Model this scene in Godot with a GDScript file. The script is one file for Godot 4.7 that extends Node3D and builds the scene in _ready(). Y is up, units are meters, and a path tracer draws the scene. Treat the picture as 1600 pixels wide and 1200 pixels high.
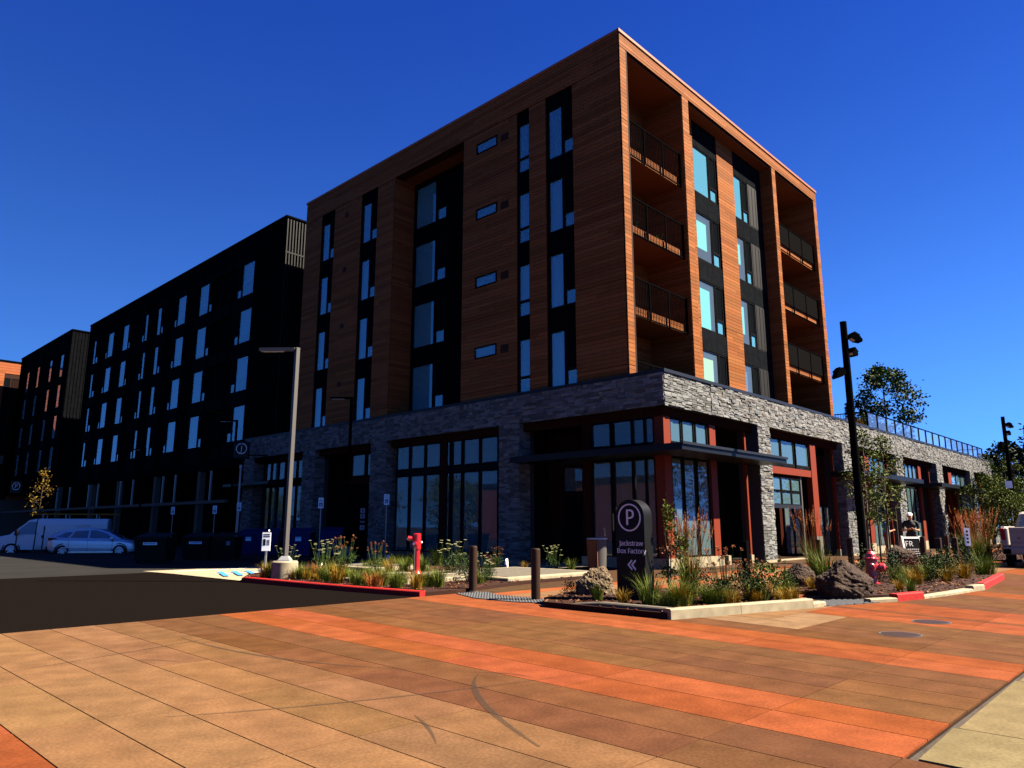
extends Node3D
# A brick-paved corner in front of a wood clad apartment building on a stone podium.
# Units are metres, y is up; the shaded facade faces -X, the sunlit one faces +Z.

const EXPOSURE := 6.6
const SUN_TO := Vector3(-0.4256, -0.7431, -0.5163)

var rng := RandomNumberGenerator.new()
var M := {}

class Sh:
	var v := PackedVector3Array()
	var n := PackedVector3Array()
	var c := PackedColorArray()
	var uv := PackedVector2Array()
	var t := Transform3D.IDENTITY
	func tri(a: Vector3, b: Vector3, d: Vector3, col: Color, na := Vector3.ZERO, nb := Vector3.ZERO, nd := Vector3.ZERO) -> void:
		# corners counter-clockwise as seen from outside
		var g := (b - a).cross(d - a).normalized()
		v.append(t * a); v.append(t * d); v.append(t * b)
		n.append((t.basis * (g if na == Vector3.ZERO else na)).normalized())
		n.append((t.basis * (g if nd == Vector3.ZERO else nd)).normalized())
		n.append((t.basis * (g if nb == Vector3.ZERO else nb)).normalized())
		c.append(col); c.append(col); c.append(col)
	func quad(a: Vector3, b: Vector3, d: Vector3, e: Vector3, col := Color.WHITE) -> void:
		tri(a, b, d, col); tri(a, d, e, col)
	func squad(a: Vector3, b: Vector3, d: Vector3, e: Vector3, na: Vector3, nb: Vector3, nd: Vector3, ne: Vector3, col := Color.WHITE) -> void:
		tri(a, b, d, col, na, nb, nd); tri(a, d, e, col, na, nd, ne)
	func mm(a: Vector3, b: Vector3, col := Color.WHITE) -> void:
		var x := PackedFloat32Array([minf(a.x, b.x), maxf(a.x, b.x)])
		var y := PackedFloat32Array([minf(a.y, b.y), maxf(a.y, b.y)])
		var z := PackedFloat32Array([minf(a.z, b.z), maxf(a.z, b.z)])
		quad(Vector3(x[0], y[0], z[1]), Vector3(x[1], y[0], z[1]), Vector3(x[1], y[1], z[1]), Vector3(x[0], y[1], z[1]), col)
		quad(Vector3(x[1], y[0], z[0]), Vector3(x[0], y[0], z[0]), Vector3(x[0], y[1], z[0]), Vector3(x[1], y[1], z[0]), col)
		quad(Vector3(x[1], y[0], z[1]), Vector3(x[1], y[0], z[0]), Vector3(x[1], y[1], z[0]), Vector3(x[1], y[1], z[1]), col)
		quad(Vector3(x[0], y[0], z[0]), Vector3(x[0], y[0], z[1]), Vector3(x[0], y[1], z[1]), Vector3(x[0], y[1], z[0]), col)
		quad(Vector3(x[0], y[1], z[1]), Vector3(x[1], y[1], z[1]), Vector3(x[1], y[1], z[0]), Vector3(x[0], y[1], z[0]), col)
		quad(Vector3(x[0], y[0], z[0]), Vector3(x[1], y[0], z[0]), Vector3(x[1], y[0], z[1]), Vector3(x[0], y[0], z[1]), col)
	func box(p: Vector3, s: Vector3, col := Color.WHITE) -> void:
		mm(p - s * 0.5, p + s * 0.5, col)
	func cbox(p: Vector3, s: Vector3, k := 0.01, col := Color.WHITE) -> void:
		# a box with chamfered edges
		var h := s * 0.5
		for ax in 3:
			for sg in [-1.0, 1.0]:
				var N := Vector3.ZERO; N[ax] = sg
				var U := Vector3.ZERO; U[(ax + 1) % 3] = 1.0
				var V := Vector3.ZERO; V[(ax + 2) % 3] = sg
				var hn: float = h[ax]; var hu: float = h[(ax + 1) % 3] - k; var hv: float = h[(ax + 2) % 3] - k
				quad(p + N * hn - U * hu - V * hv, p + N * hn + U * hu - V * hv, p + N * hn + U * hu + V * hv, p + N * hn - U * hu + V * hv, col)
		for ax in 3:
			var a1 := (ax + 1) % 3; var a2 := (ax + 2) % 3
			for s1 in [-1.0, 1.0]:
				for s2 in [-1.0, 1.0]:
					var A := Vector3.ZERO; A[ax] = h[ax] - k
					var P := Vector3.ZERO; P[a1] = s1 * h[a1]; P[a2] = s2 * (h[a2] - k)
					var Q := Vector3.ZERO; Q[a1] = s1 * (h[a1] - k); Q[a2] = s2 * h[a2]
					if s1 * s2 > 0:
						quad(p - A + P, p - A + Q, p + A + Q, p + A + P, col) if _out(P - A, Q - A, Q + A, P + Q) else quad(p + A + P, p + A + Q, p - A + Q, p - A + P, col)
					else:
						quad(p - A + P, p - A + Q, p + A + Q, p + A + P, col) if _out(P - A, Q - A, Q + A, P + Q) else quad(p + A + P, p + A + Q, p - A + Q, p - A + P, col)
		for s1 in [-1.0, 1.0]:
			for s2 in [-1.0, 1.0]:
				for s3 in [-1.0, 1.0]:
					var a := Vector3(s1 * h.x, s2 * (h.y - k), s3 * (h.z - k)); var b := Vector3(s1 * (h.x - k), s2 * h.y, s3 * (h.z - k)); var d := Vector3(s1 * (h.x - k), s2 * (h.y - k), s3 * h.z)
					if (b - a).cross(d - a).dot(a + b + d) > 0: tri(p + a, p + b, p + d, col)
					else: tri(p + a, p + d, p + b, col)
	func _out(a: Vector3, b: Vector3, d: Vector3, o: Vector3) -> bool:
		return (b - a).cross(d - a).dot(o) > 0
	func tube(pts: Array, r0: float, r1 := -1.0, seg := 8, cap := true, col := Color.WHITE) -> void:
		if r1 < 0: r1 = r0
		var rings := []
		var k := pts.size()
		var side := Vector3.ZERO
		for i in k:
			var d: Vector3 = (pts[mini(i + 1, k - 1)] - pts[maxi(i - 1, 0)]).normalized()
			if side == Vector3.ZERO:
				side = d.cross(Vector3.UP if absf(d.y) < 0.9 else Vector3.RIGHT).normalized()
			else:
				side = (side - d * side.dot(d)).normalized()
			var w := d.cross(side)
			var r := lerpf(r0, r1, float(i) / maxi(k - 1, 1))
			var ring := []
			for j in seg:
				var a := TAU * j / seg
				var o := side * cos(a) + w * sin(a)
				ring.append([pts[i] + o * r, o])
			rings.append(ring)
		for i in k - 1:
			for j in seg:
				var j2 := (j + 1) % seg
				squad(rings[i][j][0], rings[i][j2][0], rings[i + 1][j2][0], rings[i + 1][j][0], rings[i][j][1], rings[i][j2][1], rings[i + 1][j2][1], rings[i + 1][j][1], col)
		if cap:
			for j in seg:
				var j2 := (j + 1) % seg
				tri(pts[0], rings[0][j2][0], rings[0][j][0], col)
				tri(pts[k - 1], rings[k - 1][j][0], rings[k - 1][j2][0], col)
	func bar(p: Vector3, q: Vector3, w: float, h := -1.0, col := Color.WHITE) -> void:
		# a square bar from p to q
		if h < 0: h = w
		var d := (q - p).normalized()
		var s := d.cross(Vector3.UP if absf(d.y) < 0.99 else Vector3.BACK).normalized()
		var keep := t
		t = t * Transform3D(Basis(s, d.cross(s) * -1.0, d * 1.0) if s.cross(d.cross(s) * -1.0).dot(d) > 0 else Basis(s, d.cross(s), d), (p + q) * 0.5)
		box(Vector3.ZERO, Vector3(w, h, (q - p).length()), col)
		t = keep
	func lathe(prof: Array, seg := 16, at := Vector3.ZERO, col := Color.WHITE, flat := false) -> void:
		# prof: Vector2(radius, height) from the bottom up
		for i in prof.size() - 1:
			var a: Vector2 = prof[i]; var b: Vector2 = prof[i + 1]
			var d := b - a
			if d.length() < 1e-6: continue
			var nn := Vector2(d.y, -d.x).normalized()
			for j in seg:
				var f0 := TAU * j / seg; var f1 := TAU * (j + 1) / seg
				var e0 := Vector3(cos(f0), 0, -sin(f0)); var e1 := Vector3(cos(f1), 0, -sin(f1))
				var n0 := e0 * nn.x + Vector3.UP * nn.y; var n1 := e1 * nn.x + Vector3.UP * nn.y
				var p0 := at + e0 * a.x + Vector3.UP * a.y; var p1 := at + e1 * a.x + Vector3.UP * a.y
				var q0 := at + e0 * b.x + Vector3.UP * b.y; var q1 := at + e1 * b.x + Vector3.UP * b.y
				if flat: n0 = Vector3.ZERO; n1 = Vector3.ZERO
				if a.x > 1e-6: tri(p0, p1, q1, col, n0, n1, n1)
				if b.x > 1e-6: tri(p0, q1, q0, col, n0, n1, n0)
	func prism(poly: PackedVector2Array, y0: float, y1: float, col := Color.WHITE, bottom := false) -> void:
		# poly: (x, z) outline
		var area := 0.0
		for i in poly.size():
			var a := poly[i]; var b := poly[(i + 1) % poly.size()]
			area += a.x * b.y - b.x * a.y
		var pp := poly.duplicate()
		if area < 0: pp.reverse()
		var ids := Geometry2D.triangulate_polygon(pp)
		for k in range(0, ids.size(), 3):
			var a := Vector3(pp[ids[k]].x, y1, pp[ids[k]].y); var b := Vector3(pp[ids[k + 1]].x, y1, pp[ids[k + 1]].y); var d := Vector3(pp[ids[k + 2]].x, y1, pp[ids[k + 2]].y)
			if (b - a).cross(d - a).y > 0: tri(a, b, d, col)
			else: tri(a, d, b, col)
			if bottom:
				var q := Vector3(0, y0 - y1, 0)
				if (b - a).cross(d - a).y > 0: tri(a + q, d + q, b + q, col)
				else: tri(a + q, b + q, d + q, col)
		for i in pp.size():
			var a := pp[i]; var b := pp[(i + 1) % pp.size()]
			quad(Vector3(b.x, y0, b.y), Vector3(a.x, y0, a.y), Vector3(a.x, y1, a.y), Vector3(b.x, y1, b.y), col)
	func plate(poly: PackedVector2Array, z0: float, z1: float, col := Color.WHITE) -> void:
		# poly: (x, y) outline in a plane facing +z, with thickness
		var keep := t
		t = t * Transform3D(Basis(Vector3(1, 0, 0), Vector3(0, 0, 1), Vector3(0, -1, 0)), Vector3.ZERO)
		var q := PackedVector2Array()
		for p in poly: q.append(Vector2(p.x, -p.y))
		prism(q, z0, z1, col, true)
		t = keep
	func ball(p: Vector3, r: Vector3, rings := 8, seg := 12, col := Color.WHITE) -> void:
		for i in rings:
			for j in seg:
				var q := []
				for k in [[i, j], [i + 1, j], [i + 1, j + 1], [i, j + 1]]:
					var th: float = PI * k[0] / rings; var ph: float = TAU * k[1] / seg
					q.append(Vector3(sin(th) * cos(ph), cos(th), -sin(th) * sin(ph)))
				var no := []
				for e in q: no.append((e / r).normalized())
				if i < rings - 1: tri(p + q[0] * r, p + q[1] * r, p + q[2] * r, col, no[0], no[1], no[2])
				if i > 0: tri(p + q[0] * r, p + q[2] * r, p + q[3] * r, col, no[0], no[2], no[3])
	func ring(r0: float, r1: float, z0: float, z1: float, seg := 40, a0 := 0.0, a1 := TAU, col := Color.WHITE) -> void:
		# a flat ring in a plane facing +z
		for j in seg:
			var f0 := lerpf(a0, a1, float(j) / seg); var f1 := lerpf(a0, a1, float(j + 1) / seg)
			var c0 := Vector3(cos(f0), sin(f0), 0); var c1 := Vector3(cos(f1), sin(f1), 0); var z := Vector3(0, 0, 1)
			quad(c0 * r0 + z * z1, c0 * r1 + z * z1, c1 * r1 + z * z1, c1 * r0 + z * z1, col)
			quad(c0 * r1 + z * z0, c1 * r1 + z * z0, c1 * r1 + z * z1, c0 * r1 + z * z1, col)
			quad(c1 * r0 + z * z0, c0 * r0 + z * z0, c0 * r0 + z * z1, c1 * r0 + z * z1, col)
	func leaf(p: Vector3, d: Vector3, s: Vector3, l: float, w: float, col: Color) -> void:
		# a pointed leaf folded along its rib
		var up := s.cross(d).normalized() * w * 0.25
		var m := p + d * l * 0.45
		var e := p + d * l
		tri(p, m + s * w * 0.5 + up, e, col); tri(p, e, m - s * w * 0.5 + up, col)
	func mesh() -> ArrayMesh:
		var a := []
		a.resize(Mesh.ARRAY_MAX)
		a[Mesh.ARRAY_VERTEX] = v; a[Mesh.ARRAY_NORMAL] = n; a[Mesh.ARRAY_COLOR] = c
		if uv.size() == v.size(): a[Mesh.ARRAY_TEX_UV] = uv
		var m := ArrayMesh.new()
		m.add_surface_from_arrays(Mesh.PRIMITIVE_TRIANGLES, a)
		return m

# ---------------------------------------------------------------- nodes
func put(called: String, shape, mat: Material, parent: Node = self, at := Transform3D.IDENTITY) -> MeshInstance3D:
	var o := MeshInstance3D.new()
	o.name = called
	o.mesh = shape.mesh() if shape is Sh else shape
	o.material_override = mat
	o.transform = at
	parent.add_child(o, true)
	return o

func thing(called: String, label: String, category: String, at := Vector3.ZERO, turn := 0.0, group := "") -> Node3D:
	var o := Node3D.new()
	o.name = called
	add_child(o, true)
	o.position = at
	o.rotation.y = turn
	return tag(o, label, category, group)

func tag(o, label: String, category: String, group := ""):
	o.set_meta("label", label)
	o.set_meta("category", category)
	if group: o.set_meta("group", group)
	return o

func structure(called: String, shape, mat: Material, parent: Node = self) -> MeshInstance3D:
	var o := put(called, shape, mat, parent)
	if parent == self: o.set_meta("kind", "structure")
	return o

func stuff(o):
	o.set_meta("kind", "stuff")
	return o

func copy(o: Node3D, label: String, at: Vector3, turn := 0.0, size := 1.0) -> Node3D:
	var r: Node3D = o.duplicate()
	r.name = String(o.name).rstrip("0123456789")
	add_child(r, true)
	r.position = at
	r.rotation.y = turn
	r.scale = Vector3.ONE * size
	r.set_meta("label", label)
	return r

func ground_y(z: float) -> float:
	return -clampf((-20.0 - z) * 0.0135, 0.0, 0.27)

# ---------------------------------------------------------------- materials
func lin(r: float, g: float, b: float) -> Color:
	return Color(r, g, b).linear_to_srgb()

func mat(called: String, r: float, g: float, b: float, rough := 0.8, metal := 0.0, spec := 0.22) -> StandardMaterial3D:
	if M.has(called): return M[called]
	var m := StandardMaterial3D.new()
	m.resource_name = called
	m.albedo_color = lin(r, g, b)
	m.roughness = rough
	m.metallic = metal
	m.metallic_specular = spec
	m.vertex_color_use_as_albedo = true
	M[called] = m
	return m

func noise_tex(sd: int, freq: float, lo: float, hi: float, size := 512, kind := FastNoiseLite.TYPE_SIMPLEX_SMOOTH, octaves := 4, curve := 1.0) -> NoiseTexture2D:
	var f := FastNoiseLite.new()
	f.seed = sd
	f.noise_type = kind
	f.frequency = freq
	f.fractal_octaves = octaves
	var t := NoiseTexture2D.new()
	t.width = size; t.height = size
	t.seamless = true
	t.noise = f
	var g := Gradient.new()
	g.set_color(0, Color(lo, lo, lo)); g.set_color(1, Color(hi, hi, hi))
	if curve != 1.0: g.add_point(0.5, Color(lerpf(lo, hi, curve), lerpf(lo, hi, curve), lerpf(lo, hi, curve)))
	t.color_ramp = g
	return t

func tri_tex(m: StandardMaterial3D, tex: Texture2D, scale: Vector3, world := true) -> StandardMaterial3D:
	m.albedo_texture = tex
	m.uv1_triplanar = true
	m.uv1_world_triplanar = world
	m.uv1_scale = scale
	m.uv1_triplanar_sharpness = 4.0
	return m

func bump(m: StandardMaterial3D, tex: Texture2D, cm: float) -> StandardMaterial3D:
	m.heightmap_enabled = true
	m.heightmap_texture = tex
	m.heightmap_scale = cm
	return m

func glass(called: String, metal: float, r: float, g: float, b: float, a := 0.0) -> StandardMaterial3D:
	var m := mat(called, r, g, b, 0.02, metal, 0.6)
	m.transparency = BaseMaterial3D.TRANSPARENCY_ALPHA
	m.albedo_color = Color(m.albedo_color, a)
	m.vertex_color_use_as_albedo = false
	return m

func leafy(called: String, r: float, g: float, b: float) -> StandardMaterial3D:
	var m := mat(called, r, g, b, 0.65, 0.0, 0.2)
	m.backlight_enabled = true
	m.backlight = lin(r * 2.0, g * 2.2, b * 1.2)
	m.cull_mode = BaseMaterial3D.CULL_DISABLED
	return m

func make_materials() -> void:
	var mottle := noise_tex(3, 0.012, 0.80, 1.0, 512, FastNoiseLite.TYPE_SIMPLEX_SMOOTH, 5)
	var fine := noise_tex(5, 0.16, 0.82, 1.0, 512, FastNoiseLite.TYPE_SIMPLEX, 3)
	var grain := noise_tex(9, 0.03, 0.74, 1.0, 512, FastNoiseLite.TYPE_SIMPLEX_SMOOTH, 4)
	var speck := noise_tex(11, 0.35, 0.45, 1.0, 512, FastNoiseLite.TYPE_VALUE, 2)
	var rocky := noise_tex(13, 0.02, 0.35, 1.0, 512, FastNoiseLite.TYPE_CELLULAR, 4)
	tri_tex(mat("wood_siding", 1, 1, 1, 0.7, 0, 0.12), grain, Vector3(0.35, 7.0, 0.35))
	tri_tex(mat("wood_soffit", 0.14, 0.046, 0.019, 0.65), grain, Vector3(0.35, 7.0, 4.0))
	bump(tri_tex(mat("ledgestone", 1, 1, 1, 0.85), fine, Vector3(2.2, 2.2, 2.2)), fine, 1.2)
	bump(tri_tex(mat("paving", 1, 1, 1, 0.85, 0, 0.1), mottle, Vector3(0.33, 0.33, 0.33)), fine, 0.15)
	M.paving.detail_enabled = true
	M.paving.detail_albedo = fine
	M.paving.detail_blend_mode = BaseMaterial3D.BLEND_MODE_MUL
	M.paving.uv2_triplanar = false
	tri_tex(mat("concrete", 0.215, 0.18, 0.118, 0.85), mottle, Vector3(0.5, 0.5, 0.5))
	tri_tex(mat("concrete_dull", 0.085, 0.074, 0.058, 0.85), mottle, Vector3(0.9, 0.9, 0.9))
	tri_tex(mat("asphalt", 0.0075, 0.0056, 0.0052, 0.9, 0, 0.0), speck, Vector3(1.5, 1.5, 1.5))
	tri_tex(mat("earth", 0.010, 0.009, 0.008, 0.95), mottle, Vector3(0.05, 0.05, 0.05))
	tri_tex(mat("mulch", 0.034, 0.012, 0.007, 0.95), speck, Vector3(2.0, 2.0, 2.0))
	bump(tri_tex(mat("rock_pale", 0.22, 0.155, 0.095, 0.9), rocky, Vector3(2.5, 2.5, 2.5)), rocky, 3.0)
	bump(tri_tex(mat("rock_dark", 0.075, 0.047, 0.034, 0.9), rocky, Vector3(2.2, 2.2, 2.2)), rocky, 3.0)
	tri_tex(mat("bark", 0.055, 0.04125, 0.0275, 0.9), grain, Vector3(4, 1, 4))
	tri_tex(mat("bark_pale", 0.165, 0.132, 0.099, 0.9), grain, Vector3(4, 1, 4))
	tri_tex(mat("charcoal_panel", 0.0035, 0.0038, 0.0046, 0.9, 0, 0.0), mottle, Vector3(0.3, 0.3, 0.3))
	tri_tex(mat("spandrel_panel", 0.0058, 0.0065, 0.0078, 0.9, 0, 0.0), mottle, Vector3(0.3, 0.3, 0.3))
	tri_tex(mat("far_orange_cladding", 1, 1, 1, 0.7), grain, Vector3(0.2, 3.0, 0.2))
	mat("interior_dark", 0.0066, 0.00605, 0.00605, 0.9, 0, 0.0)
	mat("black_metal", 0.0022, 0.0022, 0.0025, 0.9, 0, 0.0)
	mat("dark_frame", 0.0066, 0.0066, 0.0077, 0.9, 0, 0.0)
	mat("canopy_metal", 0.005, 0.006, 0.008, 0.4, 0.1)
	mat("coping_metal", 0.010, 0.012, 0.016, 0.45, 0.2)
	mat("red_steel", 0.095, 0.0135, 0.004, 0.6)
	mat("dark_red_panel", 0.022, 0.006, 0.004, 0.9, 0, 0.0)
	mat("bronze_metal", 0.024, 0.013, 0.008, 0.5, 0.2)
	mat("grey_metal", 0.066, 0.0605, 0.055, 0.45, 0.3)
	mat("galvanised", 0.22, 0.22, 0.22, 0.45, 0.5)
	mat("white_paint", 0.72, 0.72, 0.70, 0.5)
	mat("white_line", 0.70, 0.68, 0.62, 0.8)
	mat("blue_paint", 0.03, 0.13, 0.30, 0.7)
	mat("sign_white", 0.70, 0.70, 0.70, 0.5)
	mat("sign_grey", 0.52, 0.50, 0.50, 0.5)
	mat("sign_black", 0.0055, 0.0055, 0.0055, 0.35)
	mat("hydrant_red", 0.24, 0.008, 0.01, 0.35, 0, 0.6)
	mat("bright_red", 0.30, 0.003, 0.002, 0.3, 0, 0.6)
	tri_tex(mat("kerb_red", 0.25, 0.011, 0.010, 0.75), mottle, Vector3(1.6, 1.6, 1.6))
	mat("chrome", 0.7, 0.7, 0.7, 0.15, 1.0)
	mat("dumpster_black", 0.0044, 0.0055, 0.0044, 0.6)
	mat("bin_blue", 0.0044, 0.0099, 0.066, 0.5)
	mat("wood_slat", 0.11, 0.0385, 0.0165, 0.6)
	mat("rubber", 0.0066, 0.0066, 0.0066, 0.8)
	mat("car_silver", 0.42, 0.46, 0.52, 0.3, 0.55)
	mat("van_white", 0.5, 0.5, 0.52, 0.35)
	mat("truck_white", 0.2, 0.18, 0.16, 0.35)
	mat("tail_red", 0.1375, 0.0055, 0.0055, 0.25)
	mat("amber", 0.33, 0.066, 0.0055, 0.3)
	mat("rim_metal", 0.45, 0.45, 0.47, 0.3, 0.7)
	mat("ladder_orange", 0.1925, 0.077, 0.011, 0.6)
	mat("blind_aqua", 0.035, 0.20, 0.19, 0.8)
	mat("blind_pale", 0.11, 0.22, 0.13, 0.8)
	mat("curtain_grey", 0.05, 0.10, 0.16, 0.9)
	mat("curtain_dim", 0.012, 0.022, 0.035, 0.9)
	mat("insect_screen", 0.0025, 0.0032, 0.004, 0.9, 0, 0.0)
	mat("balcony_panel", 0.0035, 0.0033, 0.0033, 0.9, 0, 0.0)
	mat("tyre_mark", 0.0275, 0.01925, 0.01375, 0.9)
	M.tyre_mark.transparency = BaseMaterial3D.TRANSPARENCY_ALPHA
	M.tyre_mark.albedo_color = Color(M.tyre_mark.albedo_color, 0.45)
	mat("tactile_grey", 0.045, 0.046, 0.05, 0.7)
	mat("sign_bluish", 0.50, 0.66, 0.74, 0.5)
	mat("person", 1, 1, 1, 0.8, 0, 0.3)
	mat("terracotta", 0.22, 0.0605, 0.022, 0.8)
	glass("coated_glass", 0.42, 0.16, 0.50, 0.62)
	glass("shop_glass", 0.12, 0.30, 0.55, 0.60)
	glass("clear_glass", 0.06, 0.55, 0.75, 0.80)
	glass("rail_glass", 0.10, 0.22, 0.26, 0.36)
	glass("car_glass", 0.10, 0.10, 0.13, 0.16, 0.75)
	leafy("leaf_mid", 0.022, 0.038, 0.007)
	leafy("leaf_light", 0.048, 0.062, 0.008)
	leafy("leaf_dark", 0.012, 0.022, 0.007)
	leafy("leaf_conifer", 0.0121, 0.022, 0.0088)
	leafy("leaf_red", 0.0715, 0.01375, 0.0121)
	leafy("grass_green", 0.062, 0.078, 0.011)
	leafy("grass_yellow", 0.15, 0.095, 0.010)
	leafy("grass_tan", 0.17, 0.062, 0.016)
	leafy("petal_white", 0.40, 0.38, 0.30)
	leafy("seed_rust", 0.176, 0.077, 0.0385)

# ---------------------------------------------------------------- the scene
func _ready() -> void:
	rng.seed = 20240
	var cam := Camera3D.new()
	cam.name = "camera"
	cam.position = Vector3(0, 1.33, 0)
	cam.rotation = Vector3(deg_to_rad(11.04), deg_to_rad(-46.36), 0)
	cam.fov = 55.58
	cam.near = 0.05
	cam.far = 1500.0
	add_child(cam)
	cam.current = true
	var sky_mat := PanoramaSkyMaterial.new()
	sky_mat.panorama = ImageTexture.create_from_image(sky_image())
	var sky := Sky.new()
	sky.sky_material = sky_mat
	var env := Environment.new()
	env.background_mode = Environment.BG_SKY
	env.sky = sky
	env.tonemap_mode = Environment.TONE_MAPPER_LINEAR
	env.tonemap_exposure = EXPOSURE
	env.sdfgi_enabled = true
	env.ssao_enabled = true
	env.ssil_enabled = true
	var we := WorldEnvironment.new()
	we.name = "world_environment"
	we.environment = env
	add_child(we)
	var sun := DirectionalLight3D.new()
	sun.name = "sun"
	sun.light_color = Color(1.0, 0.95, 0.86)
	sun.light_energy = 1.6
	sun.light_angular_distance = 0.5
	sun.shadow_enabled = true
	sun.look_at_from_position(Vector3.ZERO, SUN_TO)
	add_child(sun)

	make_materials()
	make_ground()
	make_apartments()
	make_podium()
	make_wing()
	make_far_buildings()
	make_street_furniture()
	make_signs()
	make_vehicles()
	make_people()
	make_plants()
	make_trees()

func sky_image() -> Image:
	var w := 512; var h := 256
	var im := Image.create(w, h, false, Image.FORMAT_RGBF)
	var zen := Vector3(0.0100, 0.062, 0.45); var hor := Vector3(0.15, 0.52, 1.45)
	var az := Vector2(-SUN_TO.x, -SUN_TO.z).normalized()
	for y in h:
		var el := PI * (0.5 - (y + 0.5) / h)
		for x in w:
			var a := TAU * (x + 0.5) / w
			var s := maxf(sin(el), 0.0)
			var k := pow(1.0 - s, 3.6)
			var cd := sin(a) * az.x - cos(a) * az.y
			var f := 0.84 + 1.05 * pow(maxf(0.0, 0.5 + 0.5 * cd), 2.0) * pow(1.0 - s, 0.5)
			var c := zen.lerp(hor, k) * f / EXPOSURE
			im.set_pixel(x, y, Color(c.x, c.y, c.z))
	return im

# ---------------------------------------------------------------- ground
func warp(u: float, z: float) -> float:
	return u + 0.0017 * u * absf(u) * clampf(-z - 2.0, -4.0, 16.0)

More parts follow.
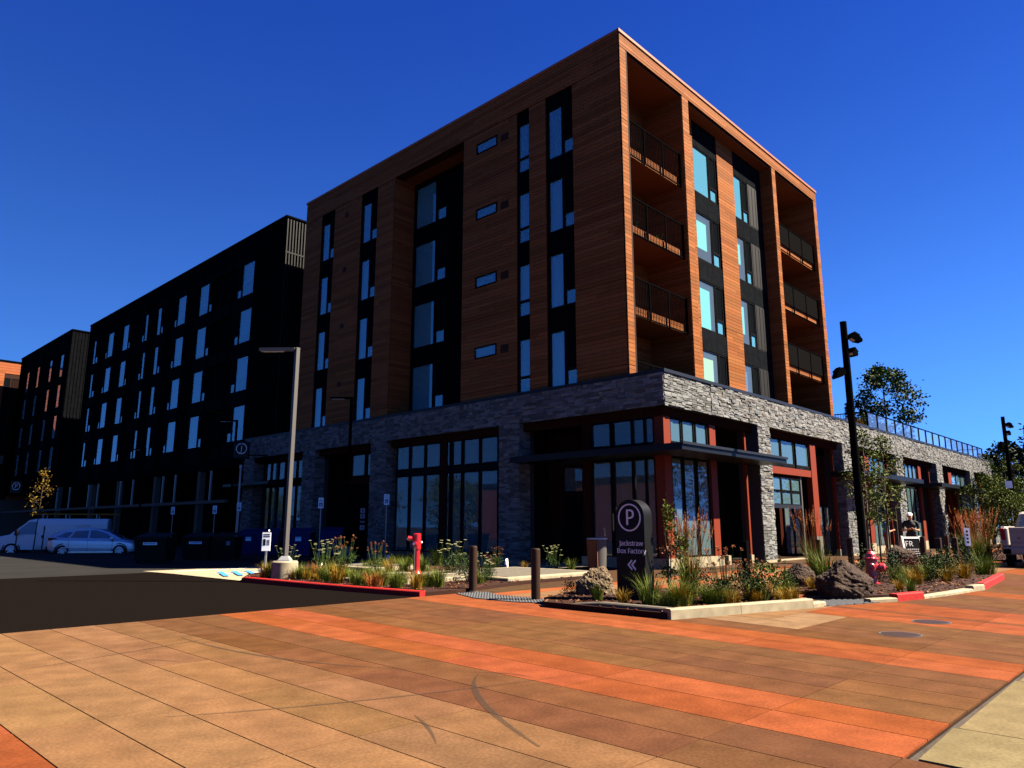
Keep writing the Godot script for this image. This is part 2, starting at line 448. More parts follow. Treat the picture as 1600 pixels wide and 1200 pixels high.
func make_ground() -> void:
	var s := Sh.new()
	s.quad(Vector3(-700, -0.06, 700), Vector3(700, -0.06, 700), Vector3(700, -0.06, -700), Vector3(-700, -0.06, -700))
	structure("ground", s, M.earth)
	# asphalt parking lane
	s = Sh.new()
	var zs := [-11.3, -22.0, -28.0, -34.2, -60.0, -140.0]
	var right := [9.35, 9.0, 9.2, 9.25, 9.3, 9.3]
	for i in zs.size() - 1:
		s.quad(Vector3(-60, ground_y(zs[i]) - 0.008, zs[i]), Vector3(right[i] + 0.1, ground_y(zs[i]) - 0.008, zs[i]), Vector3(right[i + 1] + 0.1, ground_y(zs[i + 1]) - 0.008, zs[i + 1]), Vector3(-60, ground_y(zs[i + 1]) - 0.008, zs[i + 1]))
	structure("asphalt_lane", s, M.asphalt)
	# pale concrete apron with the parking stalls
	s = Sh.new()
	zs = [-15.5, -22.0, -28.0, -34.2, -60.0, -140.0]
	for i in zs.size() - 1:
		var r0: float = [8.9, 9.0, 9.2, 9.25, 9.3, 9.3][i]
		var r1: float = [9.0, 9.2, 9.25, 9.3, 9.3][mini(i, 4)]
		s.quad(Vector3(r0, ground_y(zs[i]) + 0.004, zs[i]), Vector3(26, ground_y(zs[i]) + 0.004, zs[i]), Vector3(26, ground_y(zs[i + 1]) + 0.004, zs[i + 1]), Vector3(r1, ground_y(zs[i + 1]) + 0.004, zs[i + 1]))
	structure("parking_apron", s, M.concrete)
	s = Sh.new()
	for k in 9:
		var z := -20.8 - k * 2.75
		s.quad(Vector3(9.6, ground_y(z) + 0.010, z + 0.05), Vector3(15.0, ground_y(z) + 0.010, z + 0.05), Vector3(15.0, ground_y(z - 0.1) + 0.010, z - 0.05), Vector3(9.6, ground_y(z - 0.1) + 0.010, z - 0.05))
	structure("stall_line", s, M.white_line)
	s = Sh.new()
	for k in 7:
		var u := 9.3 + k * 0.42
		s.quad(Vector3(u, 0.0115, -19.6), Vector3(u + 0.16, 0.0115, -19.6), Vector3(u + 0.9, 0.0115, -21.6), Vector3(u + 0.74, 0.0115, -21.6))
	structure("access_hatching", s, M.blue_paint)

	# stamped concrete street: slabs between sawn joints, orange crosswise bands
	var base := Sh.new()
	base.quad(Vector3(-14, -0.016, 9), Vector3(75, -0.016, 9), Vector3(75, -0.016, -12.6), Vector3(-14, -0.016, -12.6), Color(0.02, 0.012, 0.008))
	var road := structure("street_paving", base, M.paving)
	var us := [-9.0, -7.2, -5.4, -3.6, -2.1, -0.7, 0.4, 1.43, 1.92, 2.42, 2.92, 3.41, 3.92, 4.42, 4.93, 5.45, 5.98, 6.48, 6.97, 7.45, 7.93, 8.45, 8.97, 9.5, 10.05, 10.6, 11.2, 11.7, 12.2, 12.35, 13.0, 13.7, 14.5, 15.3, 16.2, 17.2, 18.2, 19.2, 21.0, 23.0, 25.0, 28.0, 31.0, 34.0, 38.0, 42.0, 48.0, 56.0, 66.0]
	var jz := [8.0, 4.0, 1.2, -1.52, -2.57, -4.2, -5.9, -7.6, -9.35, -11.3]
	for i in us.size() - 1:
		var orange := false
		for b in [[0.2, 1.43], [4.93, 5.98], [7.93, 8.97], [11.2, 12.2], [12.35, 13.7], [16.2, 17.2], [23.0, 25.0], [31, 34], [-5.4, -3.6]]:
			if us[i] >= b[0] - 0.01 and us[i + 1] <= b[1] + 0.01: orange = true
		for j in jz.size() - 1:
			if jz[j] > 1.3 and us[i] < 0.3: continue
			if us[i] > 10.3 and j >= 8: continue
			if us[i] > 14.9 and j >= 6: continue
			var walk: bool = jz[j + 1] >= -1.6 and us[i] >= 4.9
			if walk: continue
			var za: float = jz[j]; var zb: float = jz[j + 1]
			if us[i] > 10 and j < 8:
				za += sin(i * 1.7) * 0.0
			var g := 0.005
			var far := -11.3
			var q := PackedVector2Array([Vector2(warp(us[i], za) + g, za - g), Vector2(warp(us[i + 1], za) - g, za - g), Vector2(warp(us[i + 1], zb) - g, maxf(zb, far) + g), Vector2(warp(us[i], zb) + g, maxf(zb, far) + g)])
			var col := Color(0.150, 0.041, 0.0155) if orange else Color(0.083, 0.036, 0.0165)
			var k := rng.randf_range(0.90, 1.10)
			if not orange: col = col.lerp(Color(0.084, 0.039, 0.019), rng.randf() * 0.6)
			if not orange and us[i] > 9.4 and us[i] < 12 and j == 5: col = Color(0.155, 0.092, 0.053)
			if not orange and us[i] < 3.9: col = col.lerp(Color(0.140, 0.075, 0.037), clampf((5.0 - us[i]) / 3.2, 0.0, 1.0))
			s = Sh.new()
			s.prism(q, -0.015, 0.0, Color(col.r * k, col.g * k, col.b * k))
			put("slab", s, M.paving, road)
	# tyre marks left on the slabs
	for m in [[Vector2(3.94, -9.3), Vector2(3.75, -6.9), Vector2(4.7, -5.6), 0.05], [Vector2(3.6, -3.2), Vector2(4.2, -4.6), Vector2(4.9, -5.1), 0.06], [Vector2(2.3, -5.6), Vector2(3.4, -4.9), Vector2(5.6, -4.4), 0.035], [Vector2(3.55, -4.35), Vector2(3.45, -4.05), Vector2(3.2, -3.7), 0.03], [Vector2(4.9, -5.2), Vector2(5.2, -4.9), Vector2(5.1, -4.6), 0.03], [Vector2(3.0, -8.1), Vector2(3.15, -8.0), Vector2(3.3, -7.6), 0.03], [Vector2(1.9, -8.3), Vector2(3.4, -8.7), Vector2(5.2, -9.4), 0.03], [Vector2(12.1, -3.8), Vector2(12.5, -3.4), Vector2(12.2, -2.9), 0.04]]:
		s = Sh.new()
		var last := Vector2.ZERO
		for i in 13:
			var f := i / 12.0
			var p: Vector2 = m[0].lerp(m[1], f).lerp(m[1].lerp(m[2], f), f)
			if i > 0:
				var d: Vector2 = (p - last).normalized().orthogonal() * m[3] * 0.5 * sin(PI * (f * 0.9 + 0.05))
				s.quad(Vector3(last.x + d.x, 0.004, last.y + d.y), Vector3(p.x + d.x, 0.004, p.y + d.y), Vector3(p.x - d.x, 0.004, p.y - d.y), Vector3(last.x - d.x, 0.004, last.y - d.y))
			last = p
		put("tyre_mark", s, M.tyre_mark, road)
	# pale sidewalk in the near corner
	base = Sh.new()
	base.quad(Vector3(4.85, -0.012, 9), Vector3(60, -0.012, 9), Vector3(60, -0.012, -1.5), Vector3(4.85, -0.012, -1.5), Color(0.06, 0.05, 0.04))
	var walk := structure("sidewalk", base, M.paving)
	for i in 14:
		for j in 4:
			var x0 := 5.83 + (i - 1) * 2.07; var z0 := -1.44 + j * 2.05
			if i == 0: x0 = 4.92
			var x1 := 5.83 + i * 2.07
			s = Sh.new()
			var k := rng.randf_range(0.92, 1.06)
			s.prism(PackedVector2Array([Vector2(x0 + 0.006, z0), Vector2(x1 - 0.006, z0 - 0.03), Vector2(x1 - 0.006, z0 + 2.03), Vector2(x0 + 0.006, z0 + 2.03)]), -0.011, 0.006, Color(0.128 * k, 0.097 * k, 0.052 * k))
			put("slab", s, M.paving, walk)
	# plaza in front of the shops: bands along the facade
	base = Sh.new()
	base.quad(Vector3(9.4, -0.012, -4.2), Vector3(90, -0.012, -4.2), Vector3(90, -0.012, -14.4), Vector3(9.4, -0.012, -14.4), Color(0.02, 0.012, 0.008))
	base.quad(Vector3(15.8, -0.012, -14.4), Vector3(20.3, -0.012, -14.4), Vector3(20.3, -0.012, -19), Vector3(15.8, -0.012, -19), Color(0.02, 0.012, 0.008))
	var plaza := structure("plaza_paving", base, M.paving)
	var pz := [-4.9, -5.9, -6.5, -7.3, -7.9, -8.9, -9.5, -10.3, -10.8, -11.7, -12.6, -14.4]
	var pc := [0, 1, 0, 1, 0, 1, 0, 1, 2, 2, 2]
	for j in pz.size() - 1:
		var x := 9.5 if j < 10 else 15.9
		while x < 62:
			var step := 1.55 if x < 30 else 4.5
			var inside := x > 9.5
			if pz[j] > -5.8 and x > 15.5 and x < 34: inside = true
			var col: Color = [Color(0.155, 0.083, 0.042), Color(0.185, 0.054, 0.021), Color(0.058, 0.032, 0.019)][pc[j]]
			var k := rng.randf_range(0.9, 1.08)
			var xa := maxf(x, 10.62) if pz[j] > -12 else x
			if x + step - xa > 0.2:
				s = Sh.new()
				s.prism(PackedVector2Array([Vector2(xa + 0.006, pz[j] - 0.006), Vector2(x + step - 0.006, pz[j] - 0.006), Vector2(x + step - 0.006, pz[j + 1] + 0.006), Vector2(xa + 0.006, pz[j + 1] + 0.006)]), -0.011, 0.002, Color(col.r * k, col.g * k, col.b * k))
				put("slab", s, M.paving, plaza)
			x += step
	# planting beds
	bed("planting_bed", [[9.55, -8.35], [9.55, -6.0], [12.45, -5.12], [13.6, -6.2], [14.3, -7.3], [13.2, -8.5], [11.6, -9.3], [10.1, -8.85]], 0.09)
	bed("planting_bed", [[14.6, -4.95], [15.6, -4.25], [17.2, -4.1], [18.8, -4.0], [22.4, -4.35], [25.5, -5.2], [30, -5.6], [30, -7.2], [27.6, -9.0], [24, -9.0], [19, -7.7], [16.6, -7.5], [14.9, -6.6]], 0.07)
	bed("planting_bed", [[8.86, -17.7], [9.36, -11.36], [10.2, -11.28], [12.6, -11.85], [15.2, -12.0], [16.4, -13.2], [16.9, -17], [15.9, -21.0], [12.3, -21.4], [9.7, -19.0]], 0.07)
	bed("planting_bed", [[33.5, -5.6], [33.5, -7.4], [44, -8.4], [60, -9.4], [60, -6.5], [44, -6.2]], 0.08)
	# kerbs
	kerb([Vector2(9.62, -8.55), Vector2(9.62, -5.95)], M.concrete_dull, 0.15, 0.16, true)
	kerb([Vector2(9.54, -5.92), Vector2(10.9, -5.51), Vector2(12.5, -5.03)], M.concrete, 0.15, 0.16, false)
	kerb([Vector2(12.5, -5.03), Vector2(12.95, -5.0)], M.concrete, 0.08, 0.16, false)
	kerb([Vector2(8.84, -17.6), Vector2(8.93, -15.5), Vector2(9.08, -13.2), Vector2(9.3, -11.32)], M.kerb_red, 0.10, 0.15, false)
	kerb([Vector2(14.0, -4.62), Vector2(14.62, -4.36)], M.concrete, 0.07, 0.16, false)
	kerb([Vector2(14.62, -4.36), Vector2(15.50, -4.16)], M.kerb_red, 0.13, 0.16, false)
	kerb([Vector2(15.50, -4.16), Vector2(16.3, -4.02), Vector2(17.9, -3.86)], M.concrete, 0.06, 0.3, false)
	kerb([Vector2(17.9, -3.86), Vector2(18.5, -3.78)], M.concrete, 0.12, 0.16, false)
	kerb([Vector2(18.5, -3.78), Vector2(22.6, -4.16)], M.kerb_red, 0.14, 0.16, false)
	# tactile warning plates
	tactile([[10.16, -11.24], [9.77, -10.31], [9.76, -9.31], [10.0, -8.65], [10.6, -9.0], [10.42, -10.2], [10.78, -11.0]])
	tactile([[12.83, -5.02], [14.17, -4.53], [14.7, -4.97], [13.55, -5.49]])

func bed(called: String, pts: Array, top: float) -> void:
	var poly := PackedVector2Array()
	for p in pts: poly.append(Vector2(p[0], p[1]))
	var s := Sh.new()
	s.prism(poly, -0.03, top)
	var o := structure(called, s, M.mulch)
	# bark chips lying on the soil
	var lo := poly[0]; var hi := poly[0]
	for p in poly:
		lo = lo.min(p); hi = hi.max(p)
	var chips := Sh.new()
	var count := int((hi - lo).x * (hi - lo).y * 55)
	for i in mini(count, 2600):
		var p := Vector2(rng.randf_range(lo.x, hi.x), rng.randf_range(lo.y, hi.y))
		if not Geometry2D.is_point_in_polygon(p, poly): continue
		var col: Color = [Color(0.05, 0.014, 0.007), Color(0.085, 0.03, 0.014), Color(0.025, 0.011, 0.007), Color(0.13, 0.065, 0.03)][rng.randi() % 4]
		chips.t = Transform3D(Basis.from_euler(Vector3(rng.randf_range(-0.5, 0.5), rng.randf() * TAU, rng.randf_range(-0.5, 0.5))), Vector3(p.x, top + 0.008, p.y))
		chips.box(Vector3.ZERO, Vector3(rng.randf_range(0.03, 0.09), 0.012, rng.randf_range(0.015, 0.03)), col)
	if chips.v.size(): stuff(put("bark_chips", chips, mat("chip", 1, 1, 1, 0.9), o))

func kerb(pts: Array, m: Material, h: float, w: float, taper: bool) -> void:
	var root: MeshInstance3D
	for i in pts.size() - 1:
		var a: Vector2 = pts[i]; var b: Vector2 = pts[i + 1]
		var n := maxi(1, int(round((b - a).length() / 1.5)))
		for k in n:
			var p := a.lerp(b, float(k) / n); var q := a.lerp(b, float(k + 1) / n)
			var d := (q - p).normalized(); var o := d.orthogonal() * w
			p += d * 0.004; q -= d * 0.004
			if o.dot(Vector2(1, -1)) < 0 : o = -o
			var s := Sh.new()
			var h0 := 0.02 if taper and k == 0 and i == 0 else h
			var bt := 0.018
			var d3 := Vector3(d.x, 0, d.y)
			var P := Vector3(p.x, -0.03, p.y); var Q := Vector3(q.x, -0.03, q.y); var O := Vector3(o.x, 0, o.y)
			var u := Vector3.UP
			var prof := [[Vector3.ZERO, 0.0], [Vector3.ZERO, 1.0 - bt / h], [O * 0.12, 1.0], [O * 0.9, 1.0], [O, 1.0 - bt / h], [O, 0.0]]
			for e in 5:
				var A: Vector3 = P + prof[e][0] + u * (prof[e][1] * h0 + 0.03 * float(prof[e][1] > 0)); var B: Vector3 = Q + prof[e][0] + u * (prof[e][1] * h + 0.03 * float(prof[e][1] > 0))
				var Cc: Vector3 = Q + prof[e + 1][0] + u * (prof[e + 1][1] * h + 0.03 * float(prof[e + 1][1] > 0)); var D: Vector3 = P + prof[e + 1][0] + u * (prof[e + 1][1] * h0 + 0.03 * float(prof[e + 1][1] > 0))
				if d3.cross(u).dot(O) < 0: s.quad(A, B, Cc, D)
				else: s.quad(B, A, D, Cc)
			for end in [[P, h0, -1.0], [Q, h, 1.0]]:
				var E: Vector3 = end[0]
				var f: float = end[1] + 0.03
				var w4 := [E, E + O, E + O + u * (f - bt), E + O * 0.9 + u * f, E + O * 0.12 + u * f, E + u * (f - bt)]
				for e in range(1, 5):
					var nn: Vector3 = (w4[e] - w4[0]).cross(w4[e + 1] - w4[0])
					if nn.dot(d3 * end[2]) > 0: s.tri(w4[0], w4[e], w4[e + 1], Color.WHITE)
					else: s.tri(w4[0], w4[e + 1], w4[e], Color.WHITE)
			if root == null: root = structure("kerb", s, m)
			else: put("kerb_stone", s, m, root)

func tactile(pts: Array) -> void:
	var poly := PackedVector2Array()
	for p in pts: poly.append(Vector2(p[0], p[1]))
	var s := Sh.new()
	s.prism(poly, -0.01, 0.014)
	var o := structure("tactile_paving", s, M.tactile_grey)
	var d := Sh.new()
	var x := 9.0
	while x < 15:
		var z := -11.5
		while z < -4:
			if Geometry2D.is_point_in_polygon(Vector2(x, z), poly):
				d.lathe([Vector2(0.022, 0.014), Vector2(0.016, 0.024), Vector2(0.0, 0.026)], 6, Vector3(x, 0, z))
			z += 0.075
		x += 0.075
	stuff(put("dome", d, M.tactile_grey, o))

# ---------------------------------------------------------------- building helpers
func face_west(x: float) -> Transform3D:
	return Transform3D(Basis(Vector3(0, 0, 1), Vector3(0, 1, 0), Vector3(-1, 0, 0)), Vector3(x, 0, 0))

func face_south(z: float) -> Transform3D:
	return Transform3D(Basis(Vector3(1, 0, 0), Vector3(0, 1, 0), Vector3(0, 0, 1)), Vector3(0, 0, z))

func spans(u0: float, u1: float, y: float, holes: Array) -> Array:
	var out := [[u0, u1]]
	for h in holes:
		if y < h[2] or y > h[3]: continue
		var nx := []
		for s in out:
			if h[1] <= s[0] or h[0] >= s[1]: nx.append(s)
			else:
				if h[0] > s[0] + 0.02: nx.append([s[0], h[0]])
				if h[1] < s[1] - 0.02: nx.append([h[1], s[1]])
		out = nx
	return out

# boards with open joints on a wall whose outer face is n = 0
func siding(s: Sh, f: Transform3D, u0: float, u1: float, y0: float, y1: float, holes := [], base := Color(0.200, 0.070, 0.0235)) -> void:
	s.t = f
	var ch := 0.152
	var i0 := int(floor(y0 / ch)); var i1 := int(ceil(y1 / ch))
	for i in range(i0, i1):
		var ya := maxf(y0, i * ch) + 0.006; var yb := minf(y1, (i + 1) * ch) - 0.006
		if yb - ya < 0.03: continue
		if i % 20 == 3: yb -= 0.012
		for sp in spans(u0, u1, (ya + yb) * 0.5, holes):
			var a: float = sp[0]
			var st := fposmod(float(hash(i * 7919 + 13) % 1000) / 1000.0 * 3.66 + 400.0 - a, 3.66)
			var b := a + (st if st > 0.25 else st + 3.66)
			while a < sp[1] - 0.01:
				b = minf(b, sp[1])
				var k := rng.randf_range(0.74, 1.16)
				var r := rng.randf_range(-0.05, 0.06)
				var col := Color(base.r * k, base.g * k * (1.0 + r), base.b * k * (1.0 + 2.0 * r))
				var g := 0.003
				s.quad(Vector3(a + g, ya, 0), Vector3(b - g, ya, 0), Vector3(b - g, yb, 0), Vector3(a + g, yb, 0), col)
				s.quad(Vector3(a + g, yb, 0), Vector3(b - g, yb, 0), Vector3(b - g, yb, -0.022), Vector3(a + g, yb, -0.022), col)
				s.quad(Vector3(a + g, ya, -0.022), Vector3(b - g, ya, -0.022), Vector3(b - g, ya, 0), Vector3(a + g, ya, 0), col)
				s.quad(Vector3(b - g, ya, 0), Vector3(b - g, ya, -0.022), Vector3(b - g, yb, -0.022), Vector3(b - g, yb, 0), col)
				s.quad(Vector3(a + g, ya, -0.022), Vector3(a + g, ya, 0), Vector3(a + g, yb, 0), Vector3(a + g, yb, -0.022), col)
				a = b
				b = a + 3.66
	s.t = Transform3D.IDENTITY

func slab_of(s: Sh, f: Transform3D, u0: float, u1: float, y0: float, y1: float, n0: float, n1: float, col := Color.WHITE) -> void:
	s.t = f
	s.mm(Vector3(u0, y0, n0), Vector3(u1, y1, n1), col)
	s.t = Transform3D.IDENTITY

# split-face ledgestone laid in thin uneven courses; returns the stones as [transform, colour] when loose is given
func ledgestone(s: Sh, f: Transform3D, u0: float, u1: float, y0: float, y1: float, loose = null) -> void:
	s.t = f
	var y := y0
	while y < y1 - 0.02:
		var h: float = [0.05, 0.065, 0.075, 0.09, 0.115][rng.randi() % 5]
		if y + h > y1 - 0.05: h = y1 - y
		var u := u0
		while u < u1 - 0.01:
			var l := rng.randf_range(0.12, 0.42)
			if u + l > u1 - 0.1: l = u1 - u
			var g := rng.randf_range(0.055, 0.155)
			var w := rng.randf_range(-0.02, 0.03)
			var col := Color(g + w * 0.3, g, g - w * 0.3)
			var p := rng.randf_range(0.0, 0.04)
			var e := 0.004
			var sub := 1 if h < 0.1 or rng.randf() < 0.6 else 2
			for q in sub:
				var ya := y + h * q / sub + e; var yb := y + h * (q + 1) / sub - e
				var p2 := p if q == 0 else rng.randf_range(0.0, 0.04)
				if loose != null and (loose as Array).size() < 300:
					(loose as Array).append([f * Transform3D(Basis(Vector3(rng.randf_range(-0.04, 0.04), 1, 0).normalized().cross(Vector3(0, 0, 1)) * (l - 2 * e), Vector3(0, yb - ya, 0), Vector3(rng.randf_range(-0.06, 0.06), rng.randf_range(-0.05, 0.05), 0.05 + p2)), Vector3(u + l * 0.5, (ya + yb) * 0.5, -0.03)), rng.randi() % 8])
					continue
				var c := []
				for k in 4: c.append(p2 + rng.randf_range(-0.010, 0.010))
				var A := Vector3(u + e, ya, c[0]); var B := Vector3(u + l - e, ya, c[1]); var C := Vector3(u + l - e, yb, c[2]); var D := Vector3(u + e, yb, c[3])
				var z := Vector3(0, 0, -0.03)
				var A2 := Vector3(A.x, A.y, 0) + z; var B2 := Vector3(B.x, B.y, 0) + z; var C2 := Vector3(C.x, C.y, 0) + z; var D2 := Vector3(D.x, D.y, 0) + z
				var mid := (A + B + C + D) * 0.25 + Vector3(rng.randf_range(-0.2, 0.2) * l, 0, rng.randf_range(0.0, 0.014))
				s.tri(A, B, mid, col); s.tri(B, C, mid, col); s.tri(C, D, mid, col); s.tri(D, A, mid, col)
				s.quad(D, C, C2, D2, col); s.quad(A2, B2, B, A, col); s.quad(B, B2, C2, C, col); s.quad(A2, A, D, D2, col)
			u += l
		y += h
	s.t = Transform3D.IDENTITY

# a window: frame round each light, panes, screens and what hangs behind them
# lights: [u0, u1, y0, y1, kind]; kind: pane, shop, clear or screen
func window(parent: Node, f: Transform3D, n: float, lights: Array, blind: String, called := "window", fw := 0.045, blind_n := 0.16, lit_top := 1.0) -> MeshInstance3D:
	var s := Sh.new()
	s.t = f
	var i := 0
	for l in lights:
		var a := n - 0.05; var b := n + 0.025 + 0.002 * (i % 3)
		s.mm(Vector3(l[0] - fw, l[2] - fw, a), Vector3(l[0], l[3] + fw, b))
		s.mm(Vector3(l[1], l[2] - fw, a), Vector3(l[1] + fw, l[3] + fw, b))
		s.mm(Vector3(l[0], l[2] - fw, a), Vector3(l[1], l[2], b))
		s.mm(Vector3(l[0], l[3], a), Vector3(l[1], l[3] + fw, b))
		i += 1
	var o := put(called, s, M.dark_frame, parent)
	for l in lights:
		s = Sh.new()
		s.t = f
		if l[4] == "screen":
			s.mm(Vector3(l[0], l[2], n - 0.012), Vector3(l[1], l[3], n - 0.002))
			put("screen", s, M.insect_screen, o)
		else:
			s.quad(Vector3(l[0], l[2], n - 0.01), Vector3(l[1], l[2], n - 0.01), Vector3(l[1], l[3], n - 0.01), Vector3(l[0], l[3], n - 0.01))
			put("pane", s, M[{"pane": "coated_glass", "shop": "shop_glass", "clear": "clear_glass"}[l[4]]], o)
	if blind:
		var l: Array = lights[0]
		s = Sh.new()
		s.t = f
		var yb: float = lerpf(l[2], l[3], 1.0 - lit_top)
		if blind.begins_with("curtain"):
			var k := 14
			for j in k:
				var ua := lerpf(l[0], l[1], float(j) / k); var ub := lerpf(l[0], l[1], float(j + 1) / k)
				var na := n - blind_n - 0.03 * (j % 2); var nb := n - blind_n - 0.03 * ((j + 1) % 2)
				s.quad(Vector3(ua, yb, na), Vector3(ub, yb, nb), Vector3(ub, l[3], nb), Vector3(ua, l[3], na))
			put("curtain", s, M[blind], o)
		else:
			s.mm(Vector3(l[0] + 0.01, yb, n - blind_n - 0.01), Vector3(l[1] - 0.01, l[3], n - blind_n))
			put("blind", s, M[blind], o)
	return o

# ---------------------------------------------------------------- the wood clad apartment building
func make_apartments() -> void:
	var b := thing("apartment_building", "tall orange wood clad apartment building with corner balconies above the stone shops", "building", Vector3.ZERO)
	var X := 20.03; var Z := -13.674
	var L := face_west(X); var R := face_south(Z)
	var s := Sh.new()
	var top := 19.28
	# the body behind the cladding
	s.mm(Vector3(20.56, 6.2, -35.18), Vector3(38.3, top, -27.05))
	s.mm(Vector3(21.85, 6.2, -27.05), Vector3(38.3, top, -22.05))
	s.mm(Vector3(20.56, 6.2, -22.05), Vector3(38.3, top, -15.62))
	s.mm(Vector3(24.95, 6.2, -15.62), Vector3(32.83, top, -14.85))
	s.mm(Vector3(20.2, 18.8, -15.62), Vector3(38.3, top, -13.75))
	put("wall", s, M.interior_dark, b)
	s = Sh.new()
	s.mm(Vector3(26.0, 6.2, -37.3), Vector3(38, top, -35.18))
	put("link_wall", s, M.charcoal_panel, b)
	# wall thickness behind the boards (joints read dark)
	s = Sh.new()
	for p in [[-35.2, -33.55], [-32.25, -29.80], [-28.40, -27.05], [-22.05, -18.83], [-18.15, -17.27], [-15.91, -13.69]]:
		slab_of(s, L, p[0], p[1], 6.25, 18.12, -0.53, -0.024)
	slab_of(s, L, -35.2, -13.69, 18.12, top, -0.53, -0.024)
	for p in [[20.055, 20.45], [24.44, 24.93], [32.85, 33.25], [38.05, 38.45]]:
		slab_of(s, R, p[0], p[1], 6.25, 18.74, -1.95, -0.024)
	slab_of(s, R, 20.055, 38.45, 18.75, top, -0.1, -0.024)
	slab_of(s, R, 24.93, 26.24, 6.25, 18.74, -1.1, -0.64)
	slab_of(s, R, 28.40, 29.95, 6.25, 18.74, -1.1, -0.64)
	s.mm(Vector3(38.46, 6.2, -35.18), Vector3(38.3, top, -13.69))
	put("backing_wall", s, mat("joint_brown", 0.0165, 0.0066, 0.0044, 0.9), b)
	# cladding boards
	var slots := []
	for k in 4:
		var y := 8.05 + 3.03 * k
		slots.append([-21.22, -19.95, y - 0.02, y + 0.47])
		slots.append([-19.74, -19.30, y, y + 0.36])
	var panels := [[-35.2, -33.55], [-32.25, -29.80], [-28.40, -27.05], [-22.05, -18.83], [-18.15, -17.27], [-15.91, -13.69]]
	for p in panels:
		s = Sh.new()
		siding(s, L, p[0], p[1], 6.25, 18.12, slots if p[0] == -22.05 else [])
		stuff(put("siding", s, M.wood_siding, b))
	s = Sh.new()
	siding(s, L, -35.2, -13.69, 18.12, top)
	stuff(put("siding", s, M.wood_siding, b))
	for p in [[20.055, 20.45], [24.44, 24.93], [32.85, 33.25], [38.05, 38.45]]:
		s = Sh.new()
		siding(s, R, p[0], p[1], 6.25, 18.74)
		stuff(put("siding", s, M.wood_siding, b))
	s = Sh.new()
	siding(s, R, 20.055, 38.45, 18.74, top)
	stuff(put("siding", s, M.wood_siding, b))
	for p in [[24.93, 26.24], [28.40, 29.95]]:
		s = Sh.new()
		siding(s, face_south(Z - 0.616), p[0], p[1], 6.25, 18.74)
		stuff(put("siding", s, M.wood_siding, b))
	for p in [[24.418, -15.6], [32.828, -14.29], [38.028, -15.6]]:
		s = Sh.new()
		siding(s, face_west(p[0]), p[1], -13.70, 6.25, 18.74)
		stuff(put("siding", s, M.wood_siding, b))
	for p in [[20.45, 24.42], [33.25, 38.03]]:
		s = Sh.new()
		siding(s, face_south(-15.59), p[0] + 1.9, p[1], 6.25, 18.74)
		stuff(put("siding", s, M.wood_siding, b))
	# recess on the shaded side: return and soffit
	s = Sh.new()
	siding(s, face_south(-27.03), 20.06, 21.28, 6.25, 18.2)
	stuff(put("siding", s, M.wood_siding, b))
	s = Sh.new()
	slab_of(s, L, -27.05, -22.05, 18.13, 18.22, -1.3, -0.53)
	s.mm(Vector3(20.45, 18.68, -15.6), Vector3(24.42, 18.74, -13.80))
	s.mm(Vector3(24.93, 18.68, -14.3), Vector3(32.83, 18.74, -13.80))
	s.mm(Vector3(33.25, 18.68, -15.6), Vector3(38.03, 18.74, -13.80))
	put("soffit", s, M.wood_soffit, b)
	# metal cap along the roof edge
	s = Sh.new()
	s.mm(Vector3(19.99, top, -35.24), Vector3(20.5, top + 0.11, -13.63))
	s.mm(Vector3(20.5, top, -14.2), Vector3(38.5, top + 0.11, -13.63))
	s.mm(Vector3(38.0, top, -35.24), Vector3(38.5, top + 0.11, -14.2))
	s.mm(Vector3(20.5, top - 0.02, -35.2), Vector3(38.0, top + 0.02, -14.2))
	put("roof_coping", s, mat("coping_brown", 0.2, 0.075, 0.036, 0.5), b)
	s = Sh.new()
	s.mm(Vector3(20.012, 6.25, -13.692), Vector3(20.05, top, -13.66))
	put("corner_trim", s, M.black_metal, b)
	# dark window strips of the shaded side
	var strips := [[-33.55, -32.25, [-33.42, -32.80], [-32.70, -32.28]], [-29.80, -28.40, [-29.66, -29.03], [-28.92, -28.45]], [-17.27, -15.91, [-17.14, -16.51], [-16.38, -15.95]]]
	for st in strips:
		s = Sh.new()
		slab_of(s, L, st[0], st[1], 17.52, 18.12, -0.4, -0.05)
		put("spandrel", s, M.charcoal_panel, b)
		for k in 4:
			var y0 := 6.35 + 3.03 * k; var y1 := y0 + 2.04
			if k > 0:
				s = Sh.new()
				slab_of(s, L, st[0], st[1], y0 - 0.90, y0 - 0.05, -0.4, -0.06)
				put("spandrel", s, M.charcoal_panel, b)
			var bl: String = ["curtain_grey", "curtain_grey", "curtain_grey", "curtain_dim"][k]
			window(b, L, -0.09, [[st[2][0], st[2][1], y0, y1, "pane"], [st[3][0], st[3][1], y0 + 0.62, y1, "screen"], [st[3][0], st[3][1], y0, y0 + 0.52, "pane"]], bl)
	s = Sh.new()
	slab_of(s, L, -18.83, -18.15, 17.52, 18.12, -0.4, -0.05)
	put("spandrel", s, M.charcoal_panel, b)
	for k in 4:
		var y0 := 6.35 + 3.03 * k; var y1 := y0 + 2.04
		if k > 0:
			s = Sh.new()
			slab_of(s, L, -18.83, -18.15, y0 - 0.90, y0 - 0.05, -0.4, -0.06)
			put("spandrel", s, M.charcoal_panel, b)
		window(b, L, -0.09, [[-18.74, -18.22, y0 + 0.62, y1, "pane"], [-18.74, -18.22, y0, y0 + 0.52, "pane"]], "curtain_grey" if k < 3 else "curtain_dim")
		# slot window and vent box
		window(b, L, 0.0, [[-21.16, -20.01, 8.08 + 3.03 * k, 8.47 + 3.03 * k, "pane"]], "", "slot_window", 0.05)
		s = Sh.new()
		slab_of(s, L, -19.73, -19.31, 8.06 + 3.03 * k, 8.40 + 3.03 * k, -0.1, -0.004)
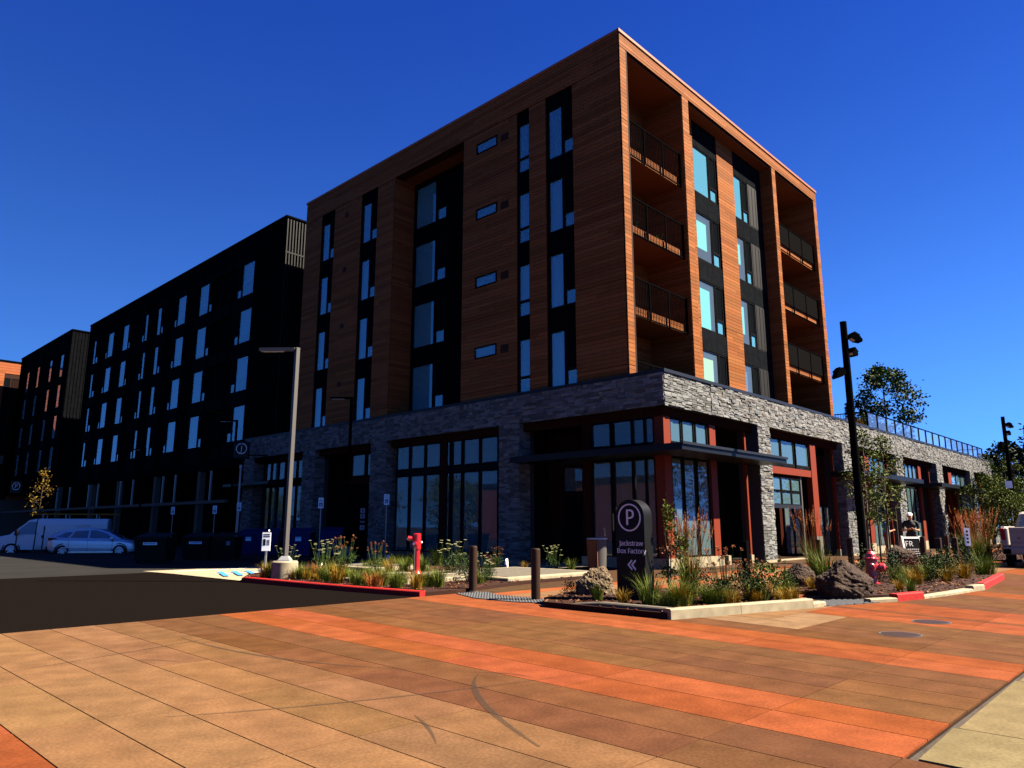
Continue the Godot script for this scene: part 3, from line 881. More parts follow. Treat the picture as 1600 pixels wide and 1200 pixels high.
		for j in 5: slab_of(s, L, -19.71, -19.33, 8.08 + 3.03 * k + j * 0.065, 8.12 + 3.03 * k + j * 0.065, -0.004, 0.02)
		put("vent", s, mat("vent_brown", 0.0275, 0.011, 0.0066, 0.7), b)
		s = Sh.new()
		slab_of(s, L, -31.22, -30.98, 8.22 + 3.03 * k, 8.44 + 3.03 * k, 0.001, 0.05)
		put("vent", s, M.vent_brown, b)
		# recess windows
		window(b, L, -1.24, [[-26.78, -25.34, y0 + 0.28, y1 + 0.32, "pane"], [-25.16, -24.58, y0 + 0.95, y1 + 0.32, "screen"], [-25.16, -24.58, y0 + 0.28, y0 + 0.82, "pane"]], "", "window", 0.05, 0.22)
		s = Sh.new()
		slab_of(s, L, -27.05, -22.05, y1 + 0.40, y0 + 3.03 + 0.21, -1.7, -1.26)
		slab_of(s, L, -24.52, -22.05, y0 + 0.21, y1 + 0.40, -1.7, -1.26)
		put("spandrel", s, M.charcoal_panel, b)
	s = Sh.new()
	slab_of(s, L, -27.05, -22.05, 6.2, 6.56, -1.7, -1.26)
	s.mm(Vector3(20.56, 6.2, -22.06), Vector3(21.85, top, -22.04))
	put("spandrel", s, M.charcoal_panel, b)
	# sunlit middle bay
	var F := face_south(Z - 0.616)
	for k in 4:
		var y0 := 6.35 + 3.03 * k; var y1 := y0 + 2.04
		var bl: String = ["blind_pale", "blind_aqua", "blind_aqua", ""][k]
		var gl: String = "pane" if k == 3 else "clear"
		window(b, F, -0.07, [[26.33, 27.58, y0, y1, gl], [27.72, 28.24, y0 + 0.62, y1, "screen"], [27.72, 28.24, y0, y0 + 0.52, "pane"]], bl, "window", 0.045, 0.14, [1.0, 1.0, 0.72, 1.0][k])
		window(b, F, -0.07, [[30.04, 30.74, y0, y1, gl], [30.88, 31.32, y0 + 0.62, y1, "screen"], [30.88, 31.32, y0, y0 + 0.52, "pane"]], ["curtain_grey", "blind_aqua", "blind_aqua", ""][k], "window", 0.045, 0.14, [1.0, 0.75, 0.6, 1.0][k])
		for q in [[26.24, 28.40], [29.95, 31.42], [31.44, 32.83]]:
			if q[0] > 31.4:
				s = Sh.new()
				slab_of(s, F, q[0], q[1], y0 - 0.05, y1 + 0.05, -0.4, -0.035)
				for j in 4: slab_of(s, F, q[0] + 0.08 + j * 0.34, q[0] + 0.36 + j * 0.34, y0, y1, -0.035, -0.02)
				put("wall_panel", s, mat("ribbed_panel", 0.0055, 0.0052, 0.0055, 0.6), b)
			s = Sh.new()
			slab_of(s, F, q[0], q[1], y1 + 0.055, (y0 + 2.97) if k < 3 else 18.70, -0.4, -0.03)
			put("spandrel", s, M.spandrel_panel, b)
	# balconies on the sunny corner and at the far end
	for k in 4:
		var yf := 15.10 - 3.06 * (3 - k)
		var y0 := 6.35 + 3.03 * k
		for side in 2:
			var u0: float = [20.45, 33.25][side]; var u1: float = [24.418, 38.03][side]
			s = Sh.new()
			if k > 0:
				s.mm(Vector3(u0 + 0.005, yf - 0.36, -15.58), Vector3(u1 - 0.005, yf, -13.98))
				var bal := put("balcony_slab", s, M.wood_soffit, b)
				s = Sh.new()
				siding(s, face_south(-13.955), u0, u1, yf - 0.36, yf)
				stuff(put("fascia", s, M.wood_siding, bal))
				s = Sh.new()
				s.lathe([Vector2(0.0, 0), Vector2(0.06, 0), Vector2(0.06, 0.02), Vector2(0, 0.02)], 12, Vector3(u0 + 0.9, yf - 0.385, -14.6))
				put("downlight", s, M.sign_white, bal)
			# railing
			var lo := yf - 0.38 if k > 0 else yf + 0.05
			s = Sh.new()
			s.mm(Vector3(u0 + 0.01, yf + 1.00, -13.905), Vector3(u1 - 0.01, yf + 1.045, -13.855))
			s.mm(Vector3(u0 + 0.01, lo, -13.90), Vector3(u1 - 0.01, lo + 0.045, -13.86))
			var np := 3
			for j in np + 1:
				var u := lerpf(u0 + 0.04, u1 - 0.04, float(j) / np)
				s.mm(Vector3(u - 0.025, lo - 0.03, -13.91), Vector3(u + 0.025, yf + 1.0, -13.85))
			var rail := put("railing", s, M.black_metal, b)
			if side == 0:
				var proto := Sh.new()
				proto.mm(Vector3(-0.008, 0, -0.008), Vector3(0.008, yf + 1.0 - lo - 0.045, 0.008))
				var pm := proto.mesh()
				var nb := int((u1 - u0) / 0.105)
				for j in nb:
					put("baluster", pm, M.black_metal, rail, Transform3D(Basis(), Vector3(u0 + 0.06 + j * 0.105, lo + 0.045, -13.88)))
			else:
				for j in np:
					var ua := lerpf(u0 + 0.04, u1 - 0.04, float(j) / np) + 0.03; var ub := lerpf(u0 + 0.04, u1 - 0.04, float(j + 1) / np) - 0.03
					s = Sh.new()
					s.mm(Vector3(ua, yf - 0.02, -13.885), Vector3(ub, yf + 0.98, -13.875))
					put("mesh_panel", s, M.balcony_panel, rail)
			# sliding door at the back
			window(b, face_south(-15.50), 0.0, [[u0 + 0.15, u0 + 0.95, y0 - 0.05, y0 + 2.2, "clear"], [u0 + 1.05, u0 + 1.85, y0 - 0.05, y0 + 2.2, "clear"]], "curtain_dim", "sliding_door", 0.05, 0.06)

# ---------------------------------------------------------------- the stone clad shops
func shopfront(parent: Node, f: Transform3D, lights: Array, upper: Array, lower: Array) -> void:
	var u := []
	for l in lights:
		u.append([l[0], l[1], upper[0], upper[1], "shop"])
	window(parent, f, -0.02, u, "", "clerestory", 0.05)
	u = []
	for l in lights:
		u.append([l[0], l[1], lower[0], lower[1], "shop"])
	window(parent, f, -0.02, u, "", "shop_window", 0.05)

func piece(parent: Node, called: String, m: Material, a: Vector3, b: Vector3) -> MeshInstance3D:
	var s := Sh.new()
	s.mm(a, b)
	return put(called, s, m, parent)

func make_podium() -> void:
	var b := thing("stone_podium", "grey ledgestone shop storey with red steel bays and dark flat canopies", "building", Vector3.ZERO)
	var XL := 19.91; var ZR := -12.26
	var L := face_west(XL); var R := face_south(ZR)
	var s := Sh.new()
	# body, floors and roof
	s.mm(Vector3(23.6, 0, -58), Vector3(66.4, 5.1, -16.6))
	s.mm(Vector3(20.25, 5.12, -40.35), Vector3(66.4, 6.2, -12.62))
	put("wall", s, M.interior_dark, b)
	s = Sh.new()
	slab_of(s, L, -40.40, -12.30, 5.13, 6.22, -0.34, -0.03)
	slab_of(s, R, 19.95, 66.5, 5.13, 6.22, -0.36, -0.03)
	var colsL := [[-40.40, -39.24], [-33.98, -32.83], [-28.02, -26.86], [-19.67, -18.62]]
	var colsR := [[26.38, 27.43], [35.10, 36.15], [42.95, 44.20], [50.93, 52.30], [59.50, 60.65], [65.3, 66.5]]
	for c in colsL: slab_of(s, L, c[0] + 0.02, c[1] - 0.02, -0.4, 5.13, -0.85, -0.03)
	for c in colsR: slab_of(s, R, c[0] + 0.02, c[1] - 0.02, 0.0, 5.13, -0.85, -0.03)
	put("stone_backing", s, mat("mortar", 0.0275, 0.0275, 0.0286, 0.95), b)
	# stone veneer: the nearest stones one by one, the rest joined
	var loose := []
	s = Sh.new()
	ledgestone(s, R, 19.905, 22.9, 5.13, 6.20, loose)
	var variants := []
	for k in 8:
		var q := Sh.new()
		q.cbox(Vector3.ZERO, Vector3.ONE, 0.06, Color(0.055 + 0.014 * k, 0.055 + 0.014 * k, 0.054 + 0.014 * k))
		variants.append(q.mesh())
	ledgestone(s, R, 22.9, 66.5, 5.13, 6.20)
	stuff(put("stone_band", s, M.ledgestone, b))
	s = Sh.new()
	ledgestone(s, R, 26.38, 27.43, 0.10, 5.13, loose)
	for k in loose.size():
		put("stone", variants[loose[k][1]], M.ledgestone, b, loose[k][0])
	stuff(put("stone_pier", s, M.ledgestone, b))
	s = Sh.new()
	ledgestone(s, L, -40.40, -12.28, 5.13, 6.20)
	stuff(put("stone_band", s, M.ledgestone, b))
	for c in colsR.slice(1):
		s = Sh.new()
		ledgestone(s, R, c[0], c[1], 0.10, 5.13)
		ledgestone(s, face_west(c[0] + 0.01), ZR - 0.5, ZR - 0.02, 0.10, 5.13)
		stuff(put("stone_pier", s, M.ledgestone, b))
	for c in colsL:
		s = Sh.new()
		ledgestone(s, L, c[0], c[1], 0.10, 5.13)
		ledgestone(s, face_south(c[1] - 0.01), XL + 0.02, XL + 0.6, 0.10, 5.13)
		stuff(put("stone_pier", s, M.ledgestone, b))
	s = Sh.new()
	for c in colsR: slab_of(s, R, c[0], c[1], 0, 0.10, -0.4, 0.02)
	for c in colsL: slab_of(s, L, c[0], c[1], -0.4, 0.10, -0.4, 0.02)
	put("pier_footing", s, M.concrete, b)
	s = Sh.new()
	slab_of(s, L, -40.44, -12.215, 6.20, 6.31, -0.5, 0.045)
	slab_of(s, R, 20.41, 66.54, 6.20, 6.31, -0.5, 0.045)
	put("coping", s, M.coping_metal, b)
	# headers over the bays
	s = Sh.new()
	slab_of(s, L, -39.24, -12.6, 4.84, 5.125, -0.5, -0.24)
	slab_of(s, R, 20.17, 65.3, 4.84, 5.125, -0.5, -0.24)
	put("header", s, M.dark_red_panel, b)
	# ---- corner glass box
	var G := face_south(-12.55); var W := face_west(20.20)
	shopfront(b, G, [[20.66, 21.27], [21.42, 22.10], [22.28, 22.99]], [4.06, 4.78], [0.40, 3.50])
	shopfront(b, W, [[-15.39, -14.67], [-14.48, -13.80], [-13.68, -13.30], [-13.20, -12.93]], [4.02, 4.78], [0.36, 3.46])
	for p in [[20.20, 20.60, -12.95, -12.53], [23.17, 23.59, -12.9, -12.53]]:
		piece(b, "red_post", M.red_steel, Vector3(p[0], 0.33, p[2]), Vector3(p[1], 4.84, p[3]))
	piece(b, "red_post", M.dark_red_panel, Vector3(20.19, 0.33, -15.85), Vector3(20.5, 4.84, -15.5))
	for p in [[20.62, 23.15, 3.55, 4.0], [20.62, 23.15, 4.83, 4.86]]:
		piece(b, "transom", M.dark_frame, Vector3(p[0], p[2], -12.62), Vector3(p[1], p[3], -12.56))
	piece(b, "transom", M.dark_frame, Vector3(20.21, 3.52, -15.48), Vector3(20.28, 3.97, -12.97))
	s = Sh.new()
	s.mm(Vector3(20.12, 0, -12.47), Vector3(23.66, 0.33, -12.75))
	s.mm(Vector3(20.12, 0, -15.9), Vector3(20.4, 0.33, -12.75))
	put("sill_wall", s, M.concrete, b)
	# recessed shop doors round the corner
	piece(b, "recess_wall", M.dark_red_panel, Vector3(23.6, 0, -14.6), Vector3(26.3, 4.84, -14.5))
	window(b, face_south(-14.45), 0.0, [[23.95, 24.85, 0.1, 2.3, "shop"], [24.98, 25.88, 0.1, 2.3, "shop"], [23.95, 25.88, 2.45, 3.4, "shop"]], "", "shop_door", 0.07)
	piece(b, "red_post", M.red_steel, Vector3(25.94, 0.30, -12.72), Vector3(26.06, 4.84, -12.6))
	piece(b, "post_footing", M.concrete, Vector3(25.90, 0, -12.74), Vector3(26.10, 0.30, -12.56))
	piece(b, "post_footing", M.concrete, Vector3(24.15, 0, -12.74), Vector3(24.33, 0.32, -12.56))
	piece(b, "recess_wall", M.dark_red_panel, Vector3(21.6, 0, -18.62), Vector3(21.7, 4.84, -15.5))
	window(b, face_west(21.55), 0.0, [[-17.80, -16.92, 2.62, 3.5, "shop"], [-17.80, -16.92, 0.1, 2.4, "screen"]], "", "shop_door", 0.07)
	# ---- shaded shop windows
	shopfront(b, W, [[-26.40, -25.57], [-25.40, -24.52], [-24.36, -23.48], [-23.01, -22.87], [-22.65, -22.15], [-21.98, -21.10], [-20.95, -20.06]], [3.82, 4.78], [0.32, 3.46])
	piece(b, "mullion_post", M.dark_red_panel, Vector3(20.18, 0.2, -23.40), Vector3(20.5, 4.84, -23.08))
	piece(b, "transom", M.dark_frame, Vector3(20.2, 3.52, -26.5), Vector3(20.28, 3.76, -20.0))
	s = Sh.new()
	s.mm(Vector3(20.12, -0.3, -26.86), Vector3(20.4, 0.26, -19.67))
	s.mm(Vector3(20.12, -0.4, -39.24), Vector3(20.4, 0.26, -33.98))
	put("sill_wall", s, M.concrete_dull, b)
	window(b, W, -0.02, [[-29.90, -28.91, 3.70, 4.66, "shop"], [-28.68, -28.40, 3.70, 4.66, "shop"]], "", "clerestory", 0.05)
	piece(b, "recess_wall", M.charcoal_panel, Vector3(21.9, -0.4, -32.83), Vector3(22.0, 4.84, -28.02))
	piece(b, "lintel", M.dark_red_panel, Vector3(20.2, 3.3, -30.2), Vector3(20.5, 3.6, -28.02))
	window(b, face_west(21.85), 0.0, [[-30.9, -29.9, 0.1, 2.4, "screen"], [-29.7, -28.7, 0.1, 2.4, "shop"]], "", "shop_door", 0.07)
	shopfront(b, W, [[-38.25, -37.82], [-37.63, -37.05], [-36.89, -36.28], [-35.66, -35.10], [-34.92, -34.45]], [3.85, 4.74], [0.32, 3.42])
	piece(b, "canopy", M.canopy_metal, Vector3(19.0, 3.52, -41.0), Vector3(20.2, 3.66, -35.8))
	# ---- sunlit bays along the plaza
	shopfront(b, G, [[28.11, 28.95], [29.10, 30.27], [30.53, 31.80]], [3.86, 4.78], [3.74, 3.76])
	roll_door(b, 28.05, 30.85)
	piece(b, "red_lintel", M.red_steel, Vector3(27.9, 3.40, -12.66), Vector3(31.86, 3.68, -12.5))
	piece(b, "red_post", M.red_steel, Vector3(31.88, 0.9, -12.72), Vector3(32.46, 4.84, -12.48))
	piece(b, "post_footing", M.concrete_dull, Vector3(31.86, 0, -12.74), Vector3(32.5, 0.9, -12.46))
	piece(b, "door_jamb", M.grey_metal, Vector3(30.9, 0, -12.7), Vector3(31.0, 3.4, -12.6))
	piece(b, "red_post", M.red_steel, Vector3(34.80, 0.3, -12.72), Vector3(34.92, 4.84, -12.6))
	piece(b, "post_footing", M.concrete, Vector3(34.76, 0, -12.74), Vector3(34.96, 0.30, -12.58))
	for q in [[32.5, 35.1], [36.15, 38.6], [48.4, 50.9], [52.3, 54.5], [60.65, 63]]:
		piece(b, "recess_wall", M.dark_red_panel, Vector3(q[0], 0, -14.4), Vector3(q[1], 4.84, -14.3))
		window(b, face_south(-14.25), 0.0, [[q[0] + 0.4, q[0] + 1.3, 0.1, 2.3, "shop"], [q[0] + 1.4, q[0] + 2.1, 0.1, 2.3, "shop"]], "", "shop_door", 0.07)
	for q in [[39.5, 41.9, 38.75, 39.3], [45.45, 47.75, 47.85, 48.36], [55.65, 59.2, 54.6, 55.4], [63.9, 65.2, 63.2, 63.8]]:
		var lights := []
		var cnt := 3
		for k in cnt:
			var w: float = (q[1] - q[0]) / cnt
			lights.append([q[0] + k * w + 0.06, q[0] + (k + 1) * w - 0.06])
		shopfront(b, G, lights, [3.86, 4.78], [0.4, 3.5])
		piece(b, "red_post", M.red_steel, Vector3(q[2], 0.5, -12.72), Vector3(q[3], 4.84, -12.48))
		piece(b, "post_footing", M.concrete, Vector3(q[2] - 0.02, 0, -12.74), Vector3(q[3] + 0.02, 0.5, -12.46))
		piece(b, "sill_wall", M.concrete, Vector3(q[0], 0, -12.75), Vector3(q[1], 0.36, -12.49))
	for u in [42.6, 50.55, 59.1]:
		piece(b, "red_post", M.red_steel, Vector3(u, 0.3, -12.72), Vector3(u + 0.1, 4.84, -12.6))
	# shop entrance with its red portal
	for p in [[55.1, 55.75, 0.4, 3.55], [58.9, 59.05, 0.4, 3.55], [55.1, 59.05, 3.55, 3.85]]:
		piece(b, "red_portal", M.red_steel, Vector3(p[0], p[2], -12.45), Vector3(p[1], p[3], -12.2))
	# flat steel canopies
	s = Sh.new()
	s.mm(Vector3(18.95, 3.56, -18.2), Vector3(20.6, 3.77, -11.15))
	s.mm(Vector3(20.6, 3.56, -12.5), Vector3(26.25, 3.77, -11.15))
	put("canopy", s, M.canopy_metal, b)
	piece(b, "canopy_edge", M.coping_metal, Vector3(18.93, 3.72, -11.14), Vector3(26.27, 3.80, -11.10))
	for q in [[34.4, 43.6], [47.2, 51.2], [52.6, 60.4], [61.8, 66.6]]:
		piece(b, "canopy", M.canopy_metal, Vector3(q[0], 3.56, -12.6), Vector3(q[1], 3.77, -11.15))
	# terrace railing of glass panels
	var rail := Sh.new()
	rail.mm(Vector3(40.1, 7.19, -12.62), Vector3(65.95, 7.24, -12.56))
	rail.mm(Vector3(40.1, 6.34, -12.61), Vector3(65.95, 6.38, -12.57))
	rail.mm(Vector3(40.07, 7.19, -24.0), Vector3(40.13, 7.24, -12.56))
	rail.mm(Vector3(65.92, 7.19, -24.0), Vector3(65.98, 7.24, -12.56))
	rail.mm(Vector3(38.5, 6.3, -24.0), Vector3(66.0, 7.2, -24.2))
	var ro := put("terrace_railing", rail, M.black_metal, b)
	var u := 40.1
	var stepu := 25.85 / 17.0
	for k in 18:
		piece(ro, "rail_post", M.black_metal, Vector3(u - 0.03, 6.3, -12.63), Vector3(u + 0.03, 7.19, -12.55))
		if k < 17:
			s = Sh.new()
			s.quad(Vector3(u + 0.05, 6.40, -12.59), Vector3(u + stepu - 0.05, 6.40, -12.59), Vector3(u + stepu - 0.05, 7.18, -12.59), Vector3(u + 0.05, 7.18, -12.59))
			put("glass_panel", s, M.rail_glass, ro)
		u += stepu
	var pk := Sh.new()
	pk.mm(Vector3(-0.01, 6.31, -0.01), Vector3(0.01, 7.19, 0.01))
	var pkm := pk.mesh()
	for k in 40: put("picket", pkm, M.black_metal, ro, Transform3D(Basis(), Vector3(40.1, 0, -12.75 - k * 0.13)))

func roll_door(b: Node, u0: float, u1: float) -> void:
	# sectional glass door, half raised
	var lights := []
	for r in 2:
		for k in 3:
			var w := (u1 - u0) / 3.0
			lights.append([u0 + k * w + 0.05, u0 + (k + 1) * w - 0.05, 2.22 + r * 0.55, 2.70 + r * 0.55, "shop"])
	window(b, face_south(-12.62), 0.0, lights, "", "sectional_door", 0.05)
	piece(b, "door_rail", M.coping_metal, Vector3(u0, 2.04, -12.66), Vector3(u1, 2.18, -12.58))
	piece(b, "threshold", M.concrete, Vector3(u0, 0, -12.8), Vector3(u1, 0.04, -12.5))

# ---------------------------------------------------------------- dark wings
func make_wing() -> void:
	var b := thing("charcoal_wing", "long charcoal metal clad apartment wing raised on columns beside the wood block", "building", Vector3.ZERO)
	var L := face_west(19.95)
	var s := Sh.new()
	s.mm(Vector3(20.5, 4.85, -72.05), Vector3(38, 19.2, -37.4))
	s.mm(Vector3(25, -0.4, -98), Vector3(26, 4.9, -40.4))
	put("wall", s, M.interior_dark, b)
	# strips that hold the windows: [strip from, to, panes, screens, low panes]
	var bays := [
		[-43.75, -40.95, [-42.55, -41.10], [-43.18, -42.66], true],
		[-49.25, -46.70, [-48.82, -47.44], [-47.32, -46.80], true],
		[-53.25, -50.95, [-52.45, -51.10], [-52.97, -52.56], true],
		[-56.60, -54.20, [-56.20, -55.55], [-55.44, -55.02], true],
		[-60.20, -57.95, [-58.66, -58.10], [-59.20, -58.76], true],
		[-63.75, -61.55, [-63.42, -62.25], [-62.14, -61.70], true],
		[-67.75, -65.50, [-66.98, -65.72], [-67.50, -67.08], true],
		[-71.10, -68.60, [-70.70, -70.15], [-70.05, -69.44], true],
	]
	var solid := []
	var last := -72.1
	var order := bays.duplicate()
	order.append([-46.65, -44.10, [], [], false])
	order.sort_custom(func(p, q): return p[0] < q[0])
	s = Sh.new()
	for y in order:
		slab_of(s, L, last, y[0], 4.85, 19.2, -0.6, 0.0)
		solid.append([last, y[0]])
		last = y[1]
	slab_of(s, L, last, -37.35, 4.85, 19.2, -0.6, 0.0)
	solid.append([last, -37.35])
	for y in order: slab_of(s, L, y[0], y[1], 18.05, 19.2, -0.6, -0.003)
	for y in order: slab_of(s, L, y[0], y[1], 4.85, 5.35, -0.6, -0.003)
	put("cladding", s, M.charcoal_panel, b)
	var ribs := Sh.new()
	for p in solid:
		var u: float = p[0] + 0.15
		while u < p[1] - 0.1:
			slab_of(ribs, L, u, u + 0.04, 4.9, 19.1, 0.0, 0.025)
			u += 0.3
	stuff(put("rib", ribs, M.charcoal_panel, b))
	for bay in bays:
		for k in 4:
			var y0 := 6.35 + 3.03 * k; var y1 := y0 + 2.08
			s = Sh.new()
			slab_of(s, L, bay[0], bay[1], y0 - 0.95 if k > 0 else 5.35, y0 - 0.06, -0.4, -0.05)
			put("spandrel", s, M.spandrel_panel, b)
			if k == 3:
				s = Sh.new()
				slab_of(s, L, bay[0], bay[1], y1 + 0.06, 18.05, -0.4, -0.05)
				put("spandrel", s, M.spandrel_panel, b)
			window(b, L, -0.09, [[bay[2][0], bay[2][1], y0, y1, "pane"], [bay[3][0], bay[3][1], y0 + 0.62, y1, "screen"], [bay[3][0], bay[3][1], y0, y0 + 0.52, "pane"]], "curtain_grey", "window", 0.045, 0.16, rng.randf_range(0.5, 1.0))
			# dark fixed panel beside the lights
			var lo: float = minf(bay[2][0], bay[3][0]); var hi: float = maxf(bay[2][1], bay[3][1])
			s = Sh.new()
			if lo - 0.06 > bay[0] + 0.02: slab_of(s, L, bay[0], lo - 0.06, y0 - 0.06, y1 + 0.06, -0.4, -0.12)
			if hi + 0.06 < bay[1] - 0.02: slab_of(s, L, hi + 0.06, bay[1], y0 - 0.06, y1 + 0.06, -0.4, -0.12)
			if s.v.size(): put("side_panel", s, M.insect_screen, b)
	for k in 4:
		var y0 := 6.35 + 3.03 * k
		for q in [[-46.6, -45.45], [-45.3, -44.15]]:
			s = Sh.new()
			slab_of(s, L, q[0], q[1], y0 - 0.1, y0 + 2.1, -0.5, -0.3)
			put("side_panel", s, M.insect_screen, b)
			s = Sh.new()
			slab_of(s, L, q[0], q[1], y0 + 2.15, y0 + 2.9, -0.5, -0.05)
			put("spandrel", s, M.spandrel_panel, b)
	# ribbed end wall that catches the sun
	s = Sh.new()
	s.mm(Vector3(19.96, 5.9, -37.5), Vector3(38, 19.2, -37.36))
	var ew := put("end_wall", s, M.charcoal_panel, b)
	s = Sh.new()
	var x := 20.0
	while x < 27:
		s.mm(Vector3(x, 5.95, -37.36), Vector3(x + 0.07, 19.1, -37.28), Color(2.2, 2.2, 2.2))
		x += 0.19
	s.mm(Vector3(19.97, 17.0, -37.36), Vector3(27, 17.08, -37.27), Color(2.2, 2.2, 2.2))
	stuff(put("rib", s, mat("rib_grey", 0.008, 0.008, 0.0085, 0.5, 0.2), ew))
	s = Sh.new()
	s.mm(Vector3(19.9, 19.2, -72.1), Vector3(38, 19.3, -37.25))
	put("roof_coping", s, M.black_metal, b)
	piece(b, "soffit", M.charcoal_panel, Vector3(20.0, 4.75, -72), Vector3(25.2, 4.84, -40.4))
	# ground floor columns, canopy beam and short posts above it
	for z in [-46.7, -53.9, -61.2, -67.4, -76.6]:
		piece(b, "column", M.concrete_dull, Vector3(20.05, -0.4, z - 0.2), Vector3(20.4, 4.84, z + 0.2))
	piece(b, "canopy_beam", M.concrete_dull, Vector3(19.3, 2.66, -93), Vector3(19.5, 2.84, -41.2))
	for z in [-43.4, -48.6, -50.6, -56.0, -58.5, -63.4, -65.6, -70.5, -74]:
		piece(b, "canopy_hanger", M.galvanised, Vector3(19.32, 2.84, z - 0.05), Vector3(19.42, 4.6, z + 0.05))
	for z in [-44.5, -49.7, -57.5, -64.2]:
		piece(b, "shop_wall", M.charcoal_panel, Vector3(22.5, -0.4, z - 1.6), Vector3(22.7, 4.75, z + 1.2))

	# the next block along
	b = thing("charcoal_block", "charcoal apartment block standing beyond the long dark wing", "building", Vector3.ZERO)
	s = Sh.new()
	s.mm(Vector3(20.35, 4.6, -95.8), Vector3(38, 19.9, -77.6))
	s.mm(Vector3(23, 0.0, -95.8), Vector3(38, 4.6, -77.6))
	s.mm(Vector3(20, -0.4, -78.2), Vector3(23, 4.6, -77.6))
	put("wall", s, M.charcoal_panel, b)
	s = Sh.new()
	s.mm(Vector3(19.95, 4.6, -95.85), Vector3(20.35, 19.9, -93.3))
	var prev := -91.2
	var cols := [[-92.9, -91.5], [-88.9, -87.5], [-84.4, -83.0], [-80.7, -79.2]]
	prev = -95.8
	for c in cols:
		s.mm(Vector3(19.95, 4.6, prev), Vector3(20.35, 19.9, c[0] - 0.3))
		prev = c[1] + 0.3
	s.mm(Vector3(19.95, 4.6, prev), Vector3(20.35, 19.9, -77.6))
	put("cladding", s, M.charcoal_panel, b)
	var P := face_west(19.95)
	for c in cols:
		for k in 4:
			var y0 := 6.6 + 3.03 * k
			window(b, P, -0.1, [[c[0], c[1] - 0.55, y0, y0 + 2.2, "pane"], [c[1] - 0.42, c[1], y0, y0 + 2.2, "screen"]], "curtain_dim")
			s = Sh.new()
			slab_of(s, P, c[0] - 0.3, c[1] + 0.3, y0 + 2.3, y0 + 3.0 if k < 3 else 19.9, -0.35, -0.05)
			put("spandrel", s, M.spandrel_panel, b)
	s = Sh.new()
	var xx := 20.0
	while xx < 27:
		s.mm(Vector3(xx, 4.7, -77.6), Vector3(xx + 0.08, 19.8, -77.55))
		xx += 0.28
	stuff(put("rib", s, M.charcoal_panel, b))
	s = Sh.new()
	s.mm(Vector3(19.9, 19.9, -95.9), Vector3(38, 20.0, -77.5))
	put("roof_coping", s, M.black_metal, b)

func make_far_buildings() -> void:
	var b := thing("orange_building", "sunlit orange wood clad building at the far end of the lane", "building", Vector3.ZERO)
	var F := face_south(-98.0)
	piece(b, "wall", M.joint_brown, Vector3(15.5, 0, -112), Vector3(30, 19.85, -98.05))
	var s := Sh.new()
	var y := 4.2
	while y < 19.8:
		for seg in [[15.5, 18.0], [18.0, 18.95], [20.6, 30.0]]:
			if y > 19.8: continue
			var k := rng.randf_range(0.8, 1.15)
			slab_of(s, F, seg[0], seg[1], y, minf(y + 0.29, 19.85), -0.05, 0.0, Color(0.22 * k, 0.062 * k, 0.022 * k))
		if y > 18.3: slab_of(s, F, 18.95, 20.6, y, minf(y + 0.29, 19.85), -0.05, 0.0, Color(0.22, 0.062, 0.022))
		y += 0.31
	stuff(put("siding", s, M.far_orange_cladding, b))
	for k in 4:
		var y0 := 15.3 - 3.1 * k
		window(b, F, -0.04, [[19.75, 20.5, y0, y0 + 2.6, "pane"], [19.05, 19.55, y0 + 0.7, y0 + 2.6, "screen"], [19.05, 19.55, y0, y0 + 0.6, "pane"]], "curtain_grey")
		s = Sh.new()
		slab_of(s, F, 18.95, 20.6, y0 - 0.42, y0 - 0.08, -0.1, 0.0)
		put("spandrel", s, M.spandrel_panel, b)
		if k > 1:
			piece(b, "balcony", M.concrete_dull, Vector3(16.5, y0 - 1.0, -98), Vector3(19.6, y0 - 0.1, -96.6))
	piece(b, "plinth", M.concrete_dull, Vector3(15.5, 0, -98), Vector3(30, 4.2, -97.7))
	s = Sh.new()
	s.mm(Vector3(15.4, 19.85, -112), Vector3(30.1, 19.97, -97.9))
	put("roof_coping", s, M.black_metal, b)
	# what the shaded shop windows reflect from across the lane
	b = thing("brick_warehouse", "low orange brick warehouse across the lane reflected in the shop windows", "building", Vector3(-22, 0, -50))
	piece(b, "wall", mat("warehouse_brick", 0.06, 0.016, 0.006, 0.85), Vector3(-8, 0, -7), Vector3(8, 5.4, 16))
	piece(b, "roof", M.charcoal_panel, Vector3(-8.2, 5.4, -7.2), Vector3(8.2, 5.7, 16.2))
	for k in 4:
		window(b, face_south(16.0), 0.04, [[-6.5 + k * 3.6, -4.8 + k * 3.6, 1.0, 3.2, "pane"]], "")
		var ew := Transform3D(Basis(Vector3(0, 0, -1), Vector3(0, 1, 0), Vector3(1, 0, 0)), Vector3(8, 0, 0))
		window(b, ew, 0.04, [[-13.5 + k * 5.0, -11.5 + k * 5.0, 1.0, 3.0, "pane"]], "")

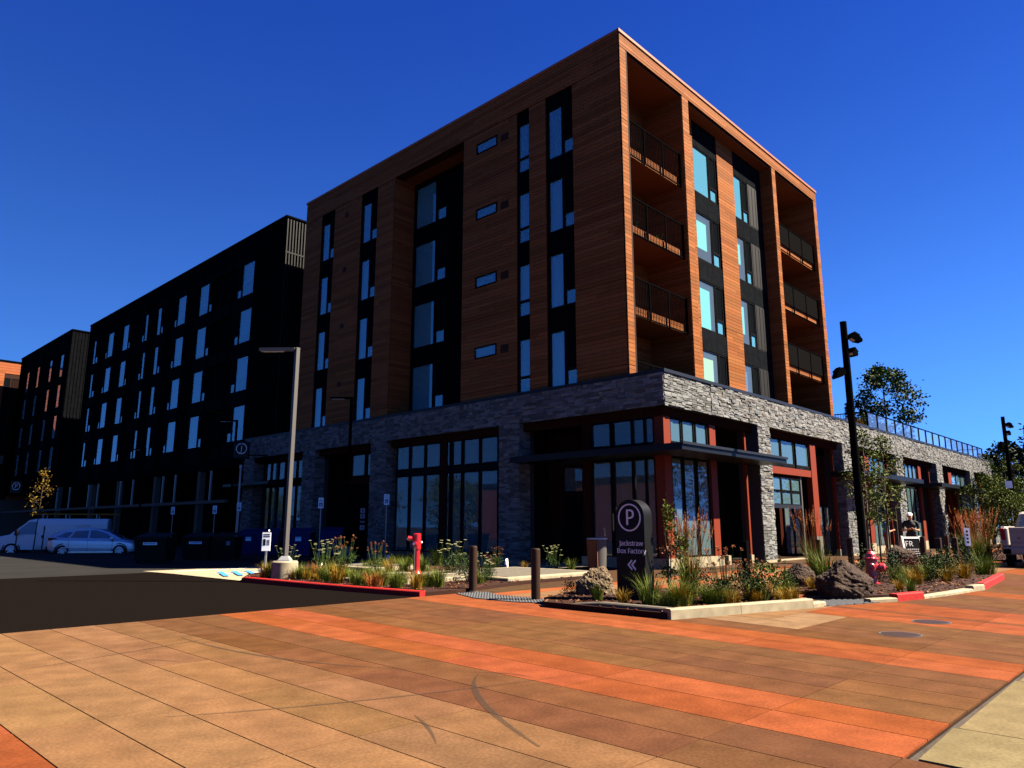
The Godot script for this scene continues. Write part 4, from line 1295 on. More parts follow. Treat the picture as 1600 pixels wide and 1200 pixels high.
# ---------------------------------------------------------------- street furniture
func make_street_furniture() -> void:
	# round bronze bollards on the tactile strip
	var s := Sh.new()
	for q in [[10.69, -11.31, "round bronze bollard at the end of the planted island by the red standpipe"], [10.31, -9.23, "round bronze bollard on the tactile strip next to the pale boulder"]]:
		var o := thing("bollard", q[2], "bollard", Vector3(q[0], 0, q[1]), 0.0, "round bronze bollards")
		s = Sh.new()
		s.lathe([Vector2(0.085, 0.01), Vector2(0.085, 0.90), Vector2(0.078, 0.925), Vector2(0.0, 0.93)], 24)
		put("post", s, M.bronze_metal, o)
		s = Sh.new()
		s.lathe([Vector2(0.11, 0.0), Vector2(0.11, 0.022), Vector2(0.086, 0.024)], 24)
		put("base_ring", s, M.grey_metal, o)
	# square dark bollards
	for q in [[17.64, -8.72, 0.96, "square dark bollard behind the shrubs of the corner planter"], [20.83, -8.17, 0.96, "square dark bollard between the two planters in front of the red braced post"], [25.6, -8.95, 0.95, "square dark bollard behind the hydrant at the foot of the floodlight pole"],
			[30.3, -8.0, 0.95, "square bronze bollard standing in front of the sandwich board"], [25.1, -6.2, 0.98, "square bronze bollard among the rocks of the far planter"], [33.8, -8.05, 0.95, "square bronze bollard farthest back on the plaza beside the shop entrance"], [26.56, -6.1, 0.97, "square bronze bollard just before the white lettered sign post"], [29.9, -6.5, 0.95, "square bronze bollard beside the tan feather grass near the pickup"]]:
		var o := thing("square_bollard", q[3], "bollard", Vector3(q[0], 0, q[1]), 0.0, "square bollards along the plaza edge")
		s = Sh.new()
		s.cbox(Vector3(0, q[2] * 0.5, 0), Vector3(0.15, q[2], 0.15), 0.008)
		put("post", s, M.bronze_metal if q[0] > 24 else M.black_metal, o)
		s = Sh.new()
		s.box(Vector3(0, 0.012, 0), Vector3(0.21, 0.024, 0.21))
		put("base_plate", s, M.grey_metal, o)
	# litter bin: half timber slats, half metal
	var bin := thing("litter_bin", "tapered litter bin with wooden slats and a grey metal half", "litter bin", Vector3(17.7, 0.0, -13.4), 0.0)
	s = Sh.new()
	s.lathe([Vector2(0.25, 0.03), Vector2(0.29, 0.93), Vector2(0.27, 0.93), Vector2(0.25, 0.85)], 28)
	put("body", s, M.grey_metal, bin)
	for k in 12:
		var a := PI * 0.80 + k * 0.115
		var c := Vector3(cos(a), 0, -sin(a))
		s = Sh.new()
		s.bar(c * 0.262 + Vector3(0, 0.05, 0), c * 0.303 + Vector3(0, 0.92, 0), 0.030, 0.03)
		put("slat", s, M.wood_slat, bin)
	s = Sh.new()
	s.lathe([Vector2(0.31, 0.945), Vector2(0.31, 0.985), Vector2(0.12, 1.0), Vector2(0.12, 0.95)], 28)
	put("rim", s, M.galvanised, bin)
	s = Sh.new()
	s.lathe([Vector2(0.235, 0.0), Vector2(0.235, 0.03)], 24)
	put("foot", s, M.black_metal, bin)
	# grey pole lamp on a concrete drum
	pole_lamp(Vector3(9.62, 0, -17.0), 5.95, M.grey_metal, 0.48, "grey pole lamp with a flat arm on a pale concrete drum", 1.0, 0.32)
	pole_lamp(Vector3(19.2, ground_y(-28.7), -28.7), 7.4, M.black_metal, 0.55, "black pole lamp on a shaded concrete drum by the blue bins", 1.0, 0.36)
	pole_lamp(Vector3(18.9, -0.25, -39.6), 7.5, M.black_metal, 0.5, "black pole lamp in front of the round letter sign", 1.0, 0.3)
	pole_lamp(Vector3(18.9, -0.27, -53.0), 6.85, M.black_metal, 0.5, "black pole lamp before the middle of the long dark wing", 1.0, 0.3)
	# floodlight poles
	flood_pole(Vector3(24.6, 0, -8.2), "tall black floodlight pole rising behind the red hydrant")
	flood_pole(Vector3(53.6, 0, -8.9), "distant black floodlight pole among the trees at the street end")
	hydrant()
	standpipe()
	for q in [[11.1, -17.6, 0.34, "white gooseneck vent pipe beside the low tan grasses near the kerb"], [15.3, -20.3, 0.36, "white gooseneck vent pipe in front of the second parking sign"], [16.45, -15.9, 0.32, "white gooseneck vent pipe beside the big pale concrete lid"]]:
		var o := thing("vent_pipe", q[3], "vent pipe", Vector3(q[0], 0.05, q[1]), 0.6, "white gooseneck vents in the island")
		s = Sh.new()
		var pts := [Vector3(0, 0, 0), Vector3(0, q[2] * 0.62, 0)]
		for k in range(1, 9): pts.append(Vector3(-0.075 + 0.075 * cos(PI * k / 8), q[2] * 0.62 + 0.075 * sin(PI * k / 8), 0))
		pts.append(Vector3(-0.15, q[2] * 0.5, 0))
		s.tube(pts, 0.038, 0.038, 12)
		put("pipe", s, M.white_paint, o)
		s = Sh.new()
		s.lathe([Vector2(0.042, q[2] * 0.40), Vector2(0.05, q[2] * 0.40), Vector2(0.05, q[2] * 0.5), Vector2(0.042, q[2] * 0.5)], 12, Vector3(-0.15, 0, 0))
		put("collar", s, M.white_paint, o)
	# concrete lids of the underground vault
	for q in [[9.95, 12.25, -15.65, -13.15, 0.11, "pale concrete vault lid under the red standpipe"], [12.65, 14.8, -19.9, -17.6, 0.12, "pale concrete vault lid behind the standpipe nearest the shade"], [12.55, 16.15, -15.3, -12.1, 0.10, "large pale concrete vault lid beside the plaza paving"]]:
		var o := thing("vault_lid", q[5], "concrete lid", Vector3(q[0], 0, q[2]), 0.0, "concrete vault lids in the island")
		s = Sh.new()
		var sx: float = q[1] - q[0]; var sz: float = q[3] - q[2]
		s.cbox(Vector3(sx * 0.5, q[4] * 0.5, sz * 0.5), Vector3(sx, q[4] + 0.1, sz), 0.02)
		put("slab", s, M.concrete, o)
		s = Sh.new()
		s.box(Vector3(sx * 0.5, q[4] + 0.053, sz * 0.5), Vector3(sx - 0.5, 0.012, sz - 0.5))
		put("hatch", s, M.concrete_dull, o)
		for h in [[0.36, 0.5], [sx - 0.36, 0.5]]:
			s = Sh.new()
			s.lathe([Vector2(0.05, q[4] + 0.05), Vector2(0.05, q[4] + 0.064), Vector2(0, q[4] + 0.064)], 12, Vector3(h[0], 0, sz * h[1]))
			put("lifting_eye", s, M.grey_metal, o)
	for q in [[11.87, -3.13, "dark round manhole cover on the orange band nearest the street kerb"], [10.26, -3.07, "dark round manhole cover on the brown paving between two orange bands"]]:
		var o := thing("manhole_cover", q[2], "manhole cover", Vector3(q[0], 0, q[1]), 0.0, "manhole covers in the street")
		s = Sh.new()
		s.lathe([Vector2(0.22, 0.002), Vector2(0.22, 0.006), Vector2(0.19, 0.009), Vector2(0, 0.009)], 28)
		put("lid", s, M.bronze_metal, o)
		s = Sh.new()
		s.lathe([Vector2(0.25, 0.001), Vector2(0.25, 0.005), Vector2(0.225, 0.005)], 28)
		put("frame", s, M.grey_metal, o)
	# dumpsters and recycling bins
	dumpster(Vector3(11.5, -0.13, -30.2), 1.22, 1.15, 1.2, M.dumpster_black, "black wheeled dumpster with a white label nearest the asphalt lane", "dumpster", "black dumpsters", true)
	dumpster(Vector3(13.8, -0.15, -31.5), 1.08, 1.15, 1.2, M.dumpster_black, "black wheeled dumpster with a white label standing right of the nearest one", "dumpster", "black dumpsters", true)
	dumpster(Vector3(14.75, -0.14, -31.0), 1.0, 1.15, 1.2, M.dumpster_black, "plain black dumpster with a small grey notice tucked behind the labelled pair", "dumpster", "black dumpsters", false)
	dumpster(Vector3(18.4, -0.2, -36.0), 1.0, 1.1, 1.4, M.bin_blue, "blue recycling bin with a white label next to the thin sign posts", "bin", "blue recycling bins", true)
	dumpster(Vector3(18.4, -0.18, -34.0), 1.0, 1.1, 1.4, M.bin_blue, "blue recycling bin half hidden behind the grey pole lamp", "bin", "blue recycling bins", false)
	dumpster(Vector3(18.4, -0.15, -31.2), 1.1, 1.1, 1.4, M.bin_blue, "blue recycling bin with a white label beside the parking sign", "bin", "blue recycling bins", true)
	dumpster(Vector3(19.3, -0.12, -29.9), 1.0, 1.1, 1.4, M.bin_blue, "blue recycling bin behind the shaded concrete drum", "bin", "blue recycling bins", false)
	# balcony belongings
	for q in [[21.6, 11.98, -14.3, "small potted plant behind the railing of the second corner balcony"], [23.3, 11.98, -14.25, "thin potted cactus at the end of the second corner balcony"], [36.6, 15.10, -14.3, "bushy potted plant on the top far balcony"]]:
		var o := thing("potted_plant", q[3], "potted plant", Vector3(q[0], q[1], q[2]), 0.0, "plants on the balconies")
		s = Sh.new()
		s.lathe([Vector2(0.08, 0), Vector2(0.12, 0.2), Vector2(0.10, 0.2), Vector2(0, 0.17)], 14)
		put("pot", s, M.terracotta, o)
		s = Sh.new()
		for k in 40:
			var a := rng.randf() * TAU
			s.leaf(Vector3(0, 0.2, 0), Vector3(cos(a) * 0.5, rng.randf_range(0.5, 1.2), sin(a) * 0.5).normalized(), Vector3(-sin(a), 0, cos(a)), rng.randf_range(0.15, 0.42), 0.04, Color.WHITE)
		put("foliage", s, M.leaf_mid, o)
	var ch := thing("balcony_chair", "pale folding chair on the top far balcony beside the railing", "chair", Vector3(34.0, 15.10, -14.35), 0.5)
	s = Sh.new()
	s.cbox(Vector3(0, 0.45, 0), Vector3(0.48, 0.05, 0.46), 0.01)
	put("seat", s, M.sign_grey, ch)
	s = Sh.new()
	s.cbox(Vector3(0, 0.75, -0.23), Vector3(0.48, 0.5, 0.05), 0.01)
	put("backrest", s, M.sign_grey, ch)
	for q in [[-0.2, -0.2], [0.2, -0.2], [-0.2, 0.2], [0.2, 0.2]]:
		s = Sh.new()
		s.box(Vector3(q[0], 0.22, q[1]), Vector3(0.035, 0.44, 0.035))
		put("leg", s, M.grey_metal, ch)

func pole_lamp(at: Vector3, h: float, m: Material, drum: float, label: String, arm: float, rad: float) -> void:
	var o := thing("pole_lamp", label, "street lamp", at)
	var s := Sh.new()
	s.lathe([Vector2(rad, -0.05), Vector2(rad, drum - 0.03), Vector2(rad - 0.03, drum), Vector2(0, drum)], 28)
	put("concrete_base", s, M.concrete, o)
	s = Sh.new()
	s.lathe([Vector2(0.21, drum), Vector2(0.20, drum + 0.03), Vector2(0.11, drum + 0.12), Vector2(0.0, drum + 0.12)], 4, Vector3.ZERO, Color.WHITE, true)
	put("base_cover", s, M.galvanised if m == M.grey_metal else m, o)
	s = Sh.new()
	s.cbox(Vector3(0, (h + drum) * 0.5, 0), Vector3(0.11, h - drum, 0.11), 0.008)
	put("pole", s, m, o)
	var d := Vector3(-0.66, 0, -0.75)
	s = Sh.new()
	s.bar(Vector3(0, h - 0.045, 0) + d * 0.056, Vector3(0, h - 0.045, 0) + d * arm, 0.13, 0.09)
	put("arm", s, m, o)
	s = Sh.new()
	s.bar(Vector3(0, h - 0.095, 0) + d * 0.35, Vector3(0, h - 0.095, 0) + d * (arm - 0.06), 0.10, 0.012)
	put("lens", s, M.sign_grey, o)

func flood_pole(at: Vector3, label: String) -> void:
	var o := thing("floodlight_pole", label, "street lamp", at)
	var s := Sh.new()
	s.tube([Vector3(0, 0, 0), Vector3(0, 4, 0), Vector3(0, 8.02, 0)], 0.125, 0.105, 20)
	put("pole", s, M.black_metal, o)
	s = Sh.new()
	s.lathe([Vector2(0.2, 0), Vector2(0.2, 0.03), Vector2(0.14, 0.05), Vector2(0.14, 0.12)], 20)
	put("base_plate", s, M.black_metal, o)
	# heads: height, yaw, tilt
	for q in [[7.56, 0.75, 0.55, 0.42], [7.08, 0.35, 0.7, 0.30], [6.36, 3.75, 0.75, 0.42]]:
		var b := Basis(Vector3.UP, -q[1])
		var fwd := Vector3(b.x)
		s = Sh.new()
		s.bar(Vector3(0, q[0], 0) + fwd * 0.10, Vector3(0, q[0], 0) + fwd * 0.20, 0.04)
		var hd := put("bracket", s, M.black_metal, o)
		var f := Transform3D(b * Basis(Vector3(0, 0, 1), -q[2]), Vector3(0, q[0] + 0.02, 0) + fwd * 0.20)
		s = Sh.new()
		s.t = f
		var l: float = q[3]
		s.plate(PackedVector2Array([Vector2(0, -0.10), Vector2(l * 0.55, -0.13), Vector2(l, -0.05), Vector2(l * 0.92, 0.03), Vector2(l * 0.45, 0.11), Vector2(0.05, 0.11), Vector2(0, 0.07)]), -0.14, 0.14)
		put("head", s, M.black_metal, hd)
		s = Sh.new()
		s.t = f
		s.quad(Vector3(0.06, -0.128, -0.11), Vector3(l * 0.5, -0.142, -0.11), Vector3(l * 0.5, -0.142, 0.11), Vector3(0.06, -0.128, 0.11))
		put("lens", s, M.sign_grey, hd)
		s = Sh.new()
		s.t = f
		for k in 5: s.mm(Vector3(0.06 + k * 0.045, 0.105, -0.12), Vector3(0.075 + k * 0.045, 0.15, 0.12))
		stuff(put("cooling_fin", s, M.black_metal, hd))

func hydrant() -> void:
	var o := thing("fire_hydrant", "dark red fire hydrant with a steel chain beside the big brown boulder", "fire hydrant", Vector3(17.75, 0.06, -5.78), 0.35)
	var s := Sh.new()
	s.lathe([Vector2(0.15, -0.1), Vector2(0.15, 0.03), Vector2(0.10, 0.05), Vector2(0.095, 0.14), Vector2(0.13, 0.17), Vector2(0.13, 0.52), Vector2(0.12, 0.54)], 24)
	put("barrel", s, M.hydrant_red, o)
	s = Sh.new()
	s.lathe([Vector2(0.165, 0.53), Vector2(0.17, 0.55), Vector2(0.165, 0.57), Vector2(0.12, 0.59), Vector2(0.105, 0.66), Vector2(0.06, 0.71), Vector2(0.035, 0.72), Vector2(0.035, 0.76), Vector2(0, 0.765)], 24)
	put("bonnet", s, M.hydrant_red, o)
	for k in 8:
		var a := TAU * k / 8
		s = Sh.new()
		s.lathe([Vector2(0.014, 0.57), Vector2(0.014, 0.59), Vector2(0, 0.592)], 6, Vector3(cos(a) * 0.148, 0, sin(a) * 0.148))
		put("bolt", s, M.hydrant_red, o)
	# pumper outlet towards the street and two hose outlets
	for q in [[0.0, 0.105, 0.36, 0.15], [PI * 0.5, 0.065, 0.40, 0.11], [-PI * 0.5, 0.065, 0.40, 0.11]]:
		s = Sh.new()
		s.t = Transform3D(Basis(Vector3.UP, q[0]) * Basis(Vector3.RIGHT, PI * 0.5), Vector3(0, q[2], 0))
		var r: float = q[1]
		s.lathe([Vector2(r * 0.8, 0.10), Vector2(r * 0.8, 0.10 + q[3] * 0.4), Vector2(r, 0.10 + q[3] * 0.45), Vector2(r, 0.10 + q[3]), Vector2(r * 0.7, 0.13 + q[3]), Vector2(r * 0.3, 0.13 + q[3]), Vector2(r * 0.3, 0.17 + q[3]), Vector2(0, 0.17 + q[3])], 16)
		put("outlet", s, M.hydrant_red, o)
	s = Sh.new()
	var pts := []
	for k in 13:
		var f := k / 12.0
		pts.append(Vector3(lerpf(-0.10, 0.16, f), 0.34 - 0.17 * sin(PI * f), 0.20 + 0.05 * sin(PI * f)))
	s.tube(pts, 0.008, 0.008, 6)
	put("chain", s, M.chrome, o)

func standpipe() -> void:
	var o := thing("fire_standpipe", "bright red fire department standpipe on a concrete lid", "standpipe", Vector3(11.72, 0.155, -14.42), 0.0)
	var s := Sh.new()
	s.lathe([Vector2(0.14, 0), Vector2(0.14, 0.03), Vector2(0.11, 0.08), Vector2(0.078, 0.11), Vector2(0.078, 0.62)], 24)
	put("riser", s, M.bright_red, o)
	s = Sh.new()
	s.lathe([Vector2(0.085, 0.60), Vector2(0.098, 0.63), Vector2(0.098, 0.98), Vector2(0.07, 1.0), Vector2(0, 1.0)], 24)
	put("head", s, M.bright_red, o)
	for k in 2:
		s = Sh.new()
		s.t = Transform3D(Basis(Vector3.UP, -PI * 0.5 - 0.5 + k * 1.1) * Basis(Vector3.RIGHT, PI * 0.5), Vector3(0, 0.88 - k * 0.13, 0))
		s.lathe([Vector2(0.05, 0.11), Vector2(0.05, 0.19), Vector2(0.062, 0.19), Vector2(0.062, 0.23), Vector2(0, 0.24)], 14)
		put("inlet", s, M.bright_red, o)
		s = Sh.new()
		s.t = Transform3D(Basis(Vector3.UP, -PI * 0.5 - 0.5 + k * 1.1) * Basis(Vector3.RIGHT, PI * 0.5), Vector3(0, 0.88 - k * 0.13, 0))
		s.lathe([Vector2(0.03, 0.24), Vector2(0.03, 0.255), Vector2(0, 0.255)], 10)
		put("inlet_cap", s, M.chrome, o)
	s = Sh.new()
	s.ball(Vector3(0.125, 0.78, 0.02), Vector3(0.028, 0.028, 0.028), 6, 10)
	put("ball_drip", s, M.white_paint, o)
	s = Sh.new()
	s.tube([Vector3(-0.15, 0.7, 0.1), Vector3(-0.17, 0.45, 0.12), Vector3(-0.16, 0.03, 0.12)], 0.012, 0.012, 8)
	put("drain_pipe", s, M.grey_metal, o)

func dumpster(at: Vector3, w: float, d: float, h: float, m: Material, label: String, cat: String, group: String, tagged: bool) -> void:
	var o := thing("dumpster" if cat == "dumpster" else "recycling_bin", label, cat, at, -0.75, group)
	var s := Sh.new()
	# body wider at the top, front towards +z
	var a := [Vector3(-w * 0.46, 0.14, -d * 0.42), Vector3(w * 0.46, 0.14, -d * 0.42), Vector3(w * 0.46, 0.14, d * 0.40), Vector3(-w * 0.46, 0.14, d * 0.40)]
	var t := [Vector3(-w * 0.5, h * 0.86, -d * 0.5), Vector3(w * 0.5, h * 0.86, -d * 0.5), Vector3(w * 0.5, h * 0.80, d * 0.5), Vector3(-w * 0.5, h * 0.80, d * 0.5)]
	for i in 4:
		var j := (i + 1) % 4
		s.quad(a[j], a[i], t[i], t[j])
	s.quad(a[0], a[1], a[2], a[3]); s.quad(t[3], t[2], t[1], t[0])
	put("body", s, m, o)
	s = Sh.new()
	s.mm(Vector3(-w * 0.53, h * 0.80, d * 0.47), Vector3(w * 0.53, h * 0.85, d * 0.54))
	s.mm(Vector3(-w * 0.53, h * 0.80, -d * 0.5), Vector3(-w * 0.49, h * 0.86, d * 0.47))
	s.mm(Vector3(w * 0.49, h * 0.80, -d * 0.5), Vector3(w * 0.53, h * 0.86, d * 0.47))
	put("rim", s, m, o)
	for k in 2:
		s = Sh.new()
		var x0 := -w * 0.5 if k == 0 else 0.01
		s.quad(Vector3(x0, h * 0.875, d * 0.52), Vector3(x0 + w * 0.49, h * 0.875, d * 0.52), Vector3(x0 + w * 0.49, h, -d * 0.5), Vector3(x0, h, -d * 0.5))
		s.quad(Vector3(x0, h * 0.855, d * 0.52), Vector3(x0 + w * 0.49, h * 0.855, d * 0.52), Vector3(x0 + w * 0.49, h * 0.875, d * 0.52), Vector3(x0, h * 0.875, d * 0.52))
		put("lid", s, m, o)
	for k in 4:
		s = Sh.new()
		s.t = Transform3D(Basis(Vector3(0, 0, 1), PI * 0.5), Vector3((-0.38 if k % 2 == 0 else 0.38) * w + 0.025, 0.075, (-0.32 if k < 2 else 0.32) * d))
		s.lathe([Vector2(0, 0), Vector2(0.075, 0), Vector2(0.075, 0.05), Vector2(0, 0.05)], 12)
		put("caster", s, M.rubber, o)
	for k in [-1.0, 1.0]:
		s = Sh.new()
		s.box(Vector3(k * w * 0.53, h * 0.62, 0), Vector3(0.10, 0.14, d * 0.55))
		put("fork_pocket", s, m, o)
	if tagged:
		s = Sh.new()
		var q := Vector2(0.52, 0.13) if cat == "dumpster" else Vector2(0.26, 0.30)
		s.box(Vector3(0.0, h * 0.68, d * 0.478), Vector3(q.x, q.y, 0.02))
		var lab := put("label_plate", s, M.sign_bluish, o)
		s = Sh.new()
		var x := -q.x * 0.42
		while x < q.x * 0.42:
			var ww := rng.randf_range(0.012, 0.035)
			s.mm(Vector3(x, h * 0.68 - 0.03, d * 0.488), Vector3(x + ww, h * 0.68 + (0.03 if rng.randf() < 0.5 else 0.015), d * 0.4895))
			x += ww + 0.014
		stuff(put("lettering", s, M.blue_paint, lab))
	elif cat == "dumpster":
		s = Sh.new()
		s.box(Vector3(w * 0.22, h * 0.66, d * 0.478), Vector3(0.16, 0.24, 0.02))
		put("notice", s, mat("notice_grey", 0.1375, 0.132, 0.187, 0.6), o)

# ---------------------------------------------------------------- signs
func lettering(text: String, size: float, m: Material, parent: Node, at: Transform3D, font := "Droid Sans", weight := 400) -> MeshInstance3D:
	var tm := TextMesh.new()
	var f := SystemFont.new()
	f.font_names = PackedStringArray([font])
	f.font_weight = weight
	tm.font = f
	tm.font_size = 64
	tm.text = text
	tm.pixel_size = size / 46.0
	tm.depth = 0.008
	return put("lettering", tm, m, parent, at)

func make_signs() -> void:
	# monolith parking sign, face towards the lane (-X)
	var o := thing("parking_sign", "black round-topped parking monolith with a ringed P in the corner planter", "sign", Vector3(10.86, 0.05, -7.5), 0.0)
	var F := Transform3D(Basis(Vector3(0, 0, 1), Vector3(0, 1, 0), Vector3(-1, 0, 0)), Vector3.ZERO)
	var s := Sh.new()
	s.t = F
	var out := PackedVector2Array([Vector2(-0.30, 0), Vector2(0.30, 0)])
	for k in 25: out.append(Vector2(0.30 * cos(PI * k / 24), 1.44 + 0.30 * sin(PI * k / 24)))
	s.plate(out, -0.25, 0.0)
	put("slab", s, M.sign_black, o)
	s = Sh.new()
	s.t = F * Transform3D(Basis(), Vector3(0, 1.43, 0))
	s.ring(0.215, 0.238, 0.001, 0.012, 56)
	put("ring", s, M.sign_grey, o)
	lettering("P", 0.27, M.sign_grey, o, F * Transform3D(Basis(), Vector3(0.01, 1.43, 0.006)), "Droid Sans", 400)
	lettering("Jackstraw", 0.083, M.sign_grey, o, F * Transform3D(Basis(), Vector3(0.02, 0.985, 0.006)))
	lettering("Box Factory", 0.083, M.sign_grey, o, F * Transform3D(Basis(), Vector3(0.02, 0.855, 0.006)))
	for k in 2:
		s = Sh.new()
		s.t = F
		var x := -0.065 + k * 0.075
		s.plate(PackedVector2Array([Vector2(x, 0.62), Vector2(x + 0.085, 0.71), Vector2(x + 0.105, 0.69), Vector2(x + 0.038, 0.62), Vector2(x + 0.105, 0.55), Vector2(x + 0.085, 0.53)]), 0.001, 0.010)
		put("chevron", s, M.sign_grey, o)
	# blade signs on the dark facades
	blade_sign(Vector3(18.9, 5.05, -38.75), "J", "black square blade sign with a ringed letter J on the dark wing", 0.62)
	blade_sign(Vector3(15.5, 4.0, -70.6), "P", "distant black blade sign with a ringed letter P by the far block", 0.66)
	s = Sh.new()
	var po := thing("sign_pole", "pale slim pole standing below the round letter J sign", "pole", Vector3(18.8, -0.25, -38.5))
	s.tube([Vector3.ZERO, Vector3(0, 2.4, 0), Vector3(0, 4.8, 0)], 0.07, 0.06, 12)
	put("shaft", s, M.galvanised, po)
	s = Sh.new()
	s.lathe([Vector2(0.085, 4.68), Vector2(0.085, 4.88), Vector2(0, 4.9)], 12)
	put("cap", s, M.galvanised, po)
	# parking signs on thin posts
	for q in [[17.34, -27.9, 2.64, "white and blue parking sign on a thin post before the recessed dark doorway"], [19.2, -25.74, 2.75, "white and blue parking sign on a thin post before the big shop window"], [18.4, -37.57, 2.8, "white and blue parking sign beside the pale slim pole"], [18.4, -40.43, 2.72, "white and blue parking sign behind the second black dumpster"], [18.4, -46.15, 2.75, "white and blue parking sign above the nearest black dumpster"]]:
		var p := thing("accessible_parking_sign", q[3], "parking sign", Vector3(q[0], ground_y(q[1]), q[1]), -0.75, "parking signs along the stalls")
		s = Sh.new()
		s.tube([Vector3.ZERO, Vector3(0, q[2], 0)], 0.025, 0.025, 8)
		put("post", s, M.galvanised, p)
		s = Sh.new()
		s.box(Vector3(0, q[2] - 0.22, 0.035), Vector3(0.22, 0.44, 0.01))
		var pl := put("plate", s, M.sign_bluish, p)
		s = Sh.new()
		s.box(Vector3(0, q[2] - 0.30, 0.042), Vector3(0.15, 0.17, 0.004))
		put("symbol_panel", s, mat("symbol_blue", 0.0055, 0.022, 0.088, 0.5), pl)
		s = Sh.new()
		s.t = Transform3D(Basis(), Vector3(0, q[2] - 0.32, 0.045))
		s.ring(0.03, 0.045, 0.0, 0.003, 20, PI * 0.75, PI * 2.2)
		s.mm(Vector3(-0.022, 0.02, 0), Vector3(-0.006, 0.075, 0.003))
		s.mm(Vector3(-0.006, 0.02, 0), Vector3(0.03, 0.034, 0.003))
		put("wheelchair_symbol", s, M.sign_white, pl)
		s = Sh.new()
		for k in 3: s.mm(Vector3(-0.08, q[2] - 0.07 - k * 0.05, 0.041), Vector3(0.08, q[2] - 0.05 - k * 0.05, 0.0425))
		stuff(put("lettering", s, M.symbol_blue, pl))
	# small notice on a stake
	var nt := thing("small_notice", "small white notice board on a stake in the shaded lane side bed", "sign", Vector3(11.5, 0.02, -21.5), -0.75)
	s = Sh.new()
	s.box(Vector3(0, 0.3, 0), Vector3(0.05, 0.6, 0.05))
	put("stake", s, M.galvanised, nt)
	s = Sh.new()
	s.box(Vector3(0, 0.84, 0.035), Vector3(0.26, 0.56, 0.015))
	var np := put("plate", s, M.sign_white, nt)
	s = Sh.new()
	for k in 2: s.mm(Vector3(-0.10, 1.04 - k * 0.06, 0.044), Vector3(0.10, 1.07 - k * 0.06, 0.0455))
	s.mm(Vector3(-0.10, 0.72, 0.044), Vector3(-0.02, 0.92, 0.0455))
	for k in 5: s.mm(Vector3(0.01, 0.74 + k * 0.035, 0.044), Vector3(0.10, 0.755 + k * 0.035, 0.0455))
	stuff(put("print", s, M.sign_black, np))
	s = Sh.new()
	s.ball(Vector3(0.05, 1.17, 0.0), Vector3(0.03, 0.03, 0.03), 6, 8)
	put("finial", s, M.white_paint, nt)
	# door stickers in the dark entry
	for k in 4:
		var y := 2.05 - k * 0.26
		var dn := thing("door_notice", ["pale square door notice at the top of the stack in the dark doorway", "pale square door notice second in the stack in the dark doorway", "narrow grey strip notice in the stack in the dark doorway", "pale square door notice with a slash, lowest in the dark doorway"][k], "notice", Vector3(20.3, y, -29.05), -0.9, "notices in the dark doorway")
		s = Sh.new()
		s.box(Vector3.ZERO, Vector3(0.22, 0.22 if k != 2 else 0.08, 0.01))
		put("plate", s, mat("notice_pink", 0.231, 0.209, 0.242, 0.6), dn)
		s = Sh.new()
		if k != 2: s.box(Vector3(0, 0, 0.007), Vector3(0.06, 0.11, 0.004))
		else: s.box(Vector3(0, 0, 0.007), Vector3(0.16, 0.02, 0.004))
		put("symbol", s, M.symbol_blue, dn)
	# white lettered post sign by the street
	var st := thing("street_edge_sign", "narrow white lettered sign on a grey post by the tan feather grass", "sign", Vector3(24.45, 0.05, -5.3), -0.85)
	s = Sh.new()
	s.box(Vector3(0, 0.55, 0), Vector3(0.05, 1.1, 0.05))
	put("post", s, M.grey_metal, st)
	s = Sh.new()
	s.box(Vector3(0, 0.98, 0.035), Vector3(0.16, 0.5, 0.012))
	var sp := put("plate", s, M.sign_white, st)
	s = Sh.new()
	for k in 4:
		s.mm(Vector3(-0.03, 0.80 + k * 0.10, 0.043), Vector3(0.03, 0.86 + k * 0.10, 0.0445))
	stuff(put("lettering", s, M.sign_black, sp))
	# sandwich board
	var ab := thing("sandwich_board", "white framed chalk sandwich board standing on the plaza", "sandwich board", Vector3(31.6, 0.0, -8.75), -0.9)
	for k in 2:
		var T := Transform3D(Basis(Vector3.UP, PI * k) * Basis(Vector3.RIGHT, -0.25), Vector3(0, 0, 0.25 if k == 0 else -0.25))
		s = Sh.new()
		s.t = T
		s.mm(Vector3(-0.36, 0, -0.02), Vector3(-0.29, 0.98, 0.02)); s.mm(Vector3(0.29, 0, -0.02), Vector3(0.36, 0.98, 0.02))
		s.mm(Vector3(-0.29, 0.88, -0.019), Vector3(0.29, 0.95, 0.019)); s.mm(Vector3(-0.29, 0.08, -0.019), Vector3(0.29, 0.14, 0.019))
		var fr := put("frame", s, M.white_paint, ab)
		s = Sh.new()
		s.t = T
		s.mm(Vector3(-0.29, 0.14, -0.01), Vector3(0.29, 0.88, 0.01))
		put("chalkboard", s, M.sign_black, fr)
		if k == 0:
			lettering("FR", 0.2, M.sign_grey, fr, T * Transform3D(Basis(), Vector3(-0.12, 0.68, 0.012)))
			s = Sh.new()
			s.t = T
			for j in 4:
				var x := -0.22
				while x < 0.18:
					var w := rng.randf_range(0.02, 0.08)
					s.mm(Vector3(x, 0.22 + j * 0.08, 0.0105), Vector3(x + w, 0.245 + j * 0.08, 0.012))
					x += w + 0.02
			stuff(put("chalk_line", s, M.sign_grey, fr))
	# shop sign in the red portal
	var ss := thing("shop_sign", "black shop board with two pale lines of letters in the red portal", "shop sign", Vector3(57.3, 3.0, -12.2), 0.0)
	s = Sh.new()
	s.box(Vector3.ZERO, Vector3(3.1, 1.05, 0.12))
	put("board", s, M.sign_black, ss)
	s = Sh.new()
